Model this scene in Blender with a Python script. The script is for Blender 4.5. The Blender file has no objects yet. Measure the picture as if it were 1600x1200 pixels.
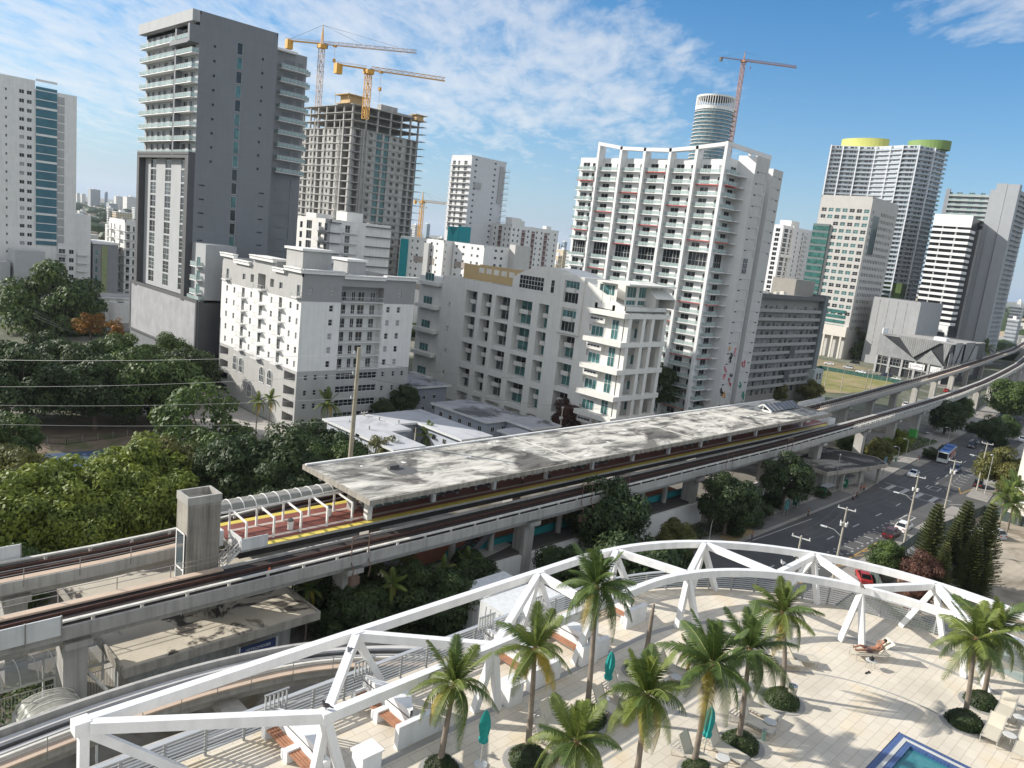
import bpy, math, random
from mathutils import Vector, Matrix
R_=math.radians
sc=bpy.context.scene
# ---------------------------------------------------------------- camera
CAMH=46.0; FPX=1200.0; ROLL=R_(6.5); PITCH=R_(10.42); TH=R_(44.0)
Fw=Vector((math.cos(TH),math.sin(TH),0)); Rw=Vector((math.sin(TH),-math.cos(TH),0)); Uw=Vector((0,0,1))
DV=Fw*math.cos(PITCH)-Uw*math.sin(PITCH); UV=Fw*math.sin(PITCH)+Uw*math.cos(PITCH)
IX=Rw*math.cos(ROLL)+UV*math.sin(ROLL); IY=-Rw*math.sin(ROLL)+UV*math.cos(ROLL)
cd=bpy.data.cameras.new('camera'); cam=bpy.data.objects.new('camera',cd); sc.collection.objects.link(cam)
cam.matrix_world=Matrix(((IX.x,IY.x,-DV.x,0),(IX.y,IY.y,-DV.y,0),(IX.z,IY.z,-DV.z,CAMH),(0,0,0,1)))
cd.sensor_width=36; cd.lens=FPX/1600*36; cd.clip_start=.5; cd.clip_end=30000
sc.camera=cam
def ray(x,y): return DV+IX*((x-800)/FPX)+IY*((600-y)/FPX)
def P(x,y,z=0.0):                      # where the sight line through a photo point meets height z
    r=ray(x,y); t=(z-CAMH)/r.z; return Vector((r.x*t,r.y*t,z))
def PD(x,y,d):
    r=ray(x,y); return Vector((0,0,CAMH))+r*(d/r.dot(DV))
# ---------------------------------------------------------------- light
SAZ=R_(126); SEL=R_(28.5)
wd=bpy.data.worlds.new('World'); sc.world=wd; wd.use_nodes=True
def N(nt,t,**k):
    n=nt.nodes.new(t)
    for a,b in k.items(): setattr(n,a,b)
    return n
def mth(nt,op,a,b=None,c=None,clamp=False):
    n=N(nt,'ShaderNodeMath',operation=op); n.use_clamp=clamp
    for i,v in enumerate((a,b,c)):
        if v is None: continue
        if isinstance(v,(int,float)): n.inputs[i].default_value=v
        else: nt.links.new(v,n.inputs[i])
    return n.outputs[0]
def ramp(nt,src,pts):
    n=N(nt,'ShaderNodeValToRGB'); e=n.color_ramp.elements
    e[0].position=pts[0][0]; e[0].color=(*pts[0][1],1) if isinstance(pts[0][1],tuple) else (pts[0][1],)*3+(1,)
    e[1].position=pts[-1][0]; e[1].color=(*pts[-1][1],1) if isinstance(pts[-1][1],tuple) else (pts[-1][1],)*3+(1,)
    for p,c in pts[1:-1]:
        q=e.new(p); q.color=(*c,1) if isinstance(c,tuple) else (c,c,c,1)
    nt.links.new(src,n.inputs[0]); return n.outputs[0]
def sky():
    nt=wd.node_tree; L=nt.links; bg=nt.nodes['Background']
    s=N(nt,'ShaderNodeTexSky',sky_type='NISHITA'); s.sun_disc=False; s.sun_elevation=SEL; s.sun_rotation=math.pi/2-SAZ
    s.air_density=1.0; s.dust_density=.3; s.ozone_density=3.0; s.altitude=20
    hs=N(nt,'ShaderNodeHueSaturation'); hs.inputs['Saturation'].default_value=1.4; L.new(s.outputs[0],hs.inputs['Color'])
    tc=N(nt,'ShaderNodeTexCoord'); sep=N(nt,'ShaderNodeSeparateXYZ'); L.new(tc.outputs['Generated'],sep.inputs[0])
    X,Y,Z=sep.outputs
    # cloud deck far above: direction projected on a level layer
    zz=mth(nt,'MAXIMUM',Z,.02)
    zc=mth(nt,'ADD',zz,.06)
    # rotated layer coordinates: a along camera right, b forward
    a=mth(nt,'DIVIDE',mth(nt,'ADD',mth(nt,'MULTIPLY',X,Rw.x),mth(nt,'MULTIPLY',Y,Rw.y)),zc)
    b=mth(nt,'DIVIDE',mth(nt,'ADD',mth(nt,'MULTIPLY',X,Fw.x),mth(nt,'MULTIPLY',Y,Fw.y)),zc)
    cb=N(nt,'ShaderNodeCombineXYZ'); L.new(a,cb.inputs[0]); L.new(b,cb.inputs[1])
    n1=N(nt,'ShaderNodeTexNoise'); n1.inputs['Scale'].default_value=3.2; n1.inputs['Detail'].default_value=9; n1.inputs['Roughness'].default_value=.62; n1.inputs['Distortion'].default_value=.35
    mp=N(nt,'ShaderNodeMapping'); mp.inputs['Scale'].default_value=(1.45,.62,1); mp.inputs['Rotation'].default_value=(0,0,R_(25)); L.new(cb.outputs[0],mp.inputs[0]); L.new(mp.outputs[0],n1.inputs['Vector'])
    n2=N(nt,'ShaderNodeTexNoise'); n2.inputs['Scale'].default_value=.45; n2.inputs['Detail'].default_value=4; L.new(cb.outputs[0],n2.inputs['Vector'])
    n3=N(nt,'ShaderNodeTexNoise'); n3.inputs['Scale'].default_value=9; n3.inputs['Detail'].default_value=5; n3.inputs['Roughness'].default_value=.6; L.new(mp.outputs[0],n3.inputs['Vector'])
    # the bank lies to the left; its edge runs away to the right
    az=mth(nt,'ARCTAN2',mth(nt,'ADD',mth(nt,'MULTIPLY',X,Rw.x),mth(nt,'MULTIPLY',Y,Rw.y)),mth(nt,'ADD',mth(nt,'MULTIPLY',X,Fw.x),mth(nt,'MULTIPLY',Y,Fw.y)))
    edge=mth(nt,'SUBTRACT',.42,mth(nt,'MULTIPLY',az,.60))     # upper elevation of bank
    edge=mth(nt,'SUBTRACT',edge,Z)
    edge=mth(nt,'ADD',edge,mth(nt,'MULTIPLY',mth(nt,'SUBTRACT',n2.outputs[0],.5),.45))
    up=mth(nt,'MULTIPLY',edge,5.5,clamp=True)
    lowf=mth(nt,'MULTIPLY',mth(nt,'SUBTRACT',Z,mth(nt,'ADD',.05,mth(nt,'MULTIPLY',az,.10))),9,clamp=True)
    rightf=mth(nt,'MULTIPLY',mth(nt,'SUBTRACT',.48,az),5,clamp=True)
    mask=mth(nt,'MULTIPLY',mth(nt,'MULTIPLY',up,lowf),rightf)
    # wisps top right
    w=mth(nt,'MULTIPLY',mth(nt,'MULTIPLY',mth(nt,'SUBTRACT',az,.30),6,clamp=True),mth(nt,'MULTIPLY',mth(nt,'SUBTRACT',Z,.225),14,clamp=True))
    mask=mth(nt,'ADD',mask,mth(nt,'MULTIPLY',w,1.0),clamp=True)
    # unseen cloud cover added behind and beside the camera as neutral fill light
    ba=mth(nt,'MULTIPLY',mth(nt,'SUBTRACT',mth(nt,'ABSOLUTE',mth(nt,'ADD',az,.25)),.95),3,clamp=True)
    mask=mth(nt,'ADD',mask,mth(nt,'MULTIPLY',ba,.85))
    d=mth(nt,'ADD',mth(nt,'MULTIPLY',n1.outputs[0],.72),mth(nt,'MULTIPLY',n3.outputs[0],.28))
    d=mth(nt,'ADD',d,mth(nt,'MULTIPLY',mth(nt,'SUBTRACT',mask,1),.34))
    cl=ramp(nt,d,[(.34,0.0),(.52,.55),(.74,.95)])
    hz=N(nt,'ShaderNodeMix',data_type='RGBA'); hf=mth(nt,'POWER',2.718,mth(nt,'MULTIPLY',mth(nt,'MAXIMUM',Z,0),-7)); L.new(mth(nt,'MULTIPLY',hf,.9),hz.inputs['Factor']); L.new(hs.outputs[0],hz.inputs['A']); hz.inputs['B'].default_value=(2.1,3.3,4.9,1)
    mx=N(nt,'ShaderNodeMix',data_type='RGBA'); L.new(mth(nt,'MULTIPLY',cl,.85),mx.inputs['Factor']); L.new(hz.outputs['Result'],mx.inputs['A'])
    mx.inputs['B'].default_value=(6.2,6.25,6.35,1)
    L.new(mx.outputs['Result'],bg.inputs[0]); bg.inputs[1].default_value=.112
sky()
sd=bpy.data.lights.new('sun','SUN'); sun=bpy.data.objects.new('sun',sd); sc.collection.objects.link(sun)
sd.energy=5.0; sd.angle=R_(.5); sd.color=(1,.95,.87)
sv=Vector((math.cos(SAZ)*math.cos(SEL),math.sin(SAZ)*math.cos(SEL),math.sin(SEL)))
sun.rotation_euler=sv.to_track_quat('Z','Y').to_euler(); sun.location=(0,0,300)
sc.view_settings.view_transform='Standard'; sc.view_settings.look='None'; sc.view_settings.exposure=0.42; sc.view_settings.gamma=1
# ---------------------------------------------------------------- materials
MATS={}; KIDS={}
def mat(name,col,rough=.7,var=.12,scale=.6,metal=0,bump=0,streak=0,stain=None,spec=.5,fine=0,alpha=None,emit=None):
    if name in MATS: return MATS[name]
    m=bpy.data.materials.new(name); m.use_nodes=True; nt=m.node_tree; L=nt.links; b=nt.nodes['Principled BSDF']
    b.inputs['Roughness'].default_value=rough; b.inputs['Metallic'].default_value=metal; b.inputs['Specular IOR Level'].default_value=spec
    g=N(nt,'ShaderNodeNewGeometry'); pos=g.outputs['Position']
    n=N(nt,'ShaderNodeTexNoise'); n.inputs['Scale'].default_value=scale; n.inputs['Detail'].default_value=6; n.inputs['Roughness'].default_value=.6; L.new(pos,n.inputs['Vector'])
    lo=tuple(c*(1-var) for c in col); hi=tuple(min(1,c*(1+var)) for c in col)
    c=ramp(nt,n.outputs[0],[(.3,lo),(.7,hi)])
    if streak:
        mp=N(nt,'ShaderNodeMapping'); mp.inputs['Scale'].default_value=(1.6,1.6,.09); L.new(pos,mp.inputs[0])
        s=N(nt,'ShaderNodeTexNoise'); s.inputs['Scale'].default_value=1.3; s.inputs['Detail'].default_value=5; L.new(mp.outputs[0],s.inputs['Vector'])
        f=ramp(nt,s.outputs[0],[(.45,1.0),(.72,1-streak)])
        mx=N(nt,'ShaderNodeMix',data_type='RGBA',blend_type='MULTIPLY'); mx.inputs['Factor'].default_value=1; L.new(c,mx.inputs['A']); L.new(f,mx.inputs['B']); c=mx.outputs['Result']
    if stain:
        sc_,lo_,hi_,scol=stain
        s=N(nt,'ShaderNodeTexNoise'); s.inputs['Scale'].default_value=sc_; s.inputs['Detail'].default_value=8; s.inputs['Roughness'].default_value=.62; s.inputs['Distortion'].default_value=.8; L.new(pos,s.inputs['Vector'])
        f=ramp(nt,s.outputs[0],[(lo_,0.0),(hi_,1.0)])
        mx=N(nt,'ShaderNodeMix',data_type='RGBA'); L.new(f,mx.inputs['Factor']); L.new(c,mx.inputs['A']); mx.inputs['B'].default_value=(*scol,1); c=mx.outputs['Result']
    if fine:
        s=N(nt,'ShaderNodeTexNoise'); s.inputs['Scale'].default_value=14; s.inputs['Detail'].default_value=3; L.new(pos,s.inputs['Vector'])
        f=ramp(nt,s.outputs[0],[(.3,1-fine),(.7,1.0)])
        mx=N(nt,'ShaderNodeMix',data_type='RGBA',blend_type='MULTIPLY'); mx.inputs['Factor'].default_value=1; L.new(c,mx.inputs['A']); L.new(f,mx.inputs['B']); c=mx.outputs['Result']
    L.new(c,b.inputs['Base Color'])
    if bump:
        bp=N(nt,'ShaderNodeBump'); bp.inputs['Strength'].default_value=bump; bp.inputs['Distance'].default_value=.05; L.new(n.outputs[0],bp.inputs['Height']); L.new(bp.outputs[0],b.inputs['Normal'])
    if alpha is not None: b.inputs['Alpha'].default_value=alpha
    if emit: b.inputs['Emission Color'].default_value=(*col,1); b.inputs['Emission Strength'].default_value=emit
    MATS[name]=m; return m
def glassmat(name,col,rough=.06,var=.35,scale=.35,metal=.55,spec=1.0):
    if name in MATS: return MATS[name]
    m=bpy.data.materials.new(name); m.use_nodes=True; nt=m.node_tree; L=nt.links; b=nt.nodes['Principled BSDF']
    g=N(nt,'ShaderNodeNewGeometry'); n=N(nt,'ShaderNodeTexWhiteNoise',noise_dimensions='3D')
    v=N(nt,'ShaderNodeVectorMath',operation='SNAP'); v.inputs[1].default_value=(1.4,1.4,1.5); L.new(g.outputs['Position'],v.inputs[0]); L.new(v.outputs[0],n.inputs['Vector'])
    c=ramp(nt,n.outputs['Value'],[(0,tuple(x*(1-var) for x in col)),(1,tuple(min(1,x*(1+var)) for x in col))])
    L.new(c,b.inputs['Base Color']); b.inputs['Roughness'].default_value=rough; b.inputs['Metallic'].default_value=metal; b.inputs['Specular IOR Level'].default_value=spec
    MATS[name]=m; return m
W_=lambda: mat('white_paint',(.74,.73,.70),.65,.05,.5,streak=.10)
CONC=lambda: mat('concrete',(.40,.385,.35),.85,.14,.5,streak=.28,fine=.12)
GL=[None]
def glasses():
    return [glassmat('window_glass_dark',(.018,.022,.025),.06,.4,metal=.0,spec=.5),glassmat('window_glass_mid',(.06,.075,.08),.1,.5,metal=.0,spec=.5),mat('window_blind',(.33,.33,.32),.5,.15,.4),glassmat('window_glass_teal',(.06,.15,.15),.07,.35,metal=.05,spec=.6)]
# ---------------------------------------------------------------- mesh builder
class MB:
    def __init__(s): s.v=[]; s.f=[]; s.m=[]; s.mi=0; s.xf=None; s.smooth=False
    def add(s,vs,fs,mi=None):
        o=len(s.v)
        if s.xf is not None: vs=[s.xf@Vector(v) for v in vs]
        s.v.extend([tuple(v) for v in vs]); mi=s.mi if mi is None else mi
        for f in fs: s.f.append(tuple(i+o for i in f)); s.m.append(mi)
    def box(s,x0,y0,z0,x1,y1,z1,mi=None):
        s.add([(x0,y0,z0),(x1,y0,z0),(x1,y1,z0),(x0,y1,z0),(x0,y0,z1),(x1,y0,z1),(x1,y1,z1),(x0,y1,z1)],
              [(0,3,2,1),(4,5,6,7),(0,1,5,4),(1,2,6,5),(2,3,7,6),(3,0,4,7)],mi)
    def quad(s,a,b,c,d,mi=None): s.add([a,b,c,d],[(0,1,2,3)],mi)
    def prism(s,poly,z0,z1,mi=None):
        n=len(poly); vs=[(p[0],p[1],z0) for p in poly]+[(p[0],p[1],z1) for p in poly]
        s.add(vs,[tuple(range(n))[::-1],tuple(range(n,2*n))]+[(i,(i+1)%n,n+(i+1)%n,n+i) for i in range(n)],mi)
    def beam(s,a,b,w,h,mi=None,up=None):
        a=Vector(a); b=Vector(b); d=(b-a).normalized(); up=Vector(up) if up else Vector((0,0,1))
        if abs(d.dot(up))>.98: up=Vector((0,1,0)) if abs(d.y)<.9 else Vector((1,0,0))
        r=d.cross(up).normalized()*w/2; u=r.cross(d).normalized()*h/2
        vs=[a-r-u,a+r-u,a+r+u,a-r+u,b-r-u,b+r-u,b+r+u,b-r+u]
        s.add(vs,[(0,1,2,3),(7,6,5,4),(0,4,5,1),(1,5,6,2),(2,6,7,3),(3,7,4,0)],mi)
    def path(s,pts,w,h,mi=None,closed=False):       # rectangular section swept along a level-ish path, mitred
        pts=[Vector(p) for p in pts]; n=len(pts); vs=[]
        for i,p in enumerate(pts):
            a=pts[max(0,i-1)]; b=pts[min(n-1,i+1)]; d=(b-a); d.z=0; d.normalize(); r=Vector((d.y,-d.x,0))*w/2
            for q in (p-r-Vector((0,0,h/2)),p+r-Vector((0,0,h/2)),p+r+Vector((0,0,h/2)),p-r+Vector((0,0,h/2))): vs.append(q)
        fs=[(0,1,2,3),tuple(4*(n-1)+k for k in (3,2,1,0))]
        for i in range(n-1):
            for k in range(4): fs.append((4*i+k,4*i+4+k,4*i+4+(k+1)%4,4*i+(k+1)%4))
        s.add(vs,fs,mi)
    def tube(s,pts,rs,n=8,mi=None,cap=True):
        pts=[Vector(p) for p in pts]
        if isinstance(rs,(int,float)): rs=[rs]*len(pts)
        vs=[]; fs=[]
        for i,p in enumerate(pts):
            d=(pts[min(len(pts)-1,i+1)]-pts[max(0,i-1)]).normalized()
            u=Vector((0,0,1)) if abs(d.z)<.9 else Vector((1,0,0))
            a=d.cross(u).normalized(); b=d.cross(a)
            for k in range(n):
                t=2*math.pi*k/n; vs.append(p+(a*math.cos(t)+b*math.sin(t))*rs[i])
        for i in range(len(pts)-1):
            for k in range(n): fs.append((i*n+k,i*n+(k+1)%n,(i+1)*n+(k+1)%n,(i+1)*n+k))
        if cap: fs+= [tuple(range(n))[::-1],tuple(range((len(pts)-1)*n,len(pts)*n))]
        s.add(vs,fs,mi)
    def lathe(s,c,prof,n=16,mi=None):               # prof: (r,z)
        c=Vector(c); vs=[]; fs=[]
        for r,z in prof:
            for k in range(n): t=2*math.pi*k/n; vs.append((c.x+r*math.cos(t),c.y+r*math.sin(t),c.z+z))
        for i in range(len(prof)-1):
            for k in range(n): fs.append((i*n+k,i*n+(k+1)%n,(i+1)*n+(k+1)%n,(i+1)*n+k))
        fs+=[tuple(range(n))[::-1],tuple(range((len(prof)-1)*n,len(prof)*n))]
        s.add(vs,fs,mi)
    def ell(s,c,rx,ry,rz,n=10,m=6,mi=None):
        s2=[]; fs=[]; c=Vector(c)
        for j in range(m+1):
            ph=-math.pi/2+math.pi*j/m
            for k in range(n): t=2*math.pi*k/n; s2.append((c.x+rx*math.cos(ph)*math.cos(t),c.y+ry*math.cos(ph)*math.sin(t),c.z+rz*math.sin(ph)))
        for j in range(m):
            for k in range(n): fs.append((j*n+k,j*n+(k+1)%n,(j+1)*n+(k+1)%n,(j+1)*n+k))
        s.add(s2,fs,mi)
    def mesh(s,name,mats):
        me=bpy.data.meshes.new(name); me.from_pydata(s.v,[],s.f)
        if not isinstance(mats,(list,tuple)): mats=[mats]
        for m in mats: me.materials.append(m)
        if len(mats)>1: me.polygons.foreach_set('material_index',[min(i,len(mats)-1) for i in s.m])
        if s.smooth: me.polygons.foreach_set('use_smooth',[True]*len(s.f))
        me.update(); return me
    def build(s,name,mats,parent=None,loc=None):
        return ob(name,s.mesh(name,mats),parent,loc)
def ob(name,me,parent=None,loc=None,mw=None):
    o=bpy.data.objects.new(name,me); sc.collection.objects.link(o)
    if parent: o.parent=parent; KIDS.setdefault(parent.name,[]).append(o)
    if loc is not None: o.location=loc
    if mw is not None: o.matrix_local=mw
    return o
def tag(o,label,cat,group=None):
    o['label']=label; o['category']=cat
    if group: o['group']=group
    return o
def thing(name,label,cat,loc=(0,0,0),rz=0,group=None):
    o=ob(name,None,None,loc); o.rotation_euler=(0,0,rz); o.empty_display_size=.5
    return tag(o,label,cat,group)
def kind(o,k): o['kind']=k; return o
def dup(src,loc,rz=0,label=None,scale=None):
    def cp(o,par):
        c=o.copy(); sc.collection.objects.link(c)
        if par: c.parent=par; KIDS.setdefault(par.name,[]).append(c)
        for ch in list(KIDS.get(o.name,[])): cp(ch,c)
        return c
    r=cp(src,None); r.location=loc; r.rotation_euler=(0,0,rz)
    if scale: r.scale=(scale,)*3 if isinstance(scale,(int,float)) else scale
    if label: r['label']=label
    return r
def TR(o,a=0): return Matrix.Translation(Vector(o))@Matrix.Rotation(a,4,'Z')
# ---------------------------------------------------------------- facade kit
def wall(mb,W,z0,z1,ops,mi=0,back=None):
    """wall in plane y=0 facing -y; ops (x0,x1,za,zb,depth[,backmi])"""
    xs=sorted({0,W}|{o[0] for o in ops}|{o[1] for o in ops}); xs=[x for x in xs if -1e-6<=x<=W+1e-6]
    zs=sorted({z0,z1}|{o[2] for o in ops}|{o[3] for o in ops}); zs=[z for z in zs if z0-1e-6<=z<=z1+1e-6]
    def inside(x,z):
        for o in ops:
            if o[0]<x<o[1] and o[2]<z<o[3]: return True
        return False
    byz={}
    for j in range(len(zs)-1):
        zc=(zs[j]+zs[j+1])/2; act=[o for o in ops if o[2]<zc<o[3]]; run=None
        for i in range(len(xs)-1):
            xc=(xs[i]+xs[i+1])/2; ins=any(o[0]<xc<o[1] for o in act)
            if not ins and run is None: run=xs[i]
            if ins and run is not None:
                mb.quad((run,0,zs[j]),(xs[i],0,zs[j]),(xs[i],0,zs[j+1]),(run,0,zs[j+1]),mi); run=None
        if run is not None: mb.quad((run,0,zs[j]),(W,0,zs[j]),(W,0,zs[j+1]),(run,0,zs[j+1]),mi)
    for o in ops:
        a,b,c,e,d=o[:5]
        mb.quad((a,0,c),(a,d,c),(a,d,e),(a,0,e),mi); mb.quad((b,d,c),(b,0,c),(b,0,e),(b,d,e),mi)
        mb.quad((a,0,e),(a,d,e),(b,d,e),(b,0,e),mi); mb.quad((a,d,c),(a,0,c),(b,0,c),(b,d,c),mi)
        mb.quad((a,d,c),(b,d,c),(b,d,e),(a,d,e),o[5] if len(o)>5 else mi)
def winfn(w,h,cols=1,rows=1,t=.06,g=0,glass=None):
    def fn(mb):      # materials: 0 frame, 1.. glasses
        y=-.04
        mb.box(0,y,0,w,0,t,0); mb.box(0,y,h-t,w,0,h,0); mb.box(0,y,t,t,0,h-t,0); mb.box(w-t,y,t,w,0,h-t,0)
        iw=(w-2*t)
        for i in range(1,cols): x=t+iw*i/cols; mb.box(x-t/2,y,t,x+t/2,-.001,h-t,0)
        for j in range(1,rows): z=h*j/rows; mb.box(t,y+.004,z-t/2,w-t,-.001,z+t/2,0)
        mb.quad((t,-.012,t),(w-t,-.012,t),(w-t,-.012,h-t),(t,-.012,h-t),1+g)
    return fn
def balfn(w,d,style='bars',slab=.2,slabmi=0,sides=True,rh=1.05):
    """balcony slab projecting to -y by d, rail height rh; mats 0 slab 1 rail 2 panel 3 underside"""
    def fn(mb):
        mb.box(0,-d,-slab,w,-.002,0,slabmi)
        if slabmi==3: mb.box(-.01,-d-.01,-.04,w+.01,-.003,.012,0)
        e=.06
        def run(a,b):
            a=Vector(a); b=Vector(b); L=(b-a).length
            mb.beam(a+Vector((0,0,rh)),b+Vector((0,0,rh)),.06,.06,1)
            if style=='bars':
                mb.beam(a+Vector((0,0,.1)),b+Vector((0,0,.1)),.04,.04,1)
                n=max(1,int(L/.45))
                for i in range(n+1): p=a.lerp(b,i/n); mb.beam(p,p+Vector((0,0,rh)),.035,.035,1)
            elif style=='solid':
                mb.beam(a+Vector((0,0,rh/2)),b+Vector((0,0,rh/2)),.1,rh-.06,0)
            else:
                n=max(1,int(round(L/1.2)))
                for i in range(n+1): p=a.lerp(b,i/n); mb.beam(p,p+Vector((0,0,rh)),.05,.05,1)
                mb.beam(a+Vector((0,0,rh*.52)),b+Vector((0,0,rh*.52)),.02,rh*.8,2)
        run((e,-d+e,0),(w-e,-d+e,0))
        if sides: run((e,-d+e,0),(e,0,0)); run((w-e,-d+e,0),(w-e,0,0))
    return fn
class Bld:
    def __init__(s,name,label,cat='building',loc=(0,0,0),group=None):
        s.t=thing(name,label,cat,loc,0,group); s.loc=Vector(loc); s.w=MB(); s.it={}; s.wm=None
    def face(s,W,z0,z1,ops,o,a,mi=0): s.w.xf=TR(o,a); wall(s.w,W,z0,z1,ops,mi); s.w.xf=None
    def add(s,kd,key,fn,mats,o,a): s.it.setdefault(kd,[]).append((key,fn,mats,TR(o,a)))
    def fin(s,mats,name='wall',cap=100):
        if s.w.v: s.w.build(name,mats,s.t)
        camp=Vector((0,0,CAMH))-s.loc
        for kd,L in s.it.items():
            L.sort(key=lambda e:(e[3].translation-camp).length)
            cache={}
            for key,fn,ms,mx in L[:cap]:
                if key not in cache:
                    m=MB(); fn(m); cache[key]=m.mesh(kd,ms)
                ob(kd,cache[key],s.t,mw=mx)
            rest=L[cap:]
            if rest:
                m=MB()
                for key,fn,ms,mx in rest: m.xf=mx; fn(m)
                kind(m.build(kd,rest[0][2],s.t),'stuff')
        return s.t
rng=random.Random(7)
def WM(frame=None): return [frame or mat('window_frame_white',(.62,.62,.61),.5,.04)]+glasses()
def pick(r=(0,0,0,1,1,2)): return rng.choice(r)
# ================================================================ ground, streets
def interp(pts,x):
    if x<=pts[0][0]: return pts[0][1]
    for (a,b),(c,d) in zip(pts,pts[1:]):
        if x<=c: return b+(d-b)*(x-a)/(c-a)
    (a,b),(c,d)=pts[-2:]; return d+(d-b)/(c-a)*(x-c)
def sheet(name,poly,z,m,th=None):
    mb=MB()
    if th: mb.prism(poly,z-th,z)
    else: mb.add([(p[0],p[1],z) for p in poly],[tuple(range(len(poly)))])
    return kind(mb.build(name,m),'structure')
def groundmat():
    m=mat('ground_city',(.10,.11,.075),.95,.3,.02); return m
sheet('ground',[(-4000,-4000),(14000,-4000),(14000,14000),(-4000,14000)],0,mat('city_ground',(.105,.115,.07),.95,.45,.012,stain=(.05,.5,.62,(.24,.225,.2))))
asph=mat('asphalt',(.085,.084,.082),.9,.16,.25,fine=.22,stain=(.12,.52,.72,(.115,.11,.105)))
pave=mat('pavement_concrete',(.30,.28,.25),.9,.12,.4,fine=.15,stain=(.3,.55,.75,(.17,.16,.145)))
RE_N=[(60,59),(101,59.5),(113,56.7),(146,57.0),(171,57.0),(200,59.8),(224,61.6),(265,64.5),(341,70),(408,77.5),(520,94),(700,125)]   # kerb on station side
RE_S=[(60,38.5),(118,41.3),(150,41.6),(195,42.2),(235,46.5),(284,50),(345,55),(410,62),(520,78),(700,108)]
def strip(name,A,B,z,m,x0,x1,step=12,kd='structure'):
    xs=[]; x=x0
    while x<x1: xs.append(x); x+=step
    xs.append(x1); mb=MB(); vs=[]
    for x in xs: vs+=[(x,A(x),z),(x,B(x),z)]
    mb.add(vs,[(2*i,2*i+1,2*i+3,2*i+2) for i in range(len(xs)-1)])
    return kind(mb.build(name,m),kd)
RN=lambda x:interp(RE_N,x); RS=lambda x:interp(RE_S,x)
strip('street',RN,RS,.012,asph,20,700)
# pavements are raised slabs with a real kerb
def slab(name,A,B,z,m,x0,x1,step=12):
    xs=[]; x=x0
    while x<x1: xs.append(x); x+=step
    xs.append(x1)
    poly=[(x,A(x)) for x in xs]+[(x,B(x)) for x in reversed(xs)]
    return sheet(name,poly,z,m,z)
slab('pavement',lambda x:RN(x)+.02,lambda x:RN(x)+7.5,.14,pave,70,700)
slab('pavement',lambda x:RS(x)-.02,lambda x:RS(x)-4.5,.14,pave,100,186)
slab('pavement',lambda x:RS(x)-.02,lambda x:RS(x)-4.5,.14,pave,199,700)
sheet('kerb_bay',[(118,60.8),(171,60.9),(171,57.6),(146,57.6),(130,57.6)],.145,mat('bay_asphalt',(.13,.127,.12),.9,.12,.3))
kind(sheet('plaza_paving',[(172,64.6),(200,67.4),(262,71),(262,78),(195,76),(172,72)],.06,mat('plaza_pale',(.34,.31,.27),.9,.14,.3,fine=.12,stain=(.2,.55,.7,(.2,.18,.15)))),'structure')
# station forecourt and cross streets
sheet('plaza_ground',[(10,60),(300,70),(300,100),(150,108),(10,104)],.02,mat('plaza_concrete',(.20,.185,.16),.95,.2,.15,stain=(.12,.48,.6,(.10,.085,.05))))
sheet('side_street',[(186,42.3),(199,42.6),(206,-60),(190,-60)],.016,asph)
sheet('side_street',[(60,232),(48,250),(-60,330),(-60,300),(40,222)],.016,asph)
sheet('back_street',[(40,183),(128,176),(128,186),(60,196),(-60,214),(-60,200)],.016,asph)
sheet('apartment_forecourt',[(62,148),(84,146),(84,184),(62,186)],.03,mat('forecourt_concrete',(.36,.34,.31),.9,.1,.3))
sheet('park_ground',[(5,106),(70,104),(70,168),(5,178)],.018,mat('park_soil',(.15,.115,.08),.95,.3,.3,stain=(.15,.5,.62,(.07,.095,.03))))
sheet('basketball_court',[(30,125),(48,124),(50,147),(32,149)],.03,mat('court_blue',(.035,.07,.13),.8,.12,.4))
sheet('playground_court',[(22,96),(46,96),(46,112),(22,112)],.03,mat('court_teal',(.04,.19,.26),.8,.12,.4))
sheet('grass_field',[(262,133),(365,112),(395,118),(388,158),(290,146)],.02,mat('field_grass',(.20,.19,.055),.95,.25,.12,stain=(.06,.5,.6,(.30,.23,.13))))
sheet('cross_street',[(398,120),(414,120),(400,300),(384,300)],.016,asph)
sheet('canal_bank',[(400,150),(440,150),(430,230),(400,230)],.02,mat('dry_grass',(.23,.19,.11),.95,.3,.1))
sheet('sandy_lot',[(118,-30),(186,-30),(186,37.4),(118,34)],.02,mat('sandy_ground',(.36,.31,.24),.95,.2,.2,stain=(.1,.5,.64,(.2,.17,.12))))
# road paint
paint=mat('road_paint',(.42,.41,.39),.8,.15,1.2); ypaint=mat('road_paint_yellow',(.40,.24,.06),.8,.12,1.0)
def marks(name,quads,m,z=.022):
    mb=MB()
    for q in quads: mb.add([(p[0],p[1],z) for p in q],[tuple(range(len(q)))])
    return kind(mb.build(name,m),'structure')
def dash(x0,y0,x1,y1,w=.14):
    d=Vector((x1-x0,y1-y0)).normalized(); n=Vector((-d.y,d.x))*w
    return [(x0+n.x,y0+n.y),(x0-n.x,y0-n.y),(x1-n.x,y1-n.y),(x1+n.x,y1+n.y)]
q=[]
for k in range(9): x=112+k*12.1; q.append(dash(x,RN(x)*.5+RS(x)*.5-.3,x+3.2,RN(x+3)*.5+RS(x+3)*.5-.3))
for k in range(14): x=202+k*12.1; q.append(dash(x,RN(x)*.42+RS(x)*.58,x+3.2,RN(x+3)*.42+RS(x+3)*.58))
marks('lane_marking',q,paint)
q=[]
for k in range(11):                               # bus-lane ladder
    x=113+k*4.6
    if abs(x-165)<3: continue
    q+= [dash(x,45.7,x+.01,44.1,.14),dash(x-1.6,46.1,x-1.0,46.1,.16),dash(x+1.0,46.1,x+1.6,46.1,.16),dash(x-1.6,43.8,x-1.0,43.8,.16),dash(x+1,43.8,x+1.6,43.8,.16)]
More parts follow.
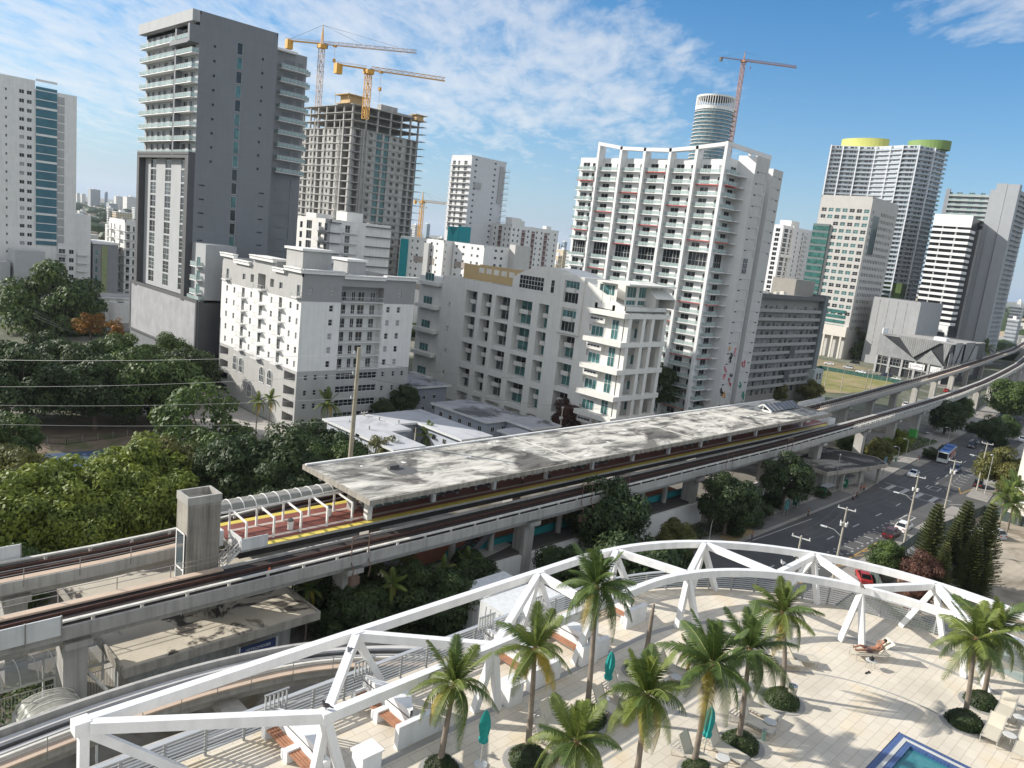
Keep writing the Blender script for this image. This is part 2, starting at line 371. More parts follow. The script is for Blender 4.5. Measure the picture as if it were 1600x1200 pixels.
for a in ((163.5,45.6,168.2,45.6),(163.5,43.9,168.2,43.9),(163.5,43.9,163.5,45.6),(168.2,43.9,168.2,45.6)): q.append(dash(*a,.13))
for k in range(9):
    x=199+k*3.6; y=RS(x)+3.1
    q+= [dash(x,y+.9,x+.01,y-.9,.14),dash(x-1.3,y+1.4,x-.8,y+1.4,.14),dash(x+.8,y+1.4,x+1.3,y+1.4,.14)]
for a in ((196,50,200,50.1),(196,48,200,48.1),(196,48,196,50),(200,48.1,200,50.1)): q.append(dash(*a,.13))
marks('lane_marking',q,paint)
q=[dash(184.2,43.2,184.2,56.8,.15),dash(190.2,43.2,190.2,57.6,.15)]
for k in range(4): y=45.6+k*3.1; q.append([(184.6,y),(189.9,y+.1),(189.9,y+1.1),(184.6,y+1.0)])
q+=[[(276,61.8-2.1*k),(281,62.3-2.1*k),(281,61.4-2.1*k),(276,60.9-2.1*k)] for k in range(3)]
q+=[dash(120,56.3,145,55.6,.1),dash(187,42.9,187+3,41,.1)]
for k in range(12): q+=[dash(200+(k%4)*.1+k*.9,39-k*.35,203+k*.9,40.6-k*.35,.12)]
for k in range(9): q+=[dash(190+k*1.1,33-k*.1,193+k*1.1,34.4-k*.1,.12)]
marks('crosswalk_marking',q,paint)
q=[dash(200,44.0,206,45.9,.12),dash(200,44.0,209,43.6,.12),dash(124,42.7,144,42.9,.12),dash(124,42.7,128,41.5,.12)]+[dash(128+4*k,42.8,131+4*k,41.9,.12) for k in range(4)]
q+=[dash(110,43.5,114,45.3,.14),dash(110,43.5,115,42.6,.14),dash(109,45,113,45.3,.14)]
marks('lane_marking_yellow',q,ypaint)
# brick kerb-corner bed of the pavement
sheet('tan_paver_patch',[(118,60.4),(129,60.6),(126,57.8),(117,57.6)],.15,mat('tan_paver',(.33,.24,.12),.9,.1,.8))

for x,y in ((150,53.5),(178,54.6),(121,52),(192,55.6),(140,47),(215,52)):
    m=MB(); m.lathe((x,y,.012),[(.42,0),(.42,.012)],16); kind(m.build('manhole_cover',mat('manhole_iron',(.03,.03,.03),.7)),'structure')
# ================================================================ elevated railway
CS=mat('guideway_concrete',(.43,.415,.385),.85,.12,.35,streak=.25,fine=.10)
RUST=mat('rusty_track',(.055,.026,.018),.9,.5,1.3,fine=.4); RAILM=mat('rail_steel',(.14,.075,.055),.45,.25,1.5,metal=.4)
DARKB=mat('track_bed',(.026,.02,.018),.95,.3,.7)
WALKM=mat('walkway_concrete',(.52,.40,.30),.85,.12,.5,fine=.1); PRC=mat('power_rail_cover',(.62,.60,.54),.55,.15,.7,streak=.2)
GALV=mat('galvanised_steel',(.33,.32,.30),.5,.12,1,metal=.3)
NCP=[(-60,67.45),(60,67.3),(150,68.0),(200,69.8),(250,72.2),(300,75.2),(366,80.9),(430,88),(499,96.3),(640,117),(800,145)]
FCP=[(-60,78),(30,78),(40,79.6),(52,81.6),(70,82),(180,82.6),(210,84.6),(247,87.6),(332,95.2),(400,102),(476,110),(635,128),(800,152)]
def NC(x): return interp(NCP,x)
def FC(x): return interp(FCP,x)
def gpath(C,x0,x1,off,z,step=6):
    n=max(2,int((x1-x0)/step)); out=[]
    for i in range(n+1):
        x=x0+(x1-x0)*i/n; out.append((x,(C(x-6)+C(x)+C(x+6))/3+off,z))
    return out
def guideway(name,label,C,x0,x1,side,rail_spans,zt=10.5):
    name2=0 if C is NC else 1
    t=thing(name,label,'railway viaduct',(0,0,0))
    m=MB(); m.path(gpath(C,x0,x1,0,zt-.28),4.6,.56); m.path(gpath(C,x0,x1,0,zt-1.15),2.7,1.3)
    m.path(gpath(C,x0,x1,-2.2,zt-.3),.22,1.15)
    m.path(gpath(C,x0,x1,2.2,zt-.3),.22,1.15); m.build('girder',CS,t)
    m=MB(); m.path(gpath(C,x0,x1,0,zt+.03),3.9,.06); m.build('track_bed',DARKB,t)
    m=MB(); m.path(gpath(C,x0,(33 if name2==0 else x1),side*1.75,zt+.25),.8,.14); m.build('walkway',WALKM,t)
    if name2==0: m=MB(); m.path(gpath(C,190,x1,side*1.75,zt+.2),.7,.14); m.build('walkway',CS,t)
    for s in (-.72,.72):
        m=MB(); m.path(gpath(C,x0,x1,s-side*.35,zt+.13),.5,.14); m.build('rail_plinth',RUST,t)
        m=MB(); m.path(gpath(C,x0,x1,s-side*.35,zt+.27),.12,.15); m.build('rail',RAILM,t)
    m=MB(); m.path(gpath(C,x0,x1,-side*1.75,zt+.55),.34,.16)
    x=x0
    while x<x1: m.box(x,C(x)-side*1.75-.1,zt,x+.25,C(x)-side*1.75+.1,zt+.5); x+=4
    m.build('power_rail',PRC,t)
    for a,b,off,st in rail_spans:
        m=MB()
        for zz in ((1.15,.65) if st==0 else (1.1,.8,.5,.2)): m.path(gpath(C,a,b,off,zt+.3+zz),.05,.05)
        n=int((b-a)/(4.5 if st==0 else 1.6))
        for i in range(n+1):
            x=a+(b-a)*i/n; y=(C(x-6)+C(x)+C(x+6))/3+off; m.beam((x,y,zt-.4),(x,y,zt+1.45),.07,.07)
        m.build('handrail',GALV if st==0 else PRC,t)
    return t
guideway('elevated_guideway','near concrete rail viaduct with rusty tracks, running past the station beside the street',NC,-60,800,1,[(-20,33,2.35,0),(190,330,-2.35,1)])
guideway('elevated_guideway','far concrete rail viaduct with handrail, passing behind the lift tower and the platform roof',FC,-60,800,-1,[(-20,36,-2.35,0),(205,330,-2.35,1),(300,640,2.35,0)])
pm=MB(); pm.box(-.95,-1.05,0,.95,1.05,8.2); pm.box(-1.15,-1.9,8.2,1.15,1.9,8.75)
GREEN=mat('green_pier_paint',(.06,.36,.06),.7,.1,.6)
piers=[]
def pier(x,C,green=0,h=None,w=1.9,d=2.1):
    t=thing('viaduct_pier','concrete viaduct pier','pier',(x,C(x),0),0,'concrete piers carrying the rail viaducts')
    m=MB(); m.box(-w/2,-d/2,0,w/2,d/2,8.4); m.box(-.1,-d/2-.05,0,.1,-d/2,8.4); m.build('shaft',CS,t)
    m=MB(); m.prism([(-w/2-.1,-2.0),(w/2+.1,-2.0),(w/2+.1,2.0),(-w/2-.1,2.0)],8.4,9.0); m.build('pier_head',CS,t)
    if green:
        m=MB(); m.box(-w/2-.015,-d/2-.015,.1,w/2+.015,d/2+.015,green); m.build('painted_base',GREEN,t)
    piers.append(t); return t
NX=[-12,19,46.5,75.5,97,118.8,147.5,174,204,231,256,285,318,352,390,430,475,520]
NAMES={19:'concrete viaduct pier beside the arched walkway covers at lower left',46.5:'concrete viaduct pier behind the street palms with a steel hoist frame above',75.5:'wide concrete viaduct pier beside the white containers and teal concourse band',118.8:'tall concrete pier between two dark street trees, left of the bus stops',147.5:'tall pale pier standing behind the round clipped bushes',174:'pier just left of the flat entrance roof by the bus shelters'}
for x in NX:
    t=pier(x,NC,3.2 if x in (231,256,318) else 0)
    if x in NAMES: t['label']=NAMES[x]
    elif x==231: t['label']='near pier with bright green painted base left of the bus'
    elif x==256: t['label']='near pier with bright green painted base right of the bus'
    elif x==318: t['label']='farthest near-side pier with green painted base by the parked cars'
    else: t['label']='plain concrete pier under the near rail viaduct'; t['group']='plain piers of the near viaduct'
for x in [-14,17,60,88,116,144,176,206,234,262,292,325,360,400,440,490]:
    t=pier(x,FC,2.6 if x==234 else 0); t['label']='plain concrete pier under the far rail viaduct'; t['group']='plain piers of the far viaduct'
    if x==234: t['label']='far-side pier with green painted base seen between the viaducts'; t['group']='green piers of the far viaduct'
    if x==17: t['label']='concrete pier under the far viaduct left of the stained low roof'; t['group']='far piers by the low roof'
# noise panels
WPAN=mat('white_panel',(.66,.67,.66),.4,.08,.5,streak=.15)
def panels(label,C,off,x0,x1,n,z0,z1,m=WPAN):
    t=thing('noise_barrier',label,'barrier',(x0,C(x0)+off,0))
    for i in range(n):
        a=x0+(x1-x0)*i/n; b=x0+(x1-x0)*(i+1)/n; mb=MB(); y=C(a)+off
        mb.beam((a+.04-x0,y-C(x0)-off,(z0+z1)/2),(b-.04-x0,C(b)-C(x0),(z0+z1)/2),.12,z1-z0); mb.build('panel',m,t)
    mb=MB()
    for i in range(n+1):
        a=x0+(x1-x0)*i/n; mb.beam((a-x0,C(a)-C(x0),z0-.3),(a-x0,C(a)-C(x0),z1+.03),.1,.2)
    mb.build('post',GALV,t); return t
panels('white panelled barrier on the near viaduct at the left edge',NC,-2.55,2,17.5,6,10.3,12.0)
panels('white panelled barrier on the far viaduct at the left edge',FC,2.5,2,18.2,6,10.6,12.3)
panels('white ribbed barrier on the far viaduct right of the platform roof',FC,2.5,201,222,22,10.6,12.3)
# ---------------------------------------------------------------- platform
RED=None
def tilemat(name,a,b,sz,mort=(.1,.09,.08),mw=.03,rough=.75,stain=None):
    if name in MATS: return MATS[name]
    m=bpy.data.materials.new(name); m.use_nodes=True; nt=m.node_tree; L=nt.links; bs=nt.nodes['Principled BSDF']; bs.inputs['Roughness'].default_value=rough
    g=N(nt,'ShaderNodeNewGeometry'); br=N(nt,'ShaderNodeTexBrick'); br.offset=.5
    br.inputs['Scale'].default_value=1; br.inputs['Brick Width'].default_value=sz[0]; br.inputs['Row Height'].default_value=sz[1]; br.inputs['Mortar Size'].default_value=mw; br.inputs['Bias'].default_value=0
    br.inputs['Color1'].default_value=(*a,1); br.inputs['Color2'].default_value=(*b,1); br.inputs['Mortar'].default_value=(*mort,1)
    mp=N(nt,'ShaderNodeMapping'); mp.inputs['Rotation'].default_value=(0,0,sz[2] if len(sz)>2 else 0); L.new(g.outputs['Position'],mp.inputs[0]); L.new(mp.outputs[0],br.inputs['Vector'])
    n=N(nt,'ShaderNodeTexNoise'); n.inputs['Scale'].default_value=.35; n.inputs['Detail'].default_value=6; L.new(g.outputs['Position'],n.inputs['Vector'])
    f=ramp(nt,n.outputs[0],[(.35,.86),(.65,1.05)]); mx=N(nt,'ShaderNodeMix',data_type='RGBA',blend_type='MULTIPLY'); mx.inputs['Factor'].default_value=1; L.new(br.outputs[0],mx.inputs['A']); L.new(f,mx.inputs['B']); c=mx.outputs['Result']
    if stain:
        s=N(nt,'ShaderNodeTexNoise'); s.inputs['Scale'].default_value=stain[0]; s.inputs['Detail'].default_value=5; L.new(g.outputs['Position'],s.inputs['Vector'])
        ff=ramp(nt,s.outputs[0],[(stain[1],0.0),(stain[2],1.0)]); m2=N(nt,'ShaderNodeMix',data_type='RGBA',blend_type='MULTIPLY'); L.new(ff,m2.inputs['Factor']); L.new(c,m2.inputs['A']); m2.inputs['B'].default_value=(*stain[3],1); c=m2.outputs['Result']
    L.new(c,bs.inputs['Base Color']); MATS[name]=m; return m
REDT=tilemat('red_quarry_tile',(.27,.085,.06),(.23,.07,.05),(.6,.3),(.15,.07,.05),.02,.6)
YEL=mat('tactile_yellow',(.66,.52,.10),.7,.10,1.2,fine=.12); LT=mat('light_tile',(.46,.40,.35),.7,.1,.8)
pf=thing('station_platform','long red tiled island platform with yellow edge strips under the flat roof','railway platform')
def py0(x): return 71.3 if x<176 else 71.3+.0*(x-176)
m=MB(); m.box(36,71.3,10.95,188,79.2,11.22); m.build('platform_slab',CS,pf); m=MB(); m.box(36.3,72.1,9.9,187.7,78.4,10.95); m.build('under_platform',mat('under_platform_painted_shade',(.045,.042,.04),.9,.2),pf)  # block below the slab coloured near black to stand in for shadow
m=MB(); m.box(36.0,72.2,11.22,187,78.3,11.245); m.build('tile_floor',REDT,pf)
for y in (71.32,78.3): m=MB(); m.box(36.1,y,11.222,187.8,y+.86,11.262); m.build('tactile_strip',YEL,pf)
for y in (73.0,76.4): m=MB(); m.box(37.5,y,11.246,187,y+.5,11.252); m.build('light_tile_strip',LT,pf)
GBL=tilemat('glass_block',(.10,.19,.16),(.07,.14,.12),(.3,.3),(.33,.33,.3),.035,.15)
for x0 in (53.6,84,112,135,155):
    m=MB(); m.box(x0,74.9,12.0 if x0>60 else 11.4,x0+(13 if x0<60 else 9),75.1,13.4); m.build('glass_block_screen',GBL if x0<60 else WPAN,pf)
m=MB(); m.box(36.0,71.3,11.2,36.1,74.2,12.6); m.prism([(36,71.2),(39,71.2),(39,71.3),(36,71.3)],11.2,12.5); m.build('end_panel',WPAN,pf)
m=MB(); m.prism([(184.5,71.2),(188.4,71.2),(188.4,79.3),(184.5,79.3),(184.5,79.2),(188.2,79.2),(188.2,71.35),(184.5,71.35)],11.2,12.6); m.build('end_panel',WPAN,pf)
m=MB(); m.box(181,75,11.25,183,77,12.4); m.build('equipment_box',WPAN,pf)
# bins
for x,y in ((43.2,74.0),(49.2,75.6)):
    t=thing('litter_bin','round white litter bin with dark domed top, '+('nearer' if x<45 else 'farther')+' one on the open red platform','bin',(x,y,11.25))
    m=MB(); m.lathe((0,0,0),[(.32,0),(.34,1.0)],12); m.build('bin_body',W_(),t); m=MB(); m.lathe((0,0,1.0),[(.36,0),(.36,.12),(.2,.3)],12); m.build('lid',mat('bin_lid',(.12,.12,.12),.5),t)
# canopy
def roofmat():
    m=mat('canopy_roof_membrane',(.60,.575,.51),.85,.16,.25,fine=.1,stain=(.10,.50,.60,(.15,.14,.125)))
    nt=m.node_tree; L=nt.links; b=nt.nodes['Principled BSDF']; src=b.inputs['Base Color'].links[0].from_socket
    g=N(nt,'ShaderNodeNewGeometry'); mp=N(nt,'ShaderNodeMapping'); mp.inputs['Scale'].default_value=(.11,.35,1); L.new(g.outputs['Position'],mp.inputs[0])
    s=N(nt,'ShaderNodeTexNoise'); s.inputs['Scale'].default_value=1.5; s.inputs['Detail'].default_value=12; s.inputs['Roughness'].default_value=.72; s.inputs['Distortion'].default_value=.7; L.new(mp.outputs[0],s.inputs['Vector'])
    f=ramp(nt,s.outputs[0],[(.44,1.0),(.53,.70),(.57,.34),(.68,.16)]); mx=N(nt,'ShaderNodeMix',data_type='RGBA',blend_type='MULTIPLY'); mx.inputs['Factor'].default_value=1; L.new(src,mx.inputs['A']); L.new(f,mx.inputs['B'])
    L.new(mx.outputs['Result'],b.inputs['Base Color']); return m
ROOFM=roofmat()
cn=thing('platform_roof','long flat weathered concrete roof with dark stains over the railway platform','canopy')
CX0,CX1,CY0,CY1,CZ=50.2,178.8,68.8,83.4,15.2
m=MB(); m.prism([(CX0,CY0),(CX1,CY0),(CX1,CY1),(CX0,CY1)],CZ-.35,CZ-.04); m.build('roof_slab',CONC(),cn)
m=MB(); m.box(CX0+.25,CY0+.2,CZ-.04,CX1-.25,CY1-.3,CZ); m.build('roof_membrane',ROOFM,cn)
FAS=mat('fascia_concrete',(.36,.33,.28),.85,.2,.6,streak=.45,fine=.15)
m=MB()
for a,b in (((CX0-.01,CY0-.1),(CX1+.01,CY0-.1)),((CX0-.01,CY1+.1),(CX1+.01,CY1+.1))): m.beam((a[0],a[1],CZ-.26),(b[0],b[1],CZ-.26),.2,.62)
m.beam((CX0-.1,CY0-.2,CZ-.26),(CX0-.1,CY1+.2,CZ-.26),.2,.62); m.beam((CX1+.1,CY0-.2,CZ-.26),(CX1+.1,CY1+.2,CZ-.26),.2,.62); m.build('fascia',FAS,cn)
m=MB(); m.beam((CX0,CY1-.2,CZ+.1),(CX1,CY1-.2,CZ+.1),.35,.22); m.build('parapet',W_(),cn)
m=MB()
for i in range(96): x=CX0+.7+i*(CX1-CX0-1.4)/95; m.box(x-.09,CY0+.2,CZ-.95,x+.09,CY1-.2,CZ-.35)
kind(m.build('ceiling_joist',CONC(),cn),'stuff')
m=MB(); 
for y in (71.5,76,80.5): m.box(CX0+.5,y-.3,CZ-1.25,CX1-.5,y+.3,CZ-.95)
m.build('roof_beam',CONC(),cn)
for i in range(12):
    x=CX0+2.5+i*11.1; m=MB(); m.box(x-.35,75.6,11.22,x+.35,76.6,CZ-1.2); m.build('column',CONC(),cn)
    m=MB(); m.box(x-.45,72.0,11.22,x+.25,72.8,CZ-.35) if i in (0,) else m.box(x-.28,73.4,11.22,x+.28,73.9,CZ-.35); m.build('column',W_(),cn)
for x in (87.5,120,145): m=MB(); m.box(x,CY0+.22,CZ+.001,x+.22,CY1-.35,CZ+.05); m.build('expansion_joint',mat('joint_strip',(.6,.58,.53),.8,.1),cn)
m=MB(); r9=random.Random(3)
for i in range(16): x=r9.uniform(55,175); y=r9.uniform(70,82); m.lathe((x,y,CZ),[(r9.uniform(.15,.5),0),(.1,.06)],9)
m.build('roof_patch',mat('patch_white',(.75,.74,.7),.7,.05),cn)
m=MB(); m.lathe((60.5,76.5,CZ-.01),[(1.9,0),(1.9,.03)],24); m.box(59,77.2,CZ,60.5,77.9,CZ+.5); m.build('round_patch',mat('patch_dark',(.10,.10,.10),.8,.1),cn)
# people / kiosks in shade under the roof built later
sk=thing('roof_skylight','white framed pitched skylight with dark panels near the far end of the platform roof','skylight',(161,74.9,CZ))
m=MB(); m.box(0,0,0,.25,4.2,.35); m.beam((.1,0,.3),(.1,2.1,1.5),.2,.25); m.beam((.1,4.2,.3),(.1,2.1,1.5),.2,.25); m.beam((.1,2.1,.3),(.1,2.1,1.45),.12,.12); m.build('gable_frame',W_(),sk)
for i in range(8):
    x=.3+i*1.75; m=MB(); m.quad((x,-.05,.35),(x+1.6,-.05,.35),(x+1.6,2.1,1.55),(x,2.1,1.55)); m.quad((x,2.1,1.55),(x+1.6,2.1,1.55),(x+1.6,4.25,.35),(x,4.25,.35)); m.build('panel',glassmat('solar_dark',(.05,.06,.08),.25,.2,metal=.2),sk)
    m=MB(); m.beam((x+1.67,-.05,.4),(x+1.67,2.1,1.6),.12,.1); m.build('glazing_bar',GALV,sk)
# arched cover
tc=thing('arched_walkway_cover','translucent barrel vaulted canopy on white posts over the open end of the platform','canopy',(33,76.2,0))
TRN=mat('translucent_acrylic',(.42,.42,.38),.25,.1,1.5,alpha=.55)
def vault(t,x0,x1,y0,y1,z,h,n,ribm=W_):
    def arc(x,k): a=math.pi*k/8; return (x,(y0+y1)/2-(y1-y0)/2*math.cos(a),z+h*math.sin(a))
    dx=(x1-x0)/n
    for i in range(n):
        m=MB(); vs=[arc(x0+i*dx,k) for k in range(9)]+[arc(x0+(i+1)*dx,k) for k in range(9)]
        m.add(vs,[(k,k+1,k+10,k+9) for k in range(8)]); m.smooth=True; m.build('vault_panel',TRN,t)
    for i in range(n+1): m=MB(); m.tube([arc(x0+i*dx,k) for k in range(9)],.06,5); m.build('rib',ribm(),t)
    for yy in (y0,y1): m=MB(); m.beam((x0,yy,z),(x1,yy,z),.15,.2); m.build('gutter',ribm(),t)
vault(tc,0,18.5,0,2.4,13.7,.9,13)
for k,(x,_) in enumerate(((7.5,0),(10.8,0),(14.2,0),(17.6,0),(4.3,0))):
    m=MB(); m.beam((x,-3.4,11.25),(x,-3.4,13.5),.2,.2); m.beam((x,-3.4,13.5),(x,0,13.75),.14,.2); m.build('post',W_(),tc)
    m=MB(); m.beam((x,.6,11.25),(x,.6,13.75),.2,.2); m.build('post',W_(),tc)
# lift tower
GRV=mat('grooved_concrete',(.36,.335,.285),.9,.15,.6,streak=.5,fine=.12)
lt=thing('lift_tower','tall weathered grooved concrete lift tower with glazed strip and open top','lift tower',(29.9,70.3,0))
m=MB(); m.box(0,0,1,3.3,2.6,17.5)
for i in range(22): x=.05+i*.15; m.box(x,-.04,1,x+.08,-.001,17.2)
m.build('shaft',GRV,lt)
m=MB(); m.box(-.06,-.06,17.5,3.36,.2,18.3); m.box(-.06,2.45,17.5,3.36,2.66,18.3); m.box(-.06,.2,17.5,.2,2.45,18.3); m.box(3.1,.2,17.5,3.36,2.45,18.3); m.build('parapet',CONC(),lt)
m=MB(); m.box(.2,.2,17.5,3.1,2.45,17.62); m.build('roof_membrane',ROOFM,lt)
m=MB(); m.box(-.12,.3,2,-.001,2.2,14.4); m.box(-.16,.25,2,-.125,.42,14.5,1); m.box(-.16,2.1,2,-.125,2.27,14.5,1)
for z in (14.4,10.6,6.4): m.box(-.16,.42,z,-.125,2.1,z+.16,1)
m.build('glazed_strip',[glassmat('lift_glass',(.06,.08,.09),.1,.2,metal=0),W_()],lt)
# steps from platform end to walkway
st=thing('steel_steps','small white steel stair with handrails between the lift tower and the platform end','stairs',(34.2,71.2,9.6))
m=MB()
for i in range(8): m.box(.1+i*.22,.3,i*.2,.34+i*.22,1.3,i*.2+.05)
m.build('tread',PRC,st)
for y in (.25,1.35):
    m=MB(); m.beam((0,y,1.0),(1.9,y,2.7),.05,.05); m.beam((0,y,.5),(1.9,y,2.2),.04,.04); m.beam((0,y,0),(1.9,y,1.6),.06,.2)
    for i in range(4): m.beam((i*.6,y,i*.55),(i*.6,y,i*.55+1.05),.05,.05)
    m.build('handrail',W_(),st)
m=MB(); m.box(-1.0,2.2,1.6,.9,3.4,3.3); m.build('landing_box',WPAN,st)
# signal / hoist frames straddling the near power rail
for i,x in enumerate((45.6,84.5,93.5,125.5,150)):
    t=thing('maintenance_frame',['rusty rectangular steel frame on the viaduct edge above the street palms','rusty steel frame on the viaduct edge over the wide pier','rusty steel frame on the viaduct edge above the large street tree','rusty steel frame on the viaduct edge over the tall pier','rusty steel frame on the viaduct edge near the bus stops'][i],'steel frame',(x,64.6,0),0,'steel frames on the viaduct edge')
    m=MB(); o=.25; RT=mat('rusty_steel',(.16,.10,.075),.8,.3,2)
    for dx in (0,2.2): m.tube([(dx,.2,8.1),(dx+.0,-.1,9.4),(dx,.5,10.2),(dx,.5,13.0)],.06,6)
    m.beam((0,.5,13),(2.2,.5,13),.1,.1); m.build('frame',RT,t); m=MB(); m.box(-.2,-.1,7.6,.9,.5,8.5); m.build('bracket',RT,t)
# ---------------------------------------------------------------- low station buildings
STN=mat('stained_slab',(.50,.45,.36),.9,.12,.4,fine=.1,stain=(.16,.51,.56,(.05,.042,.035)))
eb=thing('station_entrance','low station entrance building with dark stained flat concrete roof under the viaduct','building')
m=MB(); m.box(22.2,63.9,5.55,41.2,83,5.95); m.build('roof_slab',STN,eb)
m=MB()
for a,b in (((22.1,63.8),(41.3,63.8)),((22.1,83.1),(41.3,83.1)),((22.1,63.8),(22.1,83.1)),((41.3,63.8),(41.3,83.1))): m.beam((*a,5.7),(*b,5.7),.2,.85)
m.build('fascia',FAS,eb)
m=MB(); m.box(24,68,0,40.5,82,5.5); m.box(30.5,65.4,4.3,31.8,68,5.5); m.box(33,65.4,4.3,34.3,68,5.5); m.box(25.5,65.4,3.9,27.0,68,5.5); m.box(36.5,65.4,4.3,37.8,68,5.5); m.build('wall',CONC(),eb)
m=MB(); m.box(33.8,65.9,2.4,37.6,66.05,3.3,0); m.box(33.7,65.85,2.32,37.7,66.1,2.38,1); m.box(33.6,65.8,2.3,33.75,66.4,3.5,1); m.box(37.65,65.8,2.3,37.8,66.4,3.5,1); m.build('sign_board',[mat('sign_blue',(.03,.05,.14),.5,.1),WPAN],eb)
def text(s,size,mx,m,parent,name='lettering',ext=.01,sx=1):
    c=bpy.data.curves.new(name,'FONT'); c.body=s; c.size=size; c.extrude=ext; c.align_x='CENTER'; c.align_y='CENTER'
    tmp=bpy.data.objects.new('tmp',c); sc.collection.objects.link(tmp); dg=bpy.context.evaluated_depsgraph_get(); me=bpy.data.meshes.new_from_object(tmp.evaluated_get(dg)); bpy.data.objects.remove(tmp); bpy.data.curves.remove(c)
    me.materials.clear(); me.materials.append(m); o=ob(name,me,parent,mw=mx@Matrix.Rotation(math.pi/2,4,'X')@Matrix.Diagonal((sx,1,1,1))); return o
text('METROMOVER',.42,TR((35.7,65.88,2.85)),WPAN,eb)
# concourse strip under the platform
co=thing('station_concourse','low concourse under the viaduct with white wall, teal band and terracotta paving','building')
m=MB(); m.box(62,66.4,0,122,67.0,3.9); m.box(140,68,0,168,69,3.2); m.build('wall',W_(),co)
m=MB(); m.box(64,70.1,4.3,121,70.4,5.4); m.build('teal_band',mat('teal_paint',(.02,.26,.28),.6,.08,.7),co)
m=MB(); m.box(60,67,3.6,122,79.5,4.3); m.build('upper_floor',mat('dark_gap',(.07,.065,.06),.9),co)
m=MB(); m.box(60,70.5,4.31,122,79.4,4.36); m.build('terracotta_floor',mat('terracotta',(.33,.13,.07),.8,.15,.7),co)
for i in range(9): m=MB(); x=64+i*7; m.lathe((x,69.2,0),[(.45,0),(.45,10)],12); m.build('column',CONC(),co)
m=MB(); m.prism([(59,66.2),(61,66.2),(75,69),(75,71),(72,71),(59,69)],4.4,4.5); m.build('landing',CS,co)
m=MB()
for dy in (0,1.6): m.beam((60,68+dy,1.0),(73,68+dy,10.2),.15,1.0)
for i in range(26): m.box(60+i*.5,68.1,1+i*.354,60.5+i*.5,69.5,1.1+i*.354)
m.build('escalator',mat('escalator_dark',(.09,.09,.09),.5),co)
eb2=thing('station_entrance','flat roofed entrance building with black stained roof beside the bus shelters','building')
m=MB(); rp=[(163.5,61.5),(187.5,57.2),(192,61.2),(189,71.8),(166,71)]; m.prism(rp,4.7,5.05); m.build('roof_slab',mat('dark_stained_roof',(.30,.28,.25),.9,.2,.3,stain=(.08,.47,.53,(.03,.028,.025))),eb2)
m=MB(); 
for a,b in zip(rp,rp[1:]+rp[:1]): m.beam((*a,4.7),(*b,4.7),.3,.8)
m.build('fascia',FAS,eb2); m=MB(); m.prism([(167.5,63.5),(184,60.5),(186,70),(168,70)],0,4.6); m.build('wall',CONC(),eb2)
for x,y in ((165.8,62.3),(172,61),(179,59.8),(187,58.6)): m=MB(); m.box(x-.3,y-.3,0,x+.3,y+.3,4.6); m.build('column',CONC(),eb2)
# arched covers lower left
ac=thing('arched_walkway_cover','long translucent barrel vaulted walkway cover on the ground at lower left beside the concrete pier','canopy',(6,68.4,.6))
BR=lambda: PRC
vault(ac,0,17.5,0,3.6,3.9,1.3,13,BR)
for x in (0,6,12,17): 
    for y in (0,3.6): m=MB(); m.beam((x,y,0),(x,y,3.9),.16,.16); m.build('post',W_(),ac)
m=MB(); 
for i in range(70): m.beam((i*.25,.05,.8),(i*.25,.05,3.2),.03,.03)
m.beam((0,.05,3.2),(17.4,.05,3.2),.06,.06); m.beam((0,.05,.8),(17.4,.05,.8),.06,.06); kind(m.build('fence_bar',PRC,ac),'stuff')
ac2=thing('arched_walkway_cover','short bright translucent vaulted stair cover in front of the long one at lower left','canopy',(14.4,60.6,.3),R_(90))
vault(ac2,0,5.6,-4.6,0,3.3,1.2,6,BR)
for x in (0,5.6):
    for y in (-4.6,0): m=MB(); m.beam((x,y,0),(x,y,3.3),.16,.16); m.build('post',W_(),ac2)
fr=thing('portal_frame','light steel portal frame standing between the vaulted cover and the stained roof','steel frame',(20.6,63.5,0))
m=MB(); m.beam((0,0,0),(0,0,5),.22,.22); m.beam((0,0,4.9),(-.6,5,4.9),.22,.22); m.beam((-.6,5,0),(-.6,5,5),.22,.22); m.build('frame',PRC,fr)
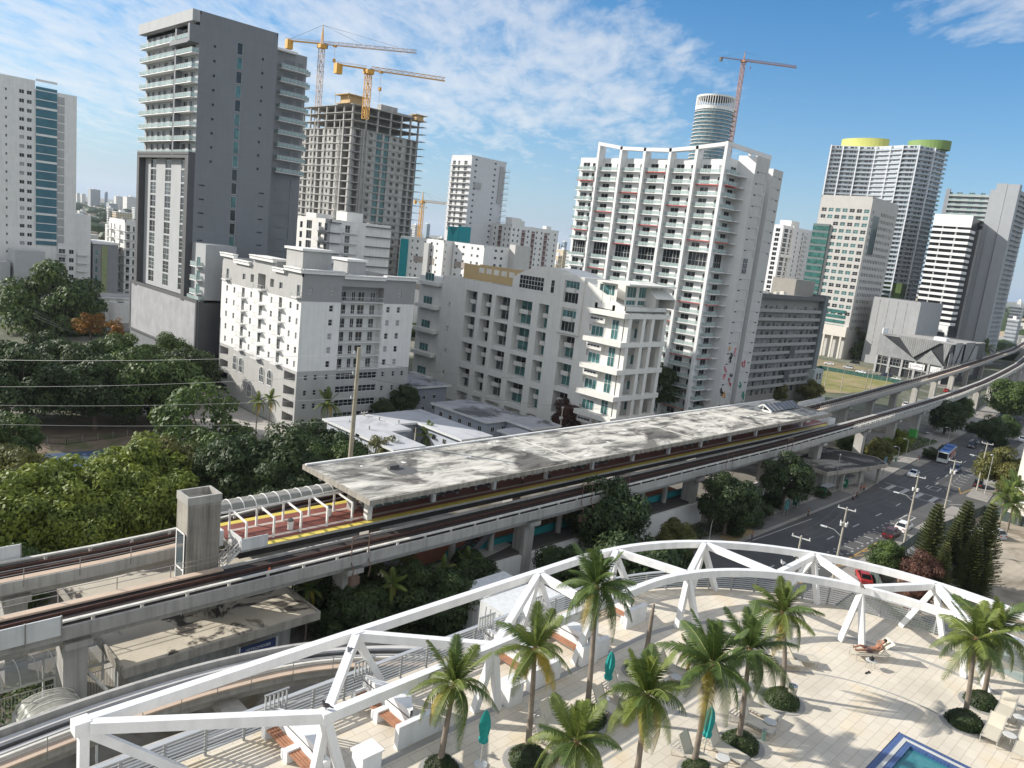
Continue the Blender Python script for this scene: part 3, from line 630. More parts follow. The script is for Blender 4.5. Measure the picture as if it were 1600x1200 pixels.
# ---------------------------------------------------------------- people mover tracks
def smooth(pts,n=6):
    out=[]; P_=[Vector(p) for p in pts]; P_=[P_[0]*2-P_[1]]+P_+[P_[-1]*2-P_[-2]]
    for i in range(1,len(P_)-2):
        a,b,c,d=P_[i-1:i+3]
        for k in range(n):
            t=k/n; out.append(.5*((2*b)+(c-a)*t+(2*a-5*b+4*c-d)*t*t+(3*b-a-3*c+d)*t*t*t))
    out.append(P_[-2]); return out
def offs(pts,d,dz=0):
    out=[]
    for i,p in enumerate(pts):
        a=pts[max(0,i-1)]; b=pts[min(len(pts)-1,i+1)]; t=(b-a); t.z=0; t.normalize(); out.append(p+Vector((-t.y,t.x,0))*d+Vector((0,0,dz)))
    return out
def mover(label,ctrl,z):
    c=smooth([(x,y,z) for x,y in ctrl],8); t=thing('people_mover_track',label,'guideway',(0,0,0))
    m=MB(); m.path(offs(c,-.2,-.35),3.3,.5); m.path(offs(c,0,-1.1),1.9,1.1); m.build('girder',CS,t)
    for d,mm,w,h,dz,nm in ((1.4,CS,.3,.8,.1,'parapet'),(.75,mat('running_surface',(.50,.49,.47),.7,.1,.8),.5,.22,.0,'running_surface'),(-.55,mat('running_surface',(.50,.49,.47),.7,.1,.8),.6,.22,.0,'running_surface'),(.05,mat('guide_beam',(.12,.12,.12),.5,.2,1),.3,.4,.1,'guide_beam'),(-1.0,DARKB,.2,.5,.1,'power_rail'),(-1.75,WALKM,.7,.12,.1,'walkway'),(-1.25,PRC,.22,.35,.25,'cable_duct')):
        m=MB(); m.path(offs(c,d,dz),w,h); m.build(nm,mm,t)
    m=MB()
    for d in (-2.08,): 
        for zz in (.65,1.15): m.path(offs(c,d,zz),.05,.05)
        L=offs(c,d,0)
        acc=0
        for a,b in zip(L,L[1:]):
            acc+=(b-a).length
            if acc>2.4: acc=0; m.tube([b+Vector((0,0,-.5)),b+Vector((0,0,1.0)),b+Vector((0,0,1.15))],.035,5)
    m.build('handrail',GALV,t); return t
mover('curving light concrete people mover track with tan walkway between the station and the pool deck',[(-30,45),(0,48.5),(10,49.6),(17,50.1),(24,49.8),(30.5,48.4),(36.5,45.3),(41.5,41),(45,35.5),(46.6,29),(46.6,15),(46.6,0)],12)
mover('second people mover track close below the deck railing at lower left',[(-30,38.5),(0,41.6),(10,42.6),(18,42.9),(25,42.2),(31,40.0),(36,36),(39,31),(40,25),(40,0)],12)
for x,y in ((8,46),(24,46),(36,40)):
    t=thing('people_mover_pier','steel braced concrete pier under the people mover tracks','pier',(x,y,0),0,'piers under the people mover'); m=MB(); m.box(-.7,-.7,0,.7,.7,10); m.prism([(-.8,-5),(.8,-5),(.8,5),(-.8,5)],10,10.6); m.build('shaft',CS,t)
# ================================================================ pool deck
DZ=26.0; AC=Vector((33,8.4,0))
def arcp(R,a0,a1,n,z=0): return [(AC.x+R*math.cos(R_(a0+(a1-a0)*i/n)),AC.y+R*math.sin(R_(a0+(a1-a0)*i/n)),z) for i in range(n+1)]
STONE=tilemat('deck_stone',(.66,.60,.50),(.61,.55,.45),(.9,.45),(.45,.40,.33),.014,.8,stain=(.35,.56,.72,(.90,.82,.68)))
GREYT=mat('grey_paver',(.33,.32,.30),.8,.1,.8)
poly=[(-12,24.9),(33,24.9)]+[(p[0],p[1]) for p in arcp(16.5,90,0,24)]+[(49.5,-18),(-12,-18)]
PX0,PY1=32.6,8.45     # pool corner
dk=MB()
hole=[(PX0+3.9,PY1-.1)]
# deck laid as two sheets around the pool opening
W1=[(-12,-18),(20,-18),(20,8.4),(36.6,8.4),(36.6,24.4),(33,24.9),(-12,24.9)]
mb=MB()
mb.prism(poly,DZ-3.2,DZ-.9); slabo=kind(mb.build('pool_deck',mat('deck_edge_concrete',(.5,.49,.47),.8,.1)),'structure')
mb=MB()
outer=[(-12,-18),(22,-18),(22,8.35),(36.7,8.35),(36.7,24.4)]+[(33,24.9),(-12,24.9)]
def ring(polyg,z0,z1): mb.prism(polyg,z0,z1)
ring([(-12,-18),(22,-18),(22,24.9),(-12,24.9)],DZ-.9,DZ)
ring([(22,8.35),(36.7,8.35),(36.7,24.5)]+[(p[0],p[1]) for p in arcp(16.5,77,90,5)]+[(22,24.9)],DZ-.9,DZ)
ring([(36.7,-18)]+[(49.5,-18)]+[(p[0],p[1]) for p in arcp(16.5,0,77,20)]+[(36.7,24.5)],DZ-.9,DZ)
kind(mb.build('pool_deck_paving',STONE),'structure')
def band(pts,w,z): m=MB(); m.path([(p[0],p[1],z) for p in pts],w,.004); return m
for R,w in ((12.15,.32),(7.0,.12)):
    m=band([(-12,AC.y+R+.0,0)]+[(x,AC.y+R,0) for x in (0,10,20,30)]+arcp(R,90,-20,40),w,DZ+.004); kind(m.build('pool_deck_band',GREYT),'structure')
# pool
def wsh():
    m=mat('pool_water',(.045,.20,.235),.04,.25,.9,bump=.5,spec=.8); return m
pl=thing('swimming_pool','corner of the blue tiled swimming pool with shallow steps','pool',(0,0,DZ))
BT=tilemat('pool_tile_blue',(.035,.075,.20),(.05,.10,.27),(.15,.15),(.10,.14,.25),.012,.3)
m=MB(); X0,X1,Y0,Y1=22.05,36.68,-18,8.33
m.box(X0,Y0,-.85,X1,Y1,-.8); m.build('basin',mat('pool_basin',(.10,.33,.36),.6,.1),pl)
m=MB(); m.box(X0,Y1-.7,-.8,X1,Y1,-.02); m.box(X1-.7,Y0,-.8,X1,Y1-.7,-.02); m.build('tiled_rim',BT,pl)
m=MB(); m.box(X0,Y1-.45,-.02,X1-.45,Y1-.28,.002); m.box(X1-.45,Y0,-.02,X1-.28,Y1-.28,.002); m.build('coping_strip',mat('pale_coping',(.5,.5,.47),.6,.1),pl)
m=MB()
for i in range(4): m.box(X1-.7-.42*(i+1),Y0,-.8,X1-.7-.42*i,Y1-.7,-.24-.13*i)
m.build('step',mat('pool_step',(.22,.42,.43),.5,.1),pl)
m=MB(); m.quad((X0,Y0,-.13),(X1-.7,Y0,-.13),(X1-.7,Y1-.7,-.13),(X0,Y1-.7,-.13)); 
wm=mat('pool_water',(.05,.24,.27),.03,.15,2.5,bump=.35,spec=.8); wm.node_tree.nodes['Principled BSDF'].inputs['Alpha'].default_value=.72; m.build('water',wm,pl)
# ---------------------------------------------------------------- pergola truss
PW=mat('pergola_white',(.78,.78,.77),.5,.05,1.2,streak=.12,fine=.05)
pg=thing('pergola_truss','large white steel truss pergola of two rings and zigzag beams sweeping round the pool deck','pergola')
ZT=29.02; BW,BH=.33,.40
OR=[(7.2,24.7),(17.8,24.7),(29.1,24.7),(35.5,24.45),(41.6,22.2),(46.1,17.0),(48.7,10.9),(48.9,4)]
IR=[(7.2,24.7),(13.9,20.6),(22.1,20.7),(28.9,20.8),(36.5,19.9),(41.0,16.8),(43.6,13.2),(45.4,8.4),(45.2,3)]
def ringpath(C,r0): return
def ob_(pts): return [(x,y,ZT) for x,y in pts]
m=MB(); op=[(7.2,24.7,ZT),(17.8,24.7,ZT),(29.1,24.7,ZT),(33,24.7,ZT)]+arcp(16.2,84,-30,30,ZT); m.path(op,BW,BH); m.build('outer_ring',PW,pg)
m=MB(); ip=[(7.5,24.45,ZT-.008),(13.9,20.55,ZT-.008)]+[(22,20.55,ZT),(30,20.6,ZT)]+arcp(12.15,90,-30,30,ZT); m.path(ip,BW,BH); m.build('inner_ring',PW,pg)
m=MB(); m.box(7.0,24.42,ZT-.24,7.5,24.92,ZT+.215); m.build('corner_joint',PW,pg)
for q_ in ((17.8,24.6),(29.1,24.6),(13.9,20.6),(22.1,20.6),(28.9,20.7)): m=MB(); m.box(q_[0]-.24,q_[1]-.22,ZT-.225,q_[0]+.24,q_[1]+.22,ZT+.208); m.build('joint_plate',PW,pg)
def on(R,p): v=(Vector((p[0],p[1],0))-AC); v.z=0; 
def snapO(x,y):
    if x<33: return (x,24.6)
    v=Vector((x,y,0))-AC; v.normalize(); return (AC.x+v.x*16.15,AC.y+v.y*16.15)
def snapI(x,y):
    if x<33: return (x,20.6)
    v=Vector((x,y,0))-AC; v.normalize(); return (AC.x+v.x*12.2,AC.y+v.y*12.2)
O=[snapO(*p) for p in OR]; I=[snapI(*p) for p in IR]
for a,b in ((1,1),(1,2),(2,2),(2,3),(3,3),(3,4),(4,4),(4,5),(5,5),(5,6),(6,6),(6,7),(7,7)):
    p=Vector((*O[a],ZT-.006)); q_=Vector((*I[b],ZT-.006)); m=MB(); d=(q_-p).normalized(); m.beam(p+d*.12,q_-d*.12,.32,.38); m.build('diagonal_beam',PW,pg)
def legs(top,bots):
    for b in bots:
        m=MB(); m.beam((b[0],b[1],DZ),(top[0],top[1],ZT-.15),.3,.3,up=(0,1,0)); m.build('leg',PW,pg)
legs((7.3,24.6),[(7.3,24.6),(10.6,24.3)])
legs(O[1],[(19.5,24.55),(16.6,24.5)]); legs(O[2],[(30.6,24.5),(28.0,24.4)]); legs(O[3],[(37.2,24.0),(35.6,24.4)])
legs(O[4],[(42.6,21.4),(41.3,22.3)]); legs(O[5],[(46.7,16.6),(45.4,18.4)]); legs(O[6],[(49.0,10.0),(48.5,12.2)])
legs(I[1],[(13.7,20.9),(14.7,20.3)]); legs(I[2],[(21.6,20.9),(22.5,20.4)]); legs(I[3],[(28.3,20.9),(29.3,20.5)])
legs(I[4],[(36.1,20.0),(37.0,19.3)]); legs(I[6],[(43.1,13.7),(43.7,12.7)]); legs(I[7],[(45.2,7.9),(44.6,6.6)])
# ---------------------------------------------------------------- railing
RG=mat('rail_grey_paint',(.34,.35,.35),.45,.06,.8,metal=.2)
rl=thing('deck_railing','grey louvred metal railing round the outer edge of the pool deck','railing')
rp_=[(x,24.75,0) for x in (-2,2,6,10,14,18,22,26,30)]+arcp(16.35,90,-20,44)
def samp(pts,step):
    out=[]; acc=0; last=Vector(pts[0]); out.append(last.copy()); 
    for a,b in zip(pts,pts[1:]):
        a=Vector(a); b=Vector(b); L=(b-a).length; s=step-acc
        while s<=L: out.append(a.lerp(b,s/L)); s+=step
        acc=(acc+L)%step
    return out
rpts=samp(rp_,1.5)
m=MB(); m.path([(p[0],p[1],DZ+1.16) for p in rp_],.2,.06); m.build('top_rail',mat('rail_light',(.48,.49,.49),.4,.05,metal=.2),rl)
for p in rpts: 
    m=MB(); m.beam((p.x,p.y,DZ-.1),(p.x,p.y,DZ+1.12),.09,.09); m.build('post',RG,rl)
m=MB()
for k in range(7):
    z=DZ+.16+k*.135; m.path([(p[0],p[1],z) for p in rp_],.07,.045)
kind(m.build('louvre',RG,rl),'stuff')
# planter walls with benches
WD=mat('bench_wood',(.33,.155,.085),.6,.25,2.5)
for i,(x,ln) in enumerate(((14.3,3.4),(18.4,3.3),(21.9,0),(25.6,3.6),(29.3,3.6),(34.4,2.5))):
    if ln==0: continue
    t=thing('bench_wall',['white wedge wall with slatted wood benches at the lower left end of the deck','white wedge wall and end screen with slatted benches, second from the lower left','white wedge wall with slatted bench behind the yellowing palm','white wedge wall behind the tall palm, fourth from the lower left','white L-shaped wall beside the bare trunk, last along the straight railing'][min(4,[14.3,18.4,25.6,29.3,34.4].index(x))],'bench wall',(x,24.5,DZ))
    m=MB(); m.prism([(-.14,-ln-.2),(.14,-ln-.2),(.14,0),(-.14,0)],0,.85)
    m.add([(.0,-ln,.85),(.9,-ln*.55,.85),(.0,0,.85),(0,-ln,1.15),(.9,-ln*.6,.95),(0,0,1.05),(-.14,0,1.05),(-.14,-ln,1.15),(-.14,0,.8),(-.14,-ln,.8)],[(3,4,5,6,7),(0,1,4,3),(1,2,5,4),(8,9,7,6)])
    m.add([(.14,-ln,0),(.9,-ln*.6,0),(.14,0,0),(0,-ln,.95),(.9,-ln*.6,.95),(0,0,.95)],[(0,1,4,3),(1,2,5,4)])
    m.build('wall',PW,t)
    nb=2 if x<20 else 1
    for k in range(nb):
        y1=-.25-k*(ln/nb); y0=y1-ln/nb+.35
        for s in range(4): m=MB(); m.box(-.62+s*.12,y0,.40,-.53+s*.12,y1,.45); m.build('slat',WD,t)
        m=MB(); m.box(-.68,y1,0,-.14,y1+.28,.52); m.box(-.68,y0-.02,0,-.14,y0+.1,.42); m.build('bench_end',PW,t)
    if x in (18.4,25.6,29.3,34.4):
        m=MB(); m.box(-1.0,-ln-.45,0,1.1 if x!=34.4 else .8,-ln-.2,1.0); m.build('end_screen',PW,t)
    m=MB()
    for s in range(6): m.box(-.6+s*.18,-.02,.9,-.55+s*.18,.06,1.75)
    m.box(-.62,-.02,1.72,.42,.06,1.77); m.build('slat_screen',RG,t)
# low white boxes under inner legs
for x,y,l in ((15.6,20.4,'low white box beside the first inner pergola legs'),(23.3,20.5,'low white box beside the second inner pergola legs')):
    t=thing('planter_box',l,'box',(x,y,DZ)); m=MB(); m.box(-.35,-.35,0,.5,.35,1.0); m.build('box_wall',PW,t)
    m=MB(); m.box(-.41,-.41,1.0,.56,.41,1.06); m.build('cap',PW,t)
# glass gate at right
gt=thing('glass_screen','glass panel screen with grey steel frame at the right end of the deck','glass screen',(47.6,6.9,DZ),R_(-100))
GLS=mat('clear_glass',(.30,.38,.37),.05,.1,1,alpha=.45)
m=MB()
for i in range(4): m.beam((i*1.5,0,0),(i*1.5,0,1.9),.08,.08)
m.beam((0,0,1.9),(4.5,0,1.9),.08,.1); m.build('frame',RG,gt)
for i in range(3): m=MB(); m.box(i*1.5+.06,-.01,.08,i*1.5+1.44,.01,1.8); m.build('glass_pane',GLS,gt)
text('FDC',.32,TR((2.2,-.03,1.6)),mat('red_letter',(.4,.05,.04),.6),gt)
# ---------------------------------------------------------------- deck furniture
LF=mat('lounger_mesh',(.55,.50,.40),.7,.06,1.5); LM=mat('lounger_frame',(.50,.48,.43),.4,.05,1,metal=.3)
def lounger(x,y,deg,back=62,label='',flat=False):
    t=thing('sun_lounger',label,'sun lounger',(x,y,DZ),R_(deg),'sun loungers on the pool deck')
    # local +x towards the head; length 2.0
    m=MB(); m.box(-1.0,-.31,.36,.28,.31,.385); m.build('seat',LF,t)
    m=MB(); a=R_(back); c,s=math.cos(a),math.sin(a)
    m.add([(.28,-.31,.37),(.28,.31,.37),(.28+.78*c,.31,.37+.78*s),(.28+.78*c,-.31,.37+.78*s),(.30,-.31,.34),(.30,.31,.34),(.30+.78*c,.31,.34+.78*s),(.30+.78*c,-.31,.34+.78*s)],[(0,3,2,1),(4,5,6,7),(0,4,7,3),(1,2,6,5),(2,3,7,6)]); m.build('backrest',LF,t)
    m=MB()
    for yy in (-.34,.34): m.beam((-1.02,yy,.36),(.95,yy,.36),.035,.05); m.beam((.28,yy,.36),(.28+.8*c,yy,.36+.8*s),.035,.04)
    for xx in (-1.02,.5,.65,.8,.95): m.beam((xx,-.34,.36),(xx,.34,.36),.04,.035)
    m.build('frame',LM,t)
    for xx,yy in ((-.98,-.33),(-.98,.33),(.85,-.33),(.85,.33)): m=MB(); m.beam((xx,yy,0),(xx,yy,.36),.035,.035); m.build('leg',LM,t)
    return t
LL=[(26.35,17.35,93,60,'sun lounger in front of the left upright umbrella'),(27.75,17.7,93,60,'sun lounger just behind the left upright umbrella'),
(23.5,18.0,97,62,'sun lounger with raised back left of the tallest palm shrub, the farther of that pair'),(22.5,17.3,97,62,'sun lounger with raised back left of the tallest palm shrub, the nearer of that pair'),
(31.6,17.4,108,60,'sun lounger right of the bare trunk'),(30.2,17.9,112,25,'sun lounger lying flatter behind the shrub of the bare trunk'),
(28.1,12.6,93,62,'sun lounger beside the right upright umbrella and round table'),(26.7,13.1,93,62,'sun lounger left of the right upright umbrella'),
(31.0,12.8,93,62,'nearer of two sun loungers in front of the litter bin shrub'),(32.1,13.2,93,62,'sun lounger next to the round shrub of the leaning palm'),
(33.9,16.9,120,60,'sun lounger seen between palm crowns below the pergola legs'),(37.2,14.5,135,60,'sun lounger in shade of the leaning palm, first by the arc band'),(38.4,14.1,135,60,'sun lounger behind the leaning palm, casting a square shadow'),
(40.2,5.4,3,30,'sun lounger nearest the right-hand shrub ring'),(42.9,5.5,3,30,'sun lounger farther back at the right edge'),(40.0,4.1,3,30,'sun lounger at the right edge beside the small round table'),(42.6,11.9,-38,40,'sun lounger with a sunbather lying on it')]
for x,y,d,b,l in LL: lounger(x,y,d,b,l)
def rtable(x,y,l):
    t=thing('side_table',l,'side table',(x,y,DZ),0,'small round side tables'); m=MB(); m.lathe((0,0,.43),[(.27,0),(.29,.015),(.27,.03)],20); m.build('table_top',mat('table_grey',(.55,.55,.53),.35,.05),t)
    for k in range(4): a=k*math.pi/2+.5; m=MB(); m.tube([(math.cos(a)*.22,math.sin(a)*.22,0),(math.cos(a)*.2,math.sin(a)*.2,.43)],.015,5); m.build('leg',LM,t)
for x,y,l in ((27.0,16.9,'round side table by the left umbrella'),(27.4,12.2,'round side table by the right umbrella'),(31.5,12.2,'round side table between the two loungers by the litter bin'),(31.0,16.8,'round side table right of the bare trunk'),(41.5,11.45,'round side table next to the sunbather'),(24.0,17.2,'round side table beside the tallest palm shrub'),(40.2,4.75,'round white side table between right edge loungers'),(42.4,4.8,'round side table farther back at the right edge')): rtable(x,y,l)
TEAL=mat('umbrella_teal',(.01,.27,.25),.75,.12,3)
def umbrella(x,y,l,h=2.35):
    t=thing('closed_umbrella',l,'umbrella',(x,y,DZ),0,'closed teal umbrellas'); m=MB(); m.lathe((0,0,0),[(.27,0),(.27,.06),(.08,.11),(.03,.14)],18); m.build('base',mat('umbrella_base',(.6,.6,.58),.5),t)
    m=MB(); m.tube([(0,0,.1),(0,0,h+.08)],.022,8); m.build('pole',LM,t)
    m=MB(); n=16; prof=[(.05,.95),(.15,1.0),(.17,1.12),(.13,1.25),(.16,1.4),(.19,1.65),(.17,1.95),(.11,2.2),(.02,2.38)]
    vs=[];fs=[]
    for j,(r,z) in enumerate(prof):
        for k in range(n): a=2*math.pi*k/n+.06*j; rr=r*(1.0+(.22 if k%2 else -.12)); vs.append((rr*math.cos(a),rr*math.sin(a),z*h/2.35))
    for j in range(len(prof)-1):
        for k in range(n): fs.append((j*n+k,j*n+(k+1)%n,(j+1)*n+(k+1)%n,(j+1)*n+k))
    m.add(vs,fs); m.build('folded_canopy',TEAL,t); return t
umbrella(27.2,18.1,'closed teal umbrella standing behind the tallest palm trunk'); umbrella(19.5,18.2,'closed teal umbrella at the bottom edge near the short left palm'); umbrella(27.3,13.0,'closed teal umbrella half hidden behind palm fronds, rightmost')
t=thing('litter_bin','round beige litter bin with metal top beside the leaning palm shrub','bin',(34.5,12.6,DZ)); m=MB(); m.lathe((0,0,0),[(.19,0),(.2,.78)],18); m.build('bin_body',mat('bin_beige',(.38,.34,.28),.6),t); m=MB(); m.lathe((0,0,.78),[(.21,0),(.21,.13),(.13,.13),(.12,.05)],18); m.build('bin_top',mat('chrome',(.5,.5,.5),.2,.05,metal=1),t)
for (x,y),l in (((30.6,12.0),'small green bollard light in the shrub beside the palm trunk'),):
    t=thing('bollard_light',l,'bollard',(x,y,DZ)); m=MB(); m.lathe((0,0,0),[(.08,0),(.08,.5)],10); m.build('bollard',mat('bollard_green',(.2,.33,.28),.5),t); m=MB(); m.lathe((0,0,.5),[(.09,0),(.09,.04)],10); m.build('cap',GALV,t)
# pigeons
BIRD=mat('pigeon_dark',(.07,.06,.06),.8,.3,9); BIRDW=mat('gull_white',(.6,.6,.6),.7,.2,9)
def bird(p,deg,l,m_):
    t=thing('bird',l,'bird',p,R_(deg)); m=MB(); m.smooth=True; m.ell((0,0,.15),.15,.075,.085); m.ell((.10,0,.24),.055,.05,.08); m.ell((.13,0,.31),.045,.04,.04); m.add([(.16,-.01,.31),(.16,.01,.31),(.21,0,.30),(.16,0,.33)],[(0,1,2),(0,2,3),(1,3,2)]); m.add([(-.1,-.04,.13),(-.1,.04,.13),(-.27,.03,.09),(-.27,-.03,.09),(-.1,0,.19)],[(0,1,2,3),(0,3,4),(1,4,2),(2,4,3)]); m.tube([(0,.03,0),(0,.03,.09)],.012,4); m.tube([(0,-.03,0),(0,-.03,.09)],.012,4); m.build('body',m_,t)
bird((13.9,20.65,ZT+.21),130,'dark bird perched on the pergola joint at lower left',BIRD)
bird((16.6,23.3,ZT+.19),200,'grey pigeon on the slanted pergola beam at lower left',mat('pigeon_grey',(.2,.2,.22),.8,.3,9))
bird((43.6,13.3,ZT+.21),60,'brown bird perched on the pergola joint right of the middle',mat('bird_brown',(.13,.09,.07),.8,.3,9))
bird((42.6,17.5,ZT+.19),150,'white bird on a pergola beam in front of the road',BIRDW)
# ================================================================ buildings
A90=-math.pi/2
def gface(b,W,z0,z1,o,a,cols=(),mi=0,dep=.2,extra=(),kd='window'):
    ops=list(extra); R=Matrix.Rotation(a,3,'Z'); o=Vector(o)
    for c in cols:
        x,w,zs,h,nc,nr=c[:6]; gs=c[6] if len(c)>6 else None; fr=c[7] if len(c)>7 else None
        for z in zs:
            g=gs if isinstance(gs,int) else pick(gs or (0,0,0,1,2))
            ops.append((x,x+w,z,z+h,dep))
            b.add(kd,(w,h,nc,nr,g,fr.name if fr else ''),winfn(w,h,nc,nr,t=.07,g=g),WM(fr),o+R@Vector((x,dep,z)),a)
    b.face(W,z0,z1,ops,o,a,mi)
def FL(z,n,p): return [z+i*p for i in range(n)]
def shell(b,lx,ly,z0,z1,o=(0,0),mi=0,roof=None,par=0):
    x,y=o; w=b.w
    w.quad((x+lx,y,z0),(x+lx,y+ly,z0),(x+lx,y+ly,z1),(x+lx,y,z1),mi); w.quad((x+lx,y+ly,z0),(x,y+ly,z0),(x,y+ly,z1),(x+lx,y+ly,z1),mi)
    zr=z1-par; w.quad((x,y,zr),(x+lx,y,zr),(x+lx,y+ly,zr),(x,y+ly,zr),mi if roof is None else roof)
    if par:
        for (a,c) in (((x+.15,y),(x+.15,y+ly)),((x+lx-.15,y),(x+lx-.15,y+ly)),((x,y+.15),(x+lx,y+.15)),((x,y+ly-.15),(x+lx,y+ly-.15))):
            w.beam((a[0],a[1],z1-par/2+.01),(c[0],c[1],z1-par/2+.01),.28,par,mi)
def bal(b,o,a,x,z,w,d,st='glass',slab=.2,mi=0,sides=True,mats=None,y=0,rh=1.05):
    R=Matrix.Rotation(a,3,'Z'); b.add('balcony',(round(w,2),d,st,slab,mi,rh),balfn(w,d,st,slab,mi,sides,rh),mats or BM(),Vector(o)+R@Vector((x,y,z)),a)
def BM(): return [mat('balcony_white',(.72,.715,.70),.6,.06,.6,streak=.1),mat('balcony_rail',(.6,.6,.59),.5,.05),mat('balcony_glass',(.40,.52,.50),.15,.12,1,alpha=.55),mat('balcony_red',(.50,.10,.09),.7,.08)]
ROOFG=mat('roof_gravel',(.42,.42,.41),.9,.12,.3,stain=(.12,.52,.64,(.22,.22,.21)))
GRYP=mat('grey_paint',(.40,.40,.395),.7,.06,.4,streak=.12); DGRY=mat('dark_grey_paint',(.145,.15,.16),.7,.08,.3,streak=.12); CHAR=mat('charcoal_paint',(.075,.075,.08),.6,.1,.4)
WHT=W_(); WH2=mat('white_stucco',(.70,.69,.66),.75,.07,.35,streak=.22); DARK=mat('dark_interior',(.025,.025,.027),.8,.2); MIDG=mat('mid_grey_paint',(.24,.245,.25),.7,.07,.4,streak=.1)
def roofkit(b,pts,seed=1,m=None):
    r=random.Random(seed)
    for x,y,z,s in pts:
        mb=MB(); mb.box(x,y,z,x+s,y+s*.7,z+s*.55); mb.lathe((x+s*.5,y+s*.35,z+s*.55),[(s*.22,0),(s*.22,.12)],10); mb.build('rooftop_unit',m or GALV,b.t)
# ---- apartment block with balconies (white / grey)
b=Bld('apartment_block','white and grey apartment block with stepped cornices, arched windows and small round balconies',loc=(84.5,146,0))
GR2=mat('apartment_grey',(.40,.395,.38),.7,.05,.4,streak=.1)
LX,LY=30,38; o=(0,LY,0)
zf=[14.2,17.3,20.4,23.5,26.6]
cw=[(s-.45,.9,zf,1.4,1,2,None) for s in (3,6.9,15.5,25.2,33.6,36.6)]
cd_=[(s-.75,1.5,[z-.45 for z in zf],2.3,2,1,(0,0,1)) for s in (11.5,20.2,29.2)]
gface(b,LY,13.5,28.7,o,A90,cw+cd_,1)
gface(b,LY,28.7,34.6,o,A90,[(s-.7,1.4,[30.3],1.4,2,1,0) for s in (11.5,29)]+[(s-.7,1.4,[29.6],2.4,2,1,1) for s in (3,36.6)],0,extra=[(18.4,22,29.2,32.6,2.2),(14.8,16.4,30.2,32,.8),(24.2,25.8,30.2,32,.8)])
ga=[(.6,5.2,z,z+2.0,2.2) for z in (1.6,4.6,7.6,10.8)]+[(32.6,37.4,z,z+2.0,2.2) for z in (1.6,4.6,7.6,10.8)]
gface(b,LY,0,13.5,o,A90,(),0,extra=ga)
for s in (11.5,29.2):
    for z in zf: bal(b,o,A90,s-1.3,z-.5,2.6,1.1,'bars')
for z in zf: bal(b,o,A90,20.2-1.5,z-.9,3.0,1.2,'bars')
for s in (2,35.6): bal(b,o,A90,s-.3,29.5,2.4,1.0,'bars')
bal(b,o,A90,18.2,29.1,4.0,1.0,'bars')
for s,z,h in ((9,8.2,3.6),(12.2,8.2,3.6),(22.5,8.0,3.6),(26.3,8,3.6),(17,3.2,3.2),(27.5,3.0,3.2)):
    m=MB(); m.xf=TR(o,A90)@TR((s,-.02,0)); n=10; pts=[(-1.1,z),(1.1,z)]+[(1.1*math.cos(math.pi*k/n),z+h-1.1+1.1*math.sin(math.pi*k/n)) for k in range(n+1)]
    m.add([(x,-.03,zz) for x,zz in pts],[tuple(range(len(pts)))],1)
    fr=[Vector((x,-.05,zz)) for x,zz in pts[1:]]+[Vector((-1.1,-.05,z))]
    for p,q_ in zip(fr,fr[1:]): m.beam(p,q_,.12,.12,0)
    for x in (-.4,.4): m.beam((x,-.05,z),(x,-.05,z+h-.3),.07,.07,0)
    m.beam((-1.1,-.05,z),(1.1,-.05,z),.12,.14,0); m.beam((-1.1,-.05,z+h*.45),(1.1,-.05,z+h*.45),.07,.07,0); m.build('arched_window',[WHT,glasses()[1]],b.t)
o=(0,0,0)
lw=[(x-.5,1.0,zf,1.4,1,2,None) for x in (7.4,22.6,25.6)]
logg=[(9.8,21.0,z-.65,z+2.2,1.9) for z in zf]
gface(b,LX,13.5,28.7,o,0,lw,1,extra=logg)
gface(b,LX,28.7,34.6,o,0,[(x-.45,.9,[30.3],1.6,1,2,2) for x in (2,7.4,25.6)],2,extra=[(9.8,21.0,28.9,32.3,1.9)])
gface(b,LX,0,13.5,o,0,[(x-.4,.8,[1.5,5,8,11.4],1.2,1,2,0) for x in (2.2,4.6,7.4,22.6,25.6,28.2)]+[(9.8,11,[2,5,8.2,11.2],1.5,9,2,0)],0)
for z in zf+[29.55]:
    bal(b,o,0,9.8,z-.62,11.2,.35,'bars',slab=.15)
    for x,w in ((10.4,1.8),(13.6,1.0),(15.3,1.8),(18.6,1.4)): b.add('window',(w,2.2,2,1,'l'),winfn(w,2.1,2,1,g=pick((0,1,2))),WM(),Vector((x,1.88,z-.62)),0)
shell(b,LX,LY,0,34.6,par=.8,mi=0,roof=3)
def cor(x0,y0,x1,y1,z,h=.7,d=.5):
    m=MB(); m.beam((x0,y0,z),(x1,y1,z),d+.5,h); m.beam((x0,y0,z+h*.5+.1),(x1,y1,z+h*.5+.1),d+.9,.22); m.build('cornice',WHT,b.t)
for s0,s1,z in ((-.3,7,35.2),(7,15,34.2),(15,26,36.0),(26,31,34.2),(31,38.3,35.0)): cor(-.1,LY-s0,-.1,LY-s1,z)
for x0,x1,z in ((-.4,10,35.0),(10,21,34.3),(21,30.3,34.6)): cor(x0,-.1,x1,-.1,z)
for x,y,w,d,z0,z1 in ((1.5,3,7,7,34.6,39.2),(16,8,5,6,34.6,37.4),(.3,12.2,3,10.5,34.6,36)):
    m=MB(); m.box(x,y,z0,x+w,y+d,z1); m.build('penthouse',GR2 if z1>38 else GRYP,b.t); m=MB(); m.box(x-.4,y-.4,z1,x+w+.4,y+d+.4,z1+.5); m.build('cornice',WHT,b.t)
roofkit(b,[(12,4,34,1.6),(14,6,34,1.2),(20,5,34,1.4),(6,22,34,1.6)])
b.fin([GR2,WHT,mat('apartment_taupe',(.30,.295,.29),.7,.05,.4),ROOFG])
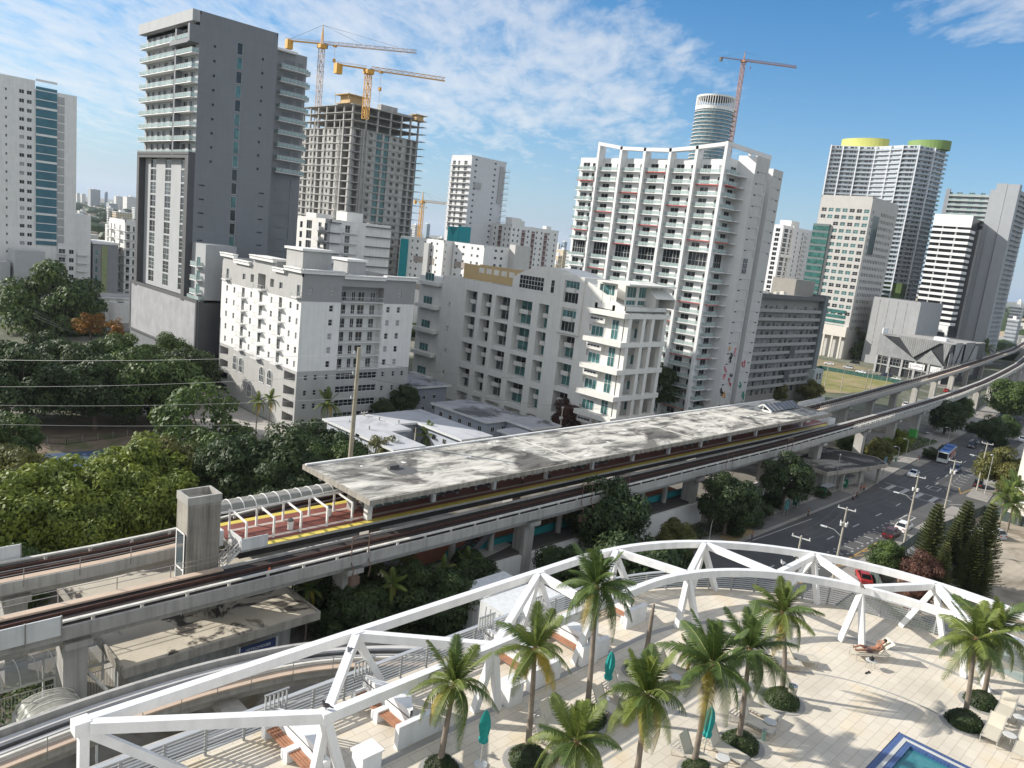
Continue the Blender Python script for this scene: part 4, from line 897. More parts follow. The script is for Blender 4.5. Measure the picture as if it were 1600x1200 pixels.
# ---- loft building
b=Bld('loft_building','cream white loft building with grid of deep double height recesses, corner terraces and curved roofs',loc=(143,105,0))
LO=mat('loft_cream',(.68,.67,.63),.75,.05,.35,streak=.08); TRIM=mat('tan_wall',(.52,.38,.19),.8,.06,.5)
LY=65; o=(0,LY,0)   # s = 170-y
cols=[(10.4,15.0),(16.9,20.8),(22.4,27.8),(29.8,35.9),(38.2,41.6),(46.4,51.2)]
rows=[(4.4,10.0),(11.6,17.2),(18.4,24.6),(25.4,31.6)]
ops=[]; wn=[]
for ci,(s0,s1) in enumerate(cols):
    rr=list(rows) if ci<5 else [(5.4,11.0),(12.3,18.2),(19.4,25.0)]
    for z0,z1 in rr: ops.append((s0,s1,z0,z1,2.6))
for s0,s1 in cols[:5]: ops.append((s0,s1,.4,3.2,3))
for s,zz in ((3.5,(6,12.5,19,25.8)),(55.2,(8,15,21.5,27.5))):
    for z in zz: ops.append((s,s+.9,z,z+1.5,.5))
gface(b,LY,0,34.4,o,A90,(),0,extra=ops)
for ci,(s0,s1) in enumerate(cols):
    rr=list(rows) if ci<5 else [(5.4,11.0),(12.3,18.2),(19.4,25.0)]
    for z0,z1 in rr:
        w=(s1-s0)-.25; 
        for (zz,h) in ((z0+.05,2.5),(z0+3.5,z1-z0-3.7)): b.add('window',(round(w,2),round(h,2),3),winfn(round(w,2),round(h,2),3,1,t=.08,g=pick((3,3,0,0,1))),WM(),Vector((2.55,LY-(s0+.12),zz)),A90)
        b.add('balcony',(round(w,2),'b'),balfn(round(w*.55,2),1.2,'solid',.15,0,True,1.0),[LO,LO,LO,LO],Vector((2.6,LY-(s0+.3),z0+2.8)),A90)
# projecting tall bay
b.face(7.4,25.6,39.6,[(1.4,6.1,26.0,31.8,.5),(1.4,6.1,33.0,38.4,.5)],(-.6,LY-45,0),A90,0)
b.w.box(-.6,LY-45-7.4,25.6,-.598,LY-45-7.39,25.7); b.w.quad((-.6,LY-45,25.6),(0,LY-45,25.6),(0,LY-45,39.6),(-.6,LY-45,39.6),0); b.w.quad((-.6,LY-52.4,25.6),(7,LY-52.4,25.6),(7,LY-52.4,39.6),(-.6,LY-52.4,39.6),0); b.w.quad((-.6,LY-45,39.6),(-.6,LY-52.4,39.6),(7,LY-52.4,39.6),(7,LY-45,39.6),0); b.w.quad((7,LY-45,34),(-.6,LY-45,34),(-.6,LY-45,39.6),(7,LY-45,39.6),0)
for z0 in (26.1,33.1):
    for zz,h in ((z0,2.6),(z0+3.4,1.8)): b.add('window',('p',h),winfn(4.5,h,4,1,g=pick((0,3))),WM(),Vector((-.12,LY-46.5,zz)),A90)
    b.add('balcony',('pb',),balfn(2.6,.45,'solid',.15,0,True,1.0),[LO]*4,Vector((-.14,LY-47.2,z0+2.6)),A90)
shell(b,16.6,LY,0,34.4,par=1.0,roof=1)
# curved roof volume
n=16; prof=[]
for k in range(n+1): s=28+ (64-28)*k/n; prof.append((LY-s,34.4+6.6*math.sin(math.pi*min(1,.08+.92*k/n)**.8)))
m=MB(); vs=[]
for y,z in prof: vs+=[(-.05,y,z),(9,y,z),(-.05,y,34.3),(9,y,34.3)]
fs=[]
for k in range(n): a=4*k; fs+=[(a,a+1,a+5,a+4),(a+2,a,a+4,a+6),(a+1,a+3,a+7,a+5)]
m.add(vs,fs); m.build('curved_roof',LO,b.t)
m=MB(); vs=[]
for k in range(n+1): y=1.5-3+18*k/n; z=34.6+5.4*math.sin(math.pi*(.12+.88*k/n)); vs+=[(9.5,y,z),(17.5,y,z),(9.5,y,34.3),(17.5,y,34.3)]
fs=[]
for k in range(n): a=4*k; fs+=[(a,a+1,a+5,a+4),(a+2,a,a+4,a+6),(a+1,a+3,a+7,a+5)]
m.add(vs,fs); m.build('curved_roof',LO,b.t)
b.add('window',('r1',),winfn(8.6,3.4,8,3,t=.1,g=0),WM(),Vector((-.06,LY-30.5,34.7)),A90); b.add('window',('r2',),winfn(1.2,3.2,1,2,g=0),WM(),Vector((-.06,LY-41.5,34.7)),A90)
m=MB(); 
for x,y,w,d,z in ((4,LY-29,.3,25,36.6),(10,LY-29,.3,25,36.6)): m.box(x,y,34.4,x+w,y+d,38.6)
m.box(4,LY-29,34.4,10,LY-28.7,38.6); m.build('penthouse_screen',TRIM,b.t)
for i in range(6): m=MB(); m.box(3.97,LY-27.5+i*3,36.6,3.99,LY-25.4+i*3,38); m.build('screen_opening',mat('bright_opening',(.7,.68,.6),.8),b.t)
# corner bay: balconies wrap the corner (-X side projecting)
lev=[2.2,8.6,13.7,20.0,26.4,33.0]
for i,z in enumerate(lev[1:]):
    m=MB(); m.box(-2.2,-1.6,z-1.15,0,9.6,z); m.box(0,-1.6,z-1.15,16,-.005,z); m.build('terrace_slab',LO,b.t)
for z in lev[:-1]:
    for y0,w in ((5.2,3.6),):
        b.add('window',('c1',),winfn(3.6,2.4,3,1,t=.09,g=3),WM(),Vector((-.03,9.0,z+.1)),A90); b.add('window',('c2',),winfn(3.8,.6,4,1,t=.1,g=0),WM(),Vector((-1.13,8.9,z+4.0)),A90); 
        m=MB(); m.box(-1.1,4.6,z+3.4,0,9.2,z+5.0) if z<30 else None; m.build('bay_box',LO,b.t)
        b.add('window',('c3',),winfn(2.0,4.6,2,2,t=.09,g=3),WM(),Vector((-.03,3.2,z+.1)),A90)
for x in (0.0,5.4,9.0,14.0):
    m=MB(); m.box(x,-1.45,0,x+1.2,-.3,33); m.build('column',LO,b.t)
gface(b,16,0,33,(0,3.2,0),0,[(1.6,2.6,[z+.1 for z in lev[:-1]],2.4,2,1,3),(9.2,2.6,[z+.1 for z in lev[:-1]],2.4,2,1,3),(1.6,2.6,[z+3.4 for z in lev[:-1]],1.6,2,1,0)],0)
for z in lev[:-1]:
    for x in (1.4,7.2,10.6): bal(b,(0,3.2,0),0,x,z+3.0,2.4,2.2,'solid',mats=[LO]*4)
b.face(6,33,39.2,[(.8,5.2,33.2,35.8,.3),(.8,5.2,36.4,38.8,.3)],(0,9,0),A90,0)
gface(b,14,33,39.4,(1.2,1.6,0),0,[(.8,3.6,[33.3,36.4],2.5,3,1,3),(5.4,3.6,[33.3,36.4],2.5,3,1,3),(10.2,2.6,[33.3,36.4],2.5,2,1,3)],0)
b.w.box(-1.5,-1.3,39.3,17.5,8,39.65)
for y in (4.6,7): m=MB(); m.box(-.05,y,33,.0,y+.1,39.2); m.build('mullion',LO,b.t)
b.add('window',('t',),winfn(4.2,2.4,3,1,g=3),WM(),Vector((.25,8.1,33.3)),A90); b.add('window',('t',),winfn(4.2,2.4,3,1,g=3),WM(),Vector((.25,8.1,36.4)),A90)
# left rear wing
for z in (4.5,11.5,18.4,25.4,32.2):
    m=MB(); m.box(-1.6,LY+.6,z-1.0,4,LY+10,z); m.build('terrace_slab',LO,b.t); b.add('window',('lw',),winfn(4,2.2,3,1,g=3),WM(),Vector((.4,LY+8.5,z+.1)),A90)
b.w.box(.5,LY,0,16.6,LY+11,33.5)
roofkit(b,[(12,20,33.4,2),(11,30,33.4,1.6),(12,45,33.4,2),(2,60,33.4,1.2)])
b.fin([LO,ROOFG])
# ---- gray tower
b=Bld('tall_grey_tower','tall dark grey residential tower with rows of glass balconies, window strips and framed panels',loc=(82.3,197,0))
TG=mat('tower_grey',(.185,.195,.21),.7,.05,.2,streak=.08); TL=mat('tower_light_grey',(.36,.37,.375),.75,.05,.3,streak=.1)
LX,LY=20.4,34; o=(0,LY,0); bz=[58.3+3.43*i for i in range(9)]
wl=[]
for z in bz: wl+= [(x,2.6,[z+.02],2.75,2,1,(0,1,2,1)) for x in (1.2,4.6,9.0,12.6,17.4,25.2,29.4)]
gface(b,LY,58.3,88.5,o,A90,wl,1,dep=.3)
lz=[24+3.43*i for i in range(10)]
wl=[]
for s in (5.2,15.4,25.8):
    for i,z in enumerate(lz): wl.append((s,3.9,[z],3.1,2,2+(i%2),(0,0,1,1)))
gface(b,LY,23,58.3,o,A90,wl,1,dep=.15)
for z in bz:
    bal(b,o,A90,-.3,z,23.6,1.7); bal(b,o,A90,24.4,z,9.6,1.7)
m=MB(); m.box(-1.6,LY-24.2,58,0,LY-23.4,88.5); m.build('balcony_fin',TG,b.t)
for bx in ((-1.7,-.02,57.4,0,LY+.4,58.9),(-1.7,LY-1.2,22,-.002,LY+.4,57.4),(-1.7,-.02,22,-.002,2.0,57.4)): m=MB(); m.box(*bx); m.build('dark_frame',CHAR,b.t)
m=MB(); m.box(-1.8,-.02,89.4,-.002,LY+1.0,92.0); m.build('roof_fascia',TL,b.t)
m=MB(); m.box(-2.4,-.03,84.6,-.003,1.0,88.6); m.box(-2.4,1,84.4,-.003,12,85.4); m.build('dark_frame',TG,b.t)
gface(b,LX,20,92,(0,0,0),0,[(9.6,1.5,[26+3.43*i for i in range(18)],2.9,1,1,(3,0,3)),],0,dep=.12,extra=[(3.6,4.2,57+3.43*i,57.6+3.43*i,.5,2) for i in range(9)]+[(16.2,16.8,57+3.43*i,57.6+3.43*i,.5,2) for i in range(9)]+[(1.2,2.6,27+3.43*i,27.35+3.43*i,.5,2) for i in range(8)]+[(17.2,18.6,27+3.43*i,27.35+3.43*i,.5,2) for i in range(8)])
shell(b,LX,LY,0,92,par=.9)
m=MB()
for z in FL(26,10,6.86): m.box(.01,-.02,z,LX-.01,-.001,z+.08)
m.build('joint_line',MIDG,b.t)
# right wing
wz=[57.8+3.43*i for i in range(9)]
b.w.box(20.4,8.01,0,33.5,30,90); b.w.box(20.4,5.0,0,22.3,8,58)
gface(b,13.1,57.5,90,(20.4,7.95,0),0,[(6.2,3.2,[z+.05 for z in wz],2.5,3,1,(3,1)),(.8,2.0,[z+.05 for z in wz],2.5,2,1,(0,3)),(10.4,1.6,[z+.05 for z in wz],2.5,1,1,0)],3)
for z in wz: bal(b,(20.4,8,0),0,.1,z,3.0,1.5); bal(b,(20.4,8,0),0,4.6,z,8.2,1.8); bal(b,(33.5,30,0),math.pi/2,-22,z,4,1.4)
gface(b,11,0,57.5,(22.4,7.9,0),0,[(3.2,5.0,FL(26,9,3.43),3.0,4,2,(3,3,0))],0)
m=MB(); m.box(21,6.8,89.6,30,9.5,90.2); m.build('roof_canopy',W_(),b.t)
# podium
b.w.box(-1.3,-8,0,0,38,22.6,2); b.w.box(-1.3,-8.02,0,4.2,0,22.6,2)
m=MB(); m.box(-1.75,-8.0,9.0,-1.31,-7.2,23.2); m.box(-1.75,37,9,-1.31,37.8,23.2); m.box(-1.75,-7.2,22.4,-1.31,37,23.2); m.box(-1.75,-7.2,9,-1.31,37,9.6); m.build('dark_frame',CHAR,b.t)
PERF=tilemat('perforated_metal',(.42,.42,.43),(.38,.38,.40),(.5,.35),(.2,.2,.21),.05,.5)
m=MB(); m.box(-1.6,-7.2,9.6,-1.32,37,22.4); m.build('perforated_screen',PERF,b.t)
m=MB(); m.box(-1.0,-8.2,9,4.3,-8.03,23.2); m.build('dark_panel',CHAR,b.t)
b.add('window',('pod',),winfn(12,3.2,12,1,g=3),WM(),Vector((-1.4,5,5)),A90)
gface(b,8,23,37,(.0,-.2,0),A90,(),1); b.w.box(0.01,-8.2,22.6,7.9,-.01,37,1)
for z in (24.6,28.0,31.4):
    bal(b,(0,-8.2,0),A90,-5.2,z,3.8,1.6); b.add('window',('an',),winfn(2.0,2.3,2,1,g=3),WM(),Vector((-.01,-3.4,z)),A90)
bal(b,(0,0,0),A90,.2,22.9,7.6,1.2)
roofkit(b,[(4,6,92,1.2),(9,14,92,1.5)])
b.fin([TG,TL,DGRY,MIDG])
# ---- white deco low building
b=Bld('low_white_building','low white rounded modern building left of the perforated screen podium',loc=(58,205,0))
LYd=30
p=P(142,457,9.0); q2=P(178,470,9.0)
b.t.location=(p.x,p.y,0); b.loc=Vector((p.x,p.y,0))
b.w.box(0,-16,0,24,6,9.0,0); b.w.box(4,-18.5,0,20,-16.02,7.6,0); b.w.lathe((4.0,-16,0),[(2.5,0),(2.5,7.6)],20,0); b.w.box(.3,-15.7,9.0,23.7,5.7,9.15,1)
for y in (-3,-9): b.add('window',('dc',),winfn(3.6,1.6,4,1,g=3),WM(),Vector((-.03,y+3,4.5)),A90)
for z in (3.9,6.4): b.w.box(-.5,-14,z,-.002,5.9,z+.18)
b.w.box(-1.2,-16.8,8.9,24,-15.9,9.2)
b.fin([WHT,ROOFG])
# ---- left white slab with teal glazing
b=Bld('white_slab_tower','white slab tower with broad teal glazed strip and small paired windows at the left edge',loc=(50,320.5,0))
x0=50; zl=FL(22.4,19,3.05)
gface(b,40.6,0,79.5,(0,0,0),0,[(9.5,1.0,FL(6,24,3.05),.8,1,1,0),(18.4,.6,zl,.9,1,2,0),(22.6,1.5,zl,1.3,2,1,(0,1,2)),(24.9,1.5,zl,1.3,2,1,(0,0,1))],0)
TEALG=glassmat('teal_glazing',(.035,.15,.20),.12,.10,metal=.1)
m=MB(); m.box(27.6,-.25,26,34.2,-.02,80.6); m.build('teal_glazing',TEALG,b.t)
m=MB()
for i in range(19): 
    z=27.4+3.05*i; m.box(27.55,-.32,z,34.25,-.251,z+(.75 if i%3==0 else .28))
m.build('spandrel_band',WHT,b.t)
m=MB()
for i in range(18): m.box(34.4,-.1,24+3.05*i,36.6,-.02,26.6+3.05*i)
kind(m.build('grey_panel',GRYP,b.t),'stuff')
m=MB(); m.box(9,-.02,79.5,27.4,8,82.4); m.box(34.25,0.0,79.5,40.6,8,79.8); m.build('parapet',WHT,b.t)
shell(b,40.6,18,0,79.5)
b.w.box(40.6,1,0,46,19,38)
gface(b,5.4,0,38,(40.6,.99,0),0,[(1.2,2.4,FL(8,8,3.05),1.7,2,1,0)],0); gface(b,6,6,27,(34.5,-.3,0),0,[(.4,2.2,FL(8,6,3.05),1.7,2,1,0),(3.8,1.6,FL(8,6,3.05),1.6,2,1,0)],0)
for z in FL(7.9,6,3.05): bal(b,(34.5,-.3,0),0,.2,z,2.8,1.2,'bars'); bal(b,(40.6,.99,0),0,.7,z,3.6,1.2,'bars')
b.w.box(18,-14,0,27,-4,24.5,1); b.w.box(12,-12,0,17,-4,20,1)
b.fin([WHT,mat('pale_grey_block',(.45,.46,.46),.8,.06,.3)])
def simple(name,label,corner,lx,ly,h,fy,fx,mats,par=.8,bals=(),roofm=None,units=0,cat='building',fl=None):
    """corner = nearest vertical edge; fy/fx = column lists of the two seen faces"""
    b=Bld(name,label,cat,loc=(corner[0],corner[1],0))
    gface(b,lx,0,h,(0,0,0),0,fy,0); gface(b,ly,0,h,(0,ly,0),A90,fx,0)
    shell(b,lx,ly,0,h,par=par,roof=1 if len(mats)>1 else None)
    for (f,x,zs,w,d,st) in bals:
        for z in zs: bal(b,(0,0,0) if f=='y' else (0,ly,0),0 if f=='y' else A90,x,z,w,d,st)
    r=random.Random(int(corner[0]))
    roofkit(b,[(r.uniform(2,lx-4),r.uniform(2,ly-4),h-par,r.uniform(1.2,2.6)) for _ in range(units)])
    return b
# midrise slivers left
b=simple('grey_panel_block','low grey and green panelled block right of the white slab tower',(97,322),9,16,28,[(.8,.9,FL(4,7,3.2),2.2,1,1,3)],[(2,2,FL(4,7,3.2),1.5,1,1,0)],[MIDG,ROOFG]); m=MB(); m.box(3,-.2,0,5,-.01,27); m.build('green_strip',mat('olive_strip',(.25,.29,.14),.7),b.t); m=MB(); m.box(-.3,-.3,27.6,9.2,16,28.4); m.build('parapet',W_(),b.t); b.fin([MIDG,ROOFG])
z3=FL(4,10,3.25)
b=simple('white_balcony_block','narrow white block with dark slab edges just left of the tall grey tower',(108.9,324),14,18,37.5,[(.6,1.4,z3,2.3,1,1,0),(3,.8,z3,2,1,1,0),(4.6,1.5,z3,2.3,1,1,1)],[(2,1.2,z3,2.2,1,1,0),(6,1.2,z3,2.2,1,1,0),(12,1.2,z3,2.2,1,1,0)],[WHT,ROOFG],bals=[('y',.2,z3,2.2,1.4,'bars'),('x',1,z3,4.5,1.6,'bars'),('x',11,z3,4,1.6,'bars')],units=4)
m=MB()
for z in z3: m.box(-.25,-.25,z-.35,14.1,0,z-.12); m.box(-.25,0,z-.35,-.002,18,z-.12)
m.build('slab_edge',GRYP,b.t); b.fin([WHT,ROOFG])
# ---- tower under construction
b=Bld('tower_under_construction','raw concrete tower under construction with open top floors and scaffold platforms',loc=(191.8,298.4,0))
RC=mat('raw_concrete',(.41,.40,.38),.9,.16,.25,streak=.3,fine=.1); LX,LY=36.2,42; fh=3.25; nf=26; zb=12
flo=[zb+fh*i for i in range(nf)]
def cf(b,W,o,a,spec,zs):
    ops=[]
    for z in zs:
        for (x,w,h,dz,dd) in spec: ops.append((x,x+w,z+dz,z+dz+h,dd))
    b.face(W,zs[0],zs[-1]+fh,ops,o,a,0)
sy=[(1.2,3.8,2.7,.25,3.1),(9.2,1.9,1.5,1.0,1.2),(13.2,3.0,2.5,.3,.6),(17.4,2.6,2.5,.3,.6),(22.0,1.7,1.5,1.0,1.2),(25.4,1.7,1.5,1.0,1.2),(29.6,2.4,2.6,.3,2),(33.0,2.4,2.6,.3,2)]
sx=[(1,1.6,1.7,.9,1.5),(4,3,2.6,.3,3),(8.6,1.5,1.6,1,1.5),(11.8,1.6,1.6,1,1.5),(15,3.6,2.6,.3,3),(20.5,1.5,1.6,1,1.5),(24,1.6,1.6,1,1.5),(27.6,2.6,2.6,.3,3),(31.6,1.5,1.6,1,1.5),(35.6,5.2,2.5,.3,3)]
cf(b,LX,(0,0,0),0,sy,flo[:-3]); cf(b,LY,(0,LY,0),A90,sx,flo[:-3])
b.w.box(0,0.01,0,LX,LY,zb); b.w.box(LX-.3,0,zb,LX,LY,flo[-3]); b.w.box(0,LY-.3,zb,LX,LY,flo[-3]); b.w.box(3.2,3.2,zb,LX-.4,LY-.4,flo[-3],1)
for i,z in enumerate(flo+[flo[-1]+fh]):
    m=MB(); e=.35; m.box(-e,-e,z-.14,LX+e+(1.6 if i%1==0 else 0),LY+e,z+.14); m.build('floor_slab',RC,b.t)
for z in flo[-3:]:
    for x in (0,7,13,20,26,31,35.6):
        m=MB(); m.box(x,.1,z,x+.7,.8,z+fh); m.build('column',RC,b.t)
    for y in (7,14,21,28,35,41): m=MB(); m.box(.1,y,z,.8,y+.7,z+fh); m.build('column',RC,b.t)
    m=MB(); m.box(9,8,z,27,30,z+fh); m.build('core_wall',RC,b.t)
for k,x in enumerate((5.8,7.6)): m=MB(); m.box(x,-.5,zb,x+.5,-.36,flo[-3]); m.build('corner_rib',RC,b.t)
for y in (33.5,36.4,21.5,12.6): m=MB(); m.box(-.6,LY-y,zb,-.36,LY-y+.5,flo[-2]); m.build('pilaster',RC,b.t)
TIM=mat('formwork_timber',(.50,.36,.18),.8,.2,1.5); zt=flo[-1]+fh
m=MB(); m.box(-1.5,2,zt+.15,9,12,zt+.4); m.box(0,3,zt+.4,7,10.5,zt+3.8); m.box(-2,1.5,zt+3.8,9,12.5,zt+4.1); m.build('formwork_deck',TIM,b.t)
m=MB(); 
for x in (-1.5,2,5.5,8.8):
    for y in (1.8,12.2): m.beam((x,y,zt+.3),(x,y,zt+5),.12,.12)
m.build('scaffold_post',TIM,b.t)
m=MB(); m.box(15,1,zt+.1,24,4,zt+2.8); m.box(24,1,zt+.1,33,2,zt+1.0); m.build('parapet_form',RC,b.t)
m=MB(); m.box(32,-2.4,zt-.8,38.6,3,zt-.5); m.box(33,-1.5,zt-.5,37,2,zt+1.6); m.box(32,-2.4,zt+1.6,38.8,3,zt+1.9); m.build('corner_platform',TIM,b.t)
for z in flo[3:]: m=MB(); m.box(LX+.3,-2.2,z-.1,LX+2.6,1.5,z+.1); m.build('edge_platform',RC,b.t)
for z in flo[2:-3]:
    for x in (13.2,17.4): b.add('window',('cg',),winfn(2.8,2.5,2,1,g=3),WM(mat('bronze_frame',(.12,.12,.12),.5)),Vector((x,.5,z+.3)),0)
b.fin([RC,DARK])
# ---- tower cranes
YEL2=mat('crane_yellow',(.62,.32,.03),.5,.1,1); CRD=mat('crane_red',(.38,.17,.08),.6,.15,1); CWH=mat('crane_pale',(.50,.36,.26),.6,.1,1)
def lattice(mb,a,b_,w,seg,up=(0,0,1),tri=False,th=.14):
    a=Vector(a); b_=Vector(b_); d=(b_-a); L=d.length; d.normalize(); u=Vector(up); r=d.cross(u).normalized(); u=r.cross(d).normalized()
    if tri: cs=[-r*w/2-u*w*.4,r*w/2-u*w*.4,u*w*.5]
    else: cs=[-r*w/2-u*w/2,r*w/2-u*w/2,r*w/2+u*w/2,-r*w/2+u*w/2]
    for c in cs: mb.beam(a+c,b_+c,th,th)
    n=max(1,int(L/seg))
    for i in range(n):
        p=a+d*L*i/n; q_=a+d*L*(i+1)/n
        for k in range(len(cs)): c,c2=cs[k],cs[(k+1)%len(cs)]; mb.beam(p+(c if i%2 else c2),q_+(c2 if i%2 else c),th*.7,th*.7); mb.beam(p+c,p+c2,th*.6,th*.6)
def crane(label,base,zmast,ztop,jibdir,jib,cj,w=2.0,mm=YEL2,jm=None,apex=9,th=.22,tilt=0,flat=False):
    jm=jm or mm; t=thing('tower_crane',label,'crane',base); bz=base[2]
    m=MB(); lattice(m,(0,0,0),(0,0,zmast-bz),w,w*1.1,up=(0,1,0),th=th); m.build('mast',jm,t)
    z=zmast-bz; d=Vector((math.cos(jibdir),math.sin(jibdir),0)); 
    m=MB(); m.box(-w*.8,-w*.8,z-1,w*.8,w*.8,z+.6); m.build('slewing_unit',mm,t)
    m=MB(); n=Vector((-d.y,d.x,0)); c=d*1.0+n*w*.9; m.box(c.x-.8,c.y-.8,z-.6,c.x+.8,c.y+.8,z+1.6); m.build('cab',mat('cab_dark',(.05,.09,.10),.3),t)
    m=MB(); lattice(m,d*1.2+Vector((0,0,z+1.4)),d*jib+Vector((0,0,z+1.4+tilt)),w*.75,w*1.05,tri=True,th=th*.85); m.build('jib',jm,t)
    m=MB(); m.beam(-d*.8+Vector((0,0,z+1)),-d*cj+Vector((0,0,z+1)),w*.5,.5); 
    for s in (-1,1): m.beam(-d*.8+n*s*w*.4+Vector((0,0,z+2)),-d*cj+n*s*w*.4+Vector((0,0,z+2)),.08,.08)
    m.build('counter_jib',mm,t)
    m=MB(); cc=-d*(cj-1.5); m.box(cc.x-1.4,cc.y-1.2,z-2.6,cc.x+1.4,cc.y+1.2,z+1.4); m.build('counterweight',YEL2 if mm is YEL2 else CHAR,t)
    if not flat:
        m=MB(); 
        for s in (-1,1): m.beam(d*.7*s+Vector((0,0,z+.6)),Vector((0,0,z+apex)),th,th); m.beam(n*.7*s+Vector((0,0,z+.6)),Vector((0,0,z+apex)),th,th)
        m.build('apex_frame',mm,t)
        m=MB(); m.beam((0,0,z+apex),d*jib*.42+Vector((0,0,z+2.4)),.09,.09); m.beam((0,0,z+apex),d*jib*.8+Vector((0,0,z+2.6)),.09,.09); m.beam((0,0,z+apex),-d*cj*.9+Vector((0,0,z+1.6)),.09,.09); m.build('tie_bar',mat('tie_dark',(.12,.09,.08),.6),t)
    h=d*jib*(.14 if not flat else .16); m=MB(); m.box(h.x-.7,h.y-.7,z+.1,h.x+.7,h.y+.7,z+.9); m.beam((h.x,h.y,z+.2),(h.x,h.y,z-(5 if not flat else 12)),.08,.08); m.box(h.x-.5,h.y-.5,z-(6.5 if not flat else 7),h.x+.5,h.y+.5,z-(5 if not flat else 5.6)); m.build('hook_block',mm,t)
    return t
def cpos(px,py,d): p=PD(px,py,d); return p
c1=PD(503,72,350); crane('yellow and rust tower crane with peaked top behind the tall grey tower, jib pointing right',(c1.x,c1.y,20),c1.z,0,-math.pi/4-.1,44,17,mm=YEL2,jm=CWH,apex=9,th=.2)
c2=PD(576,112,322); crane('flat topped yellow tower crane on the tower under construction',(c2.x,c2.y,90),c2.z,0,-math.pi/4+.16,32,14,jm=YEL2,flat=True,th=.24,w=2.1)
c3=PD(660,316,900); crane('distant small orange tower crane between the construction tower and the pale tower',(c3.x,c3.y,0),c3.z,0,-math.pi/4-.1,38,10,w=3.6,jm=YEL2,apex=12,th=.45)
c4=PD(1162,96,815); crane('reddish tower crane rising beside the round glass tower',(c4.x,c4.y,100),c4.z,0,-math.pi/4+.05,58,26,w=3.2,mm=CRD,jm=CRD,apex=10,th=.42)
# ---- white curved tower with fins
b=Bld('finned_white_tower','large white apartment tower with tall fins, red balcony slabs and murals low on its side',loc=(190,115,0))
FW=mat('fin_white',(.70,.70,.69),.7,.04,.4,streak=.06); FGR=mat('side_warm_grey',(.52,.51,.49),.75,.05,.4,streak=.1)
FY=[165.6,157.9,149.2,140.5,131.6,122.9,113.9]; FT=[76,79.2,77.8,77.4,77.2,77.9,78.9]
F=[Vector((0,y-115)) for y in FY]; fp=3.05; SB=2.3
fz=[70.7-fp*i for i in range(8)]+[44.2-fp*i for i in range(15)]
for i in range(1,7):
    m=MB(); dd=3.0 if i<6 else 1.9; m.box(0,F[i].y-.42,0,dd,F[i].y+.42,FT[i]-1.1); m.build('fin',FW,b.t)
for i in range(1,6):
    m=MB(); m.beam((.9,F[i].y-.0+.42,FT[i]-.6),(.9,F[i+1].y-.42,FT[i+1]-.6),1.8,1.0); m.build('roof_frame',FW,b.t)
m=MB(); m.beam((0.1,F[6].y,FT[6]-.55),(25,F[6].y,FT[6]-.55),.84,1.1); m.box(24,F[6].y-.42,60,24.8,F[6].y+.42,FT[6]-1.1); m.box(13,F[6].y-.4,60,13.5,F[6].y+.4,FT[6]-1.1); m.build('roof_frame',FW,b.t)
for i in range(6):
    W=F[i].y-F[i+1].y; o=(SB if i else 1.2,F[i].y,0)
    zz=[z for z in fz if z>1 and abs(z-44.2)>.1]
    gface(b,W,0,74.5,o,A90,[(1.3,2.7,[z+.02 for z in zz],2.3,2,1,(0,0,0,1)),(W-2.6,1.7,[z+.02 for z in zz],2.2,2,1,(0,0,1,2)),(.9,W-1.8,[44.3],4.7,6,2,0)],0,dep=.12)
    for k,z in enumerate(fz):
        if z<1: continue
        red=((k+i*2)%5)==1 and k!=8
        b.add('balcony',(i==0,red),balfn(W-.9,1.5,'glass' ,.26,3 if red else 0,i==0,1.0),BM(),Vector((o[0],F[i].y-.45,z)),A90)
# right bay facing -y, then side blocks
ry=-.2
gface(b,8.4,0,75.2,(.6,ry,0),0,[(.6,3.0,[z for z in zz],2.3,2,1,(0,0,1)),(5.0,3.0,[z for z in zz],2.4,2,1,(1,0)),(.6,7.2,[44.3],4.7,6,2,0)],0,dep=.15)
for i,z in enumerate(fz):
    if z<1: continue
    b.add('balcony',('rb',i%5==1),balfn(5.2,2.6,'glass',.28,3 if i%5==1 else 0,True,1.0),BM(),Vector((.9,ry,z)),0)
    m=MB(); m.box(6.3,ry-3.4,z-.25,8.99,ry-.01,z); m.build('slab_return',FW,b.t)
sw=[z+1.3 for i,z in enumerate(fz) if z>1 and abs(z-44.2)>.1]
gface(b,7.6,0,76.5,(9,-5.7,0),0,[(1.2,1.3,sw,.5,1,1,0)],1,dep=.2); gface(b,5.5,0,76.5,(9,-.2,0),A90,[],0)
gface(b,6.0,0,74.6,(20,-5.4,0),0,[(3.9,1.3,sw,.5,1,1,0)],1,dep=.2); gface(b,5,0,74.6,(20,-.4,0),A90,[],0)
gface(b,3.4,0,75,(16.6,-1.6,0),0,[],1); b.w.box(9.02,.02,0,26,45,74.2,1)
m=MB()
for z in sw: m.box(9.2+2.6,-5.78,z+.5,9+6.6,-5.701,z+.62); m.box(9+6.5,-5.78,z-1.6,9+6.62,-5.701,z+.5); m.box(20.6,-5.48,z+.5,23.6,-5.401,z+.62)
kind(m.build('wall_groove',GRYP,b.t),'stuff')
gface(b,2.6,44.3,48.9,(10.6,-5.76,0),0,[(0,2.6,[44.4],4.4,3,3,0)],1,dep=.04)
b.w.box(2.5,0,74.2,22,42,74.4,2)
r=random.Random(5); 
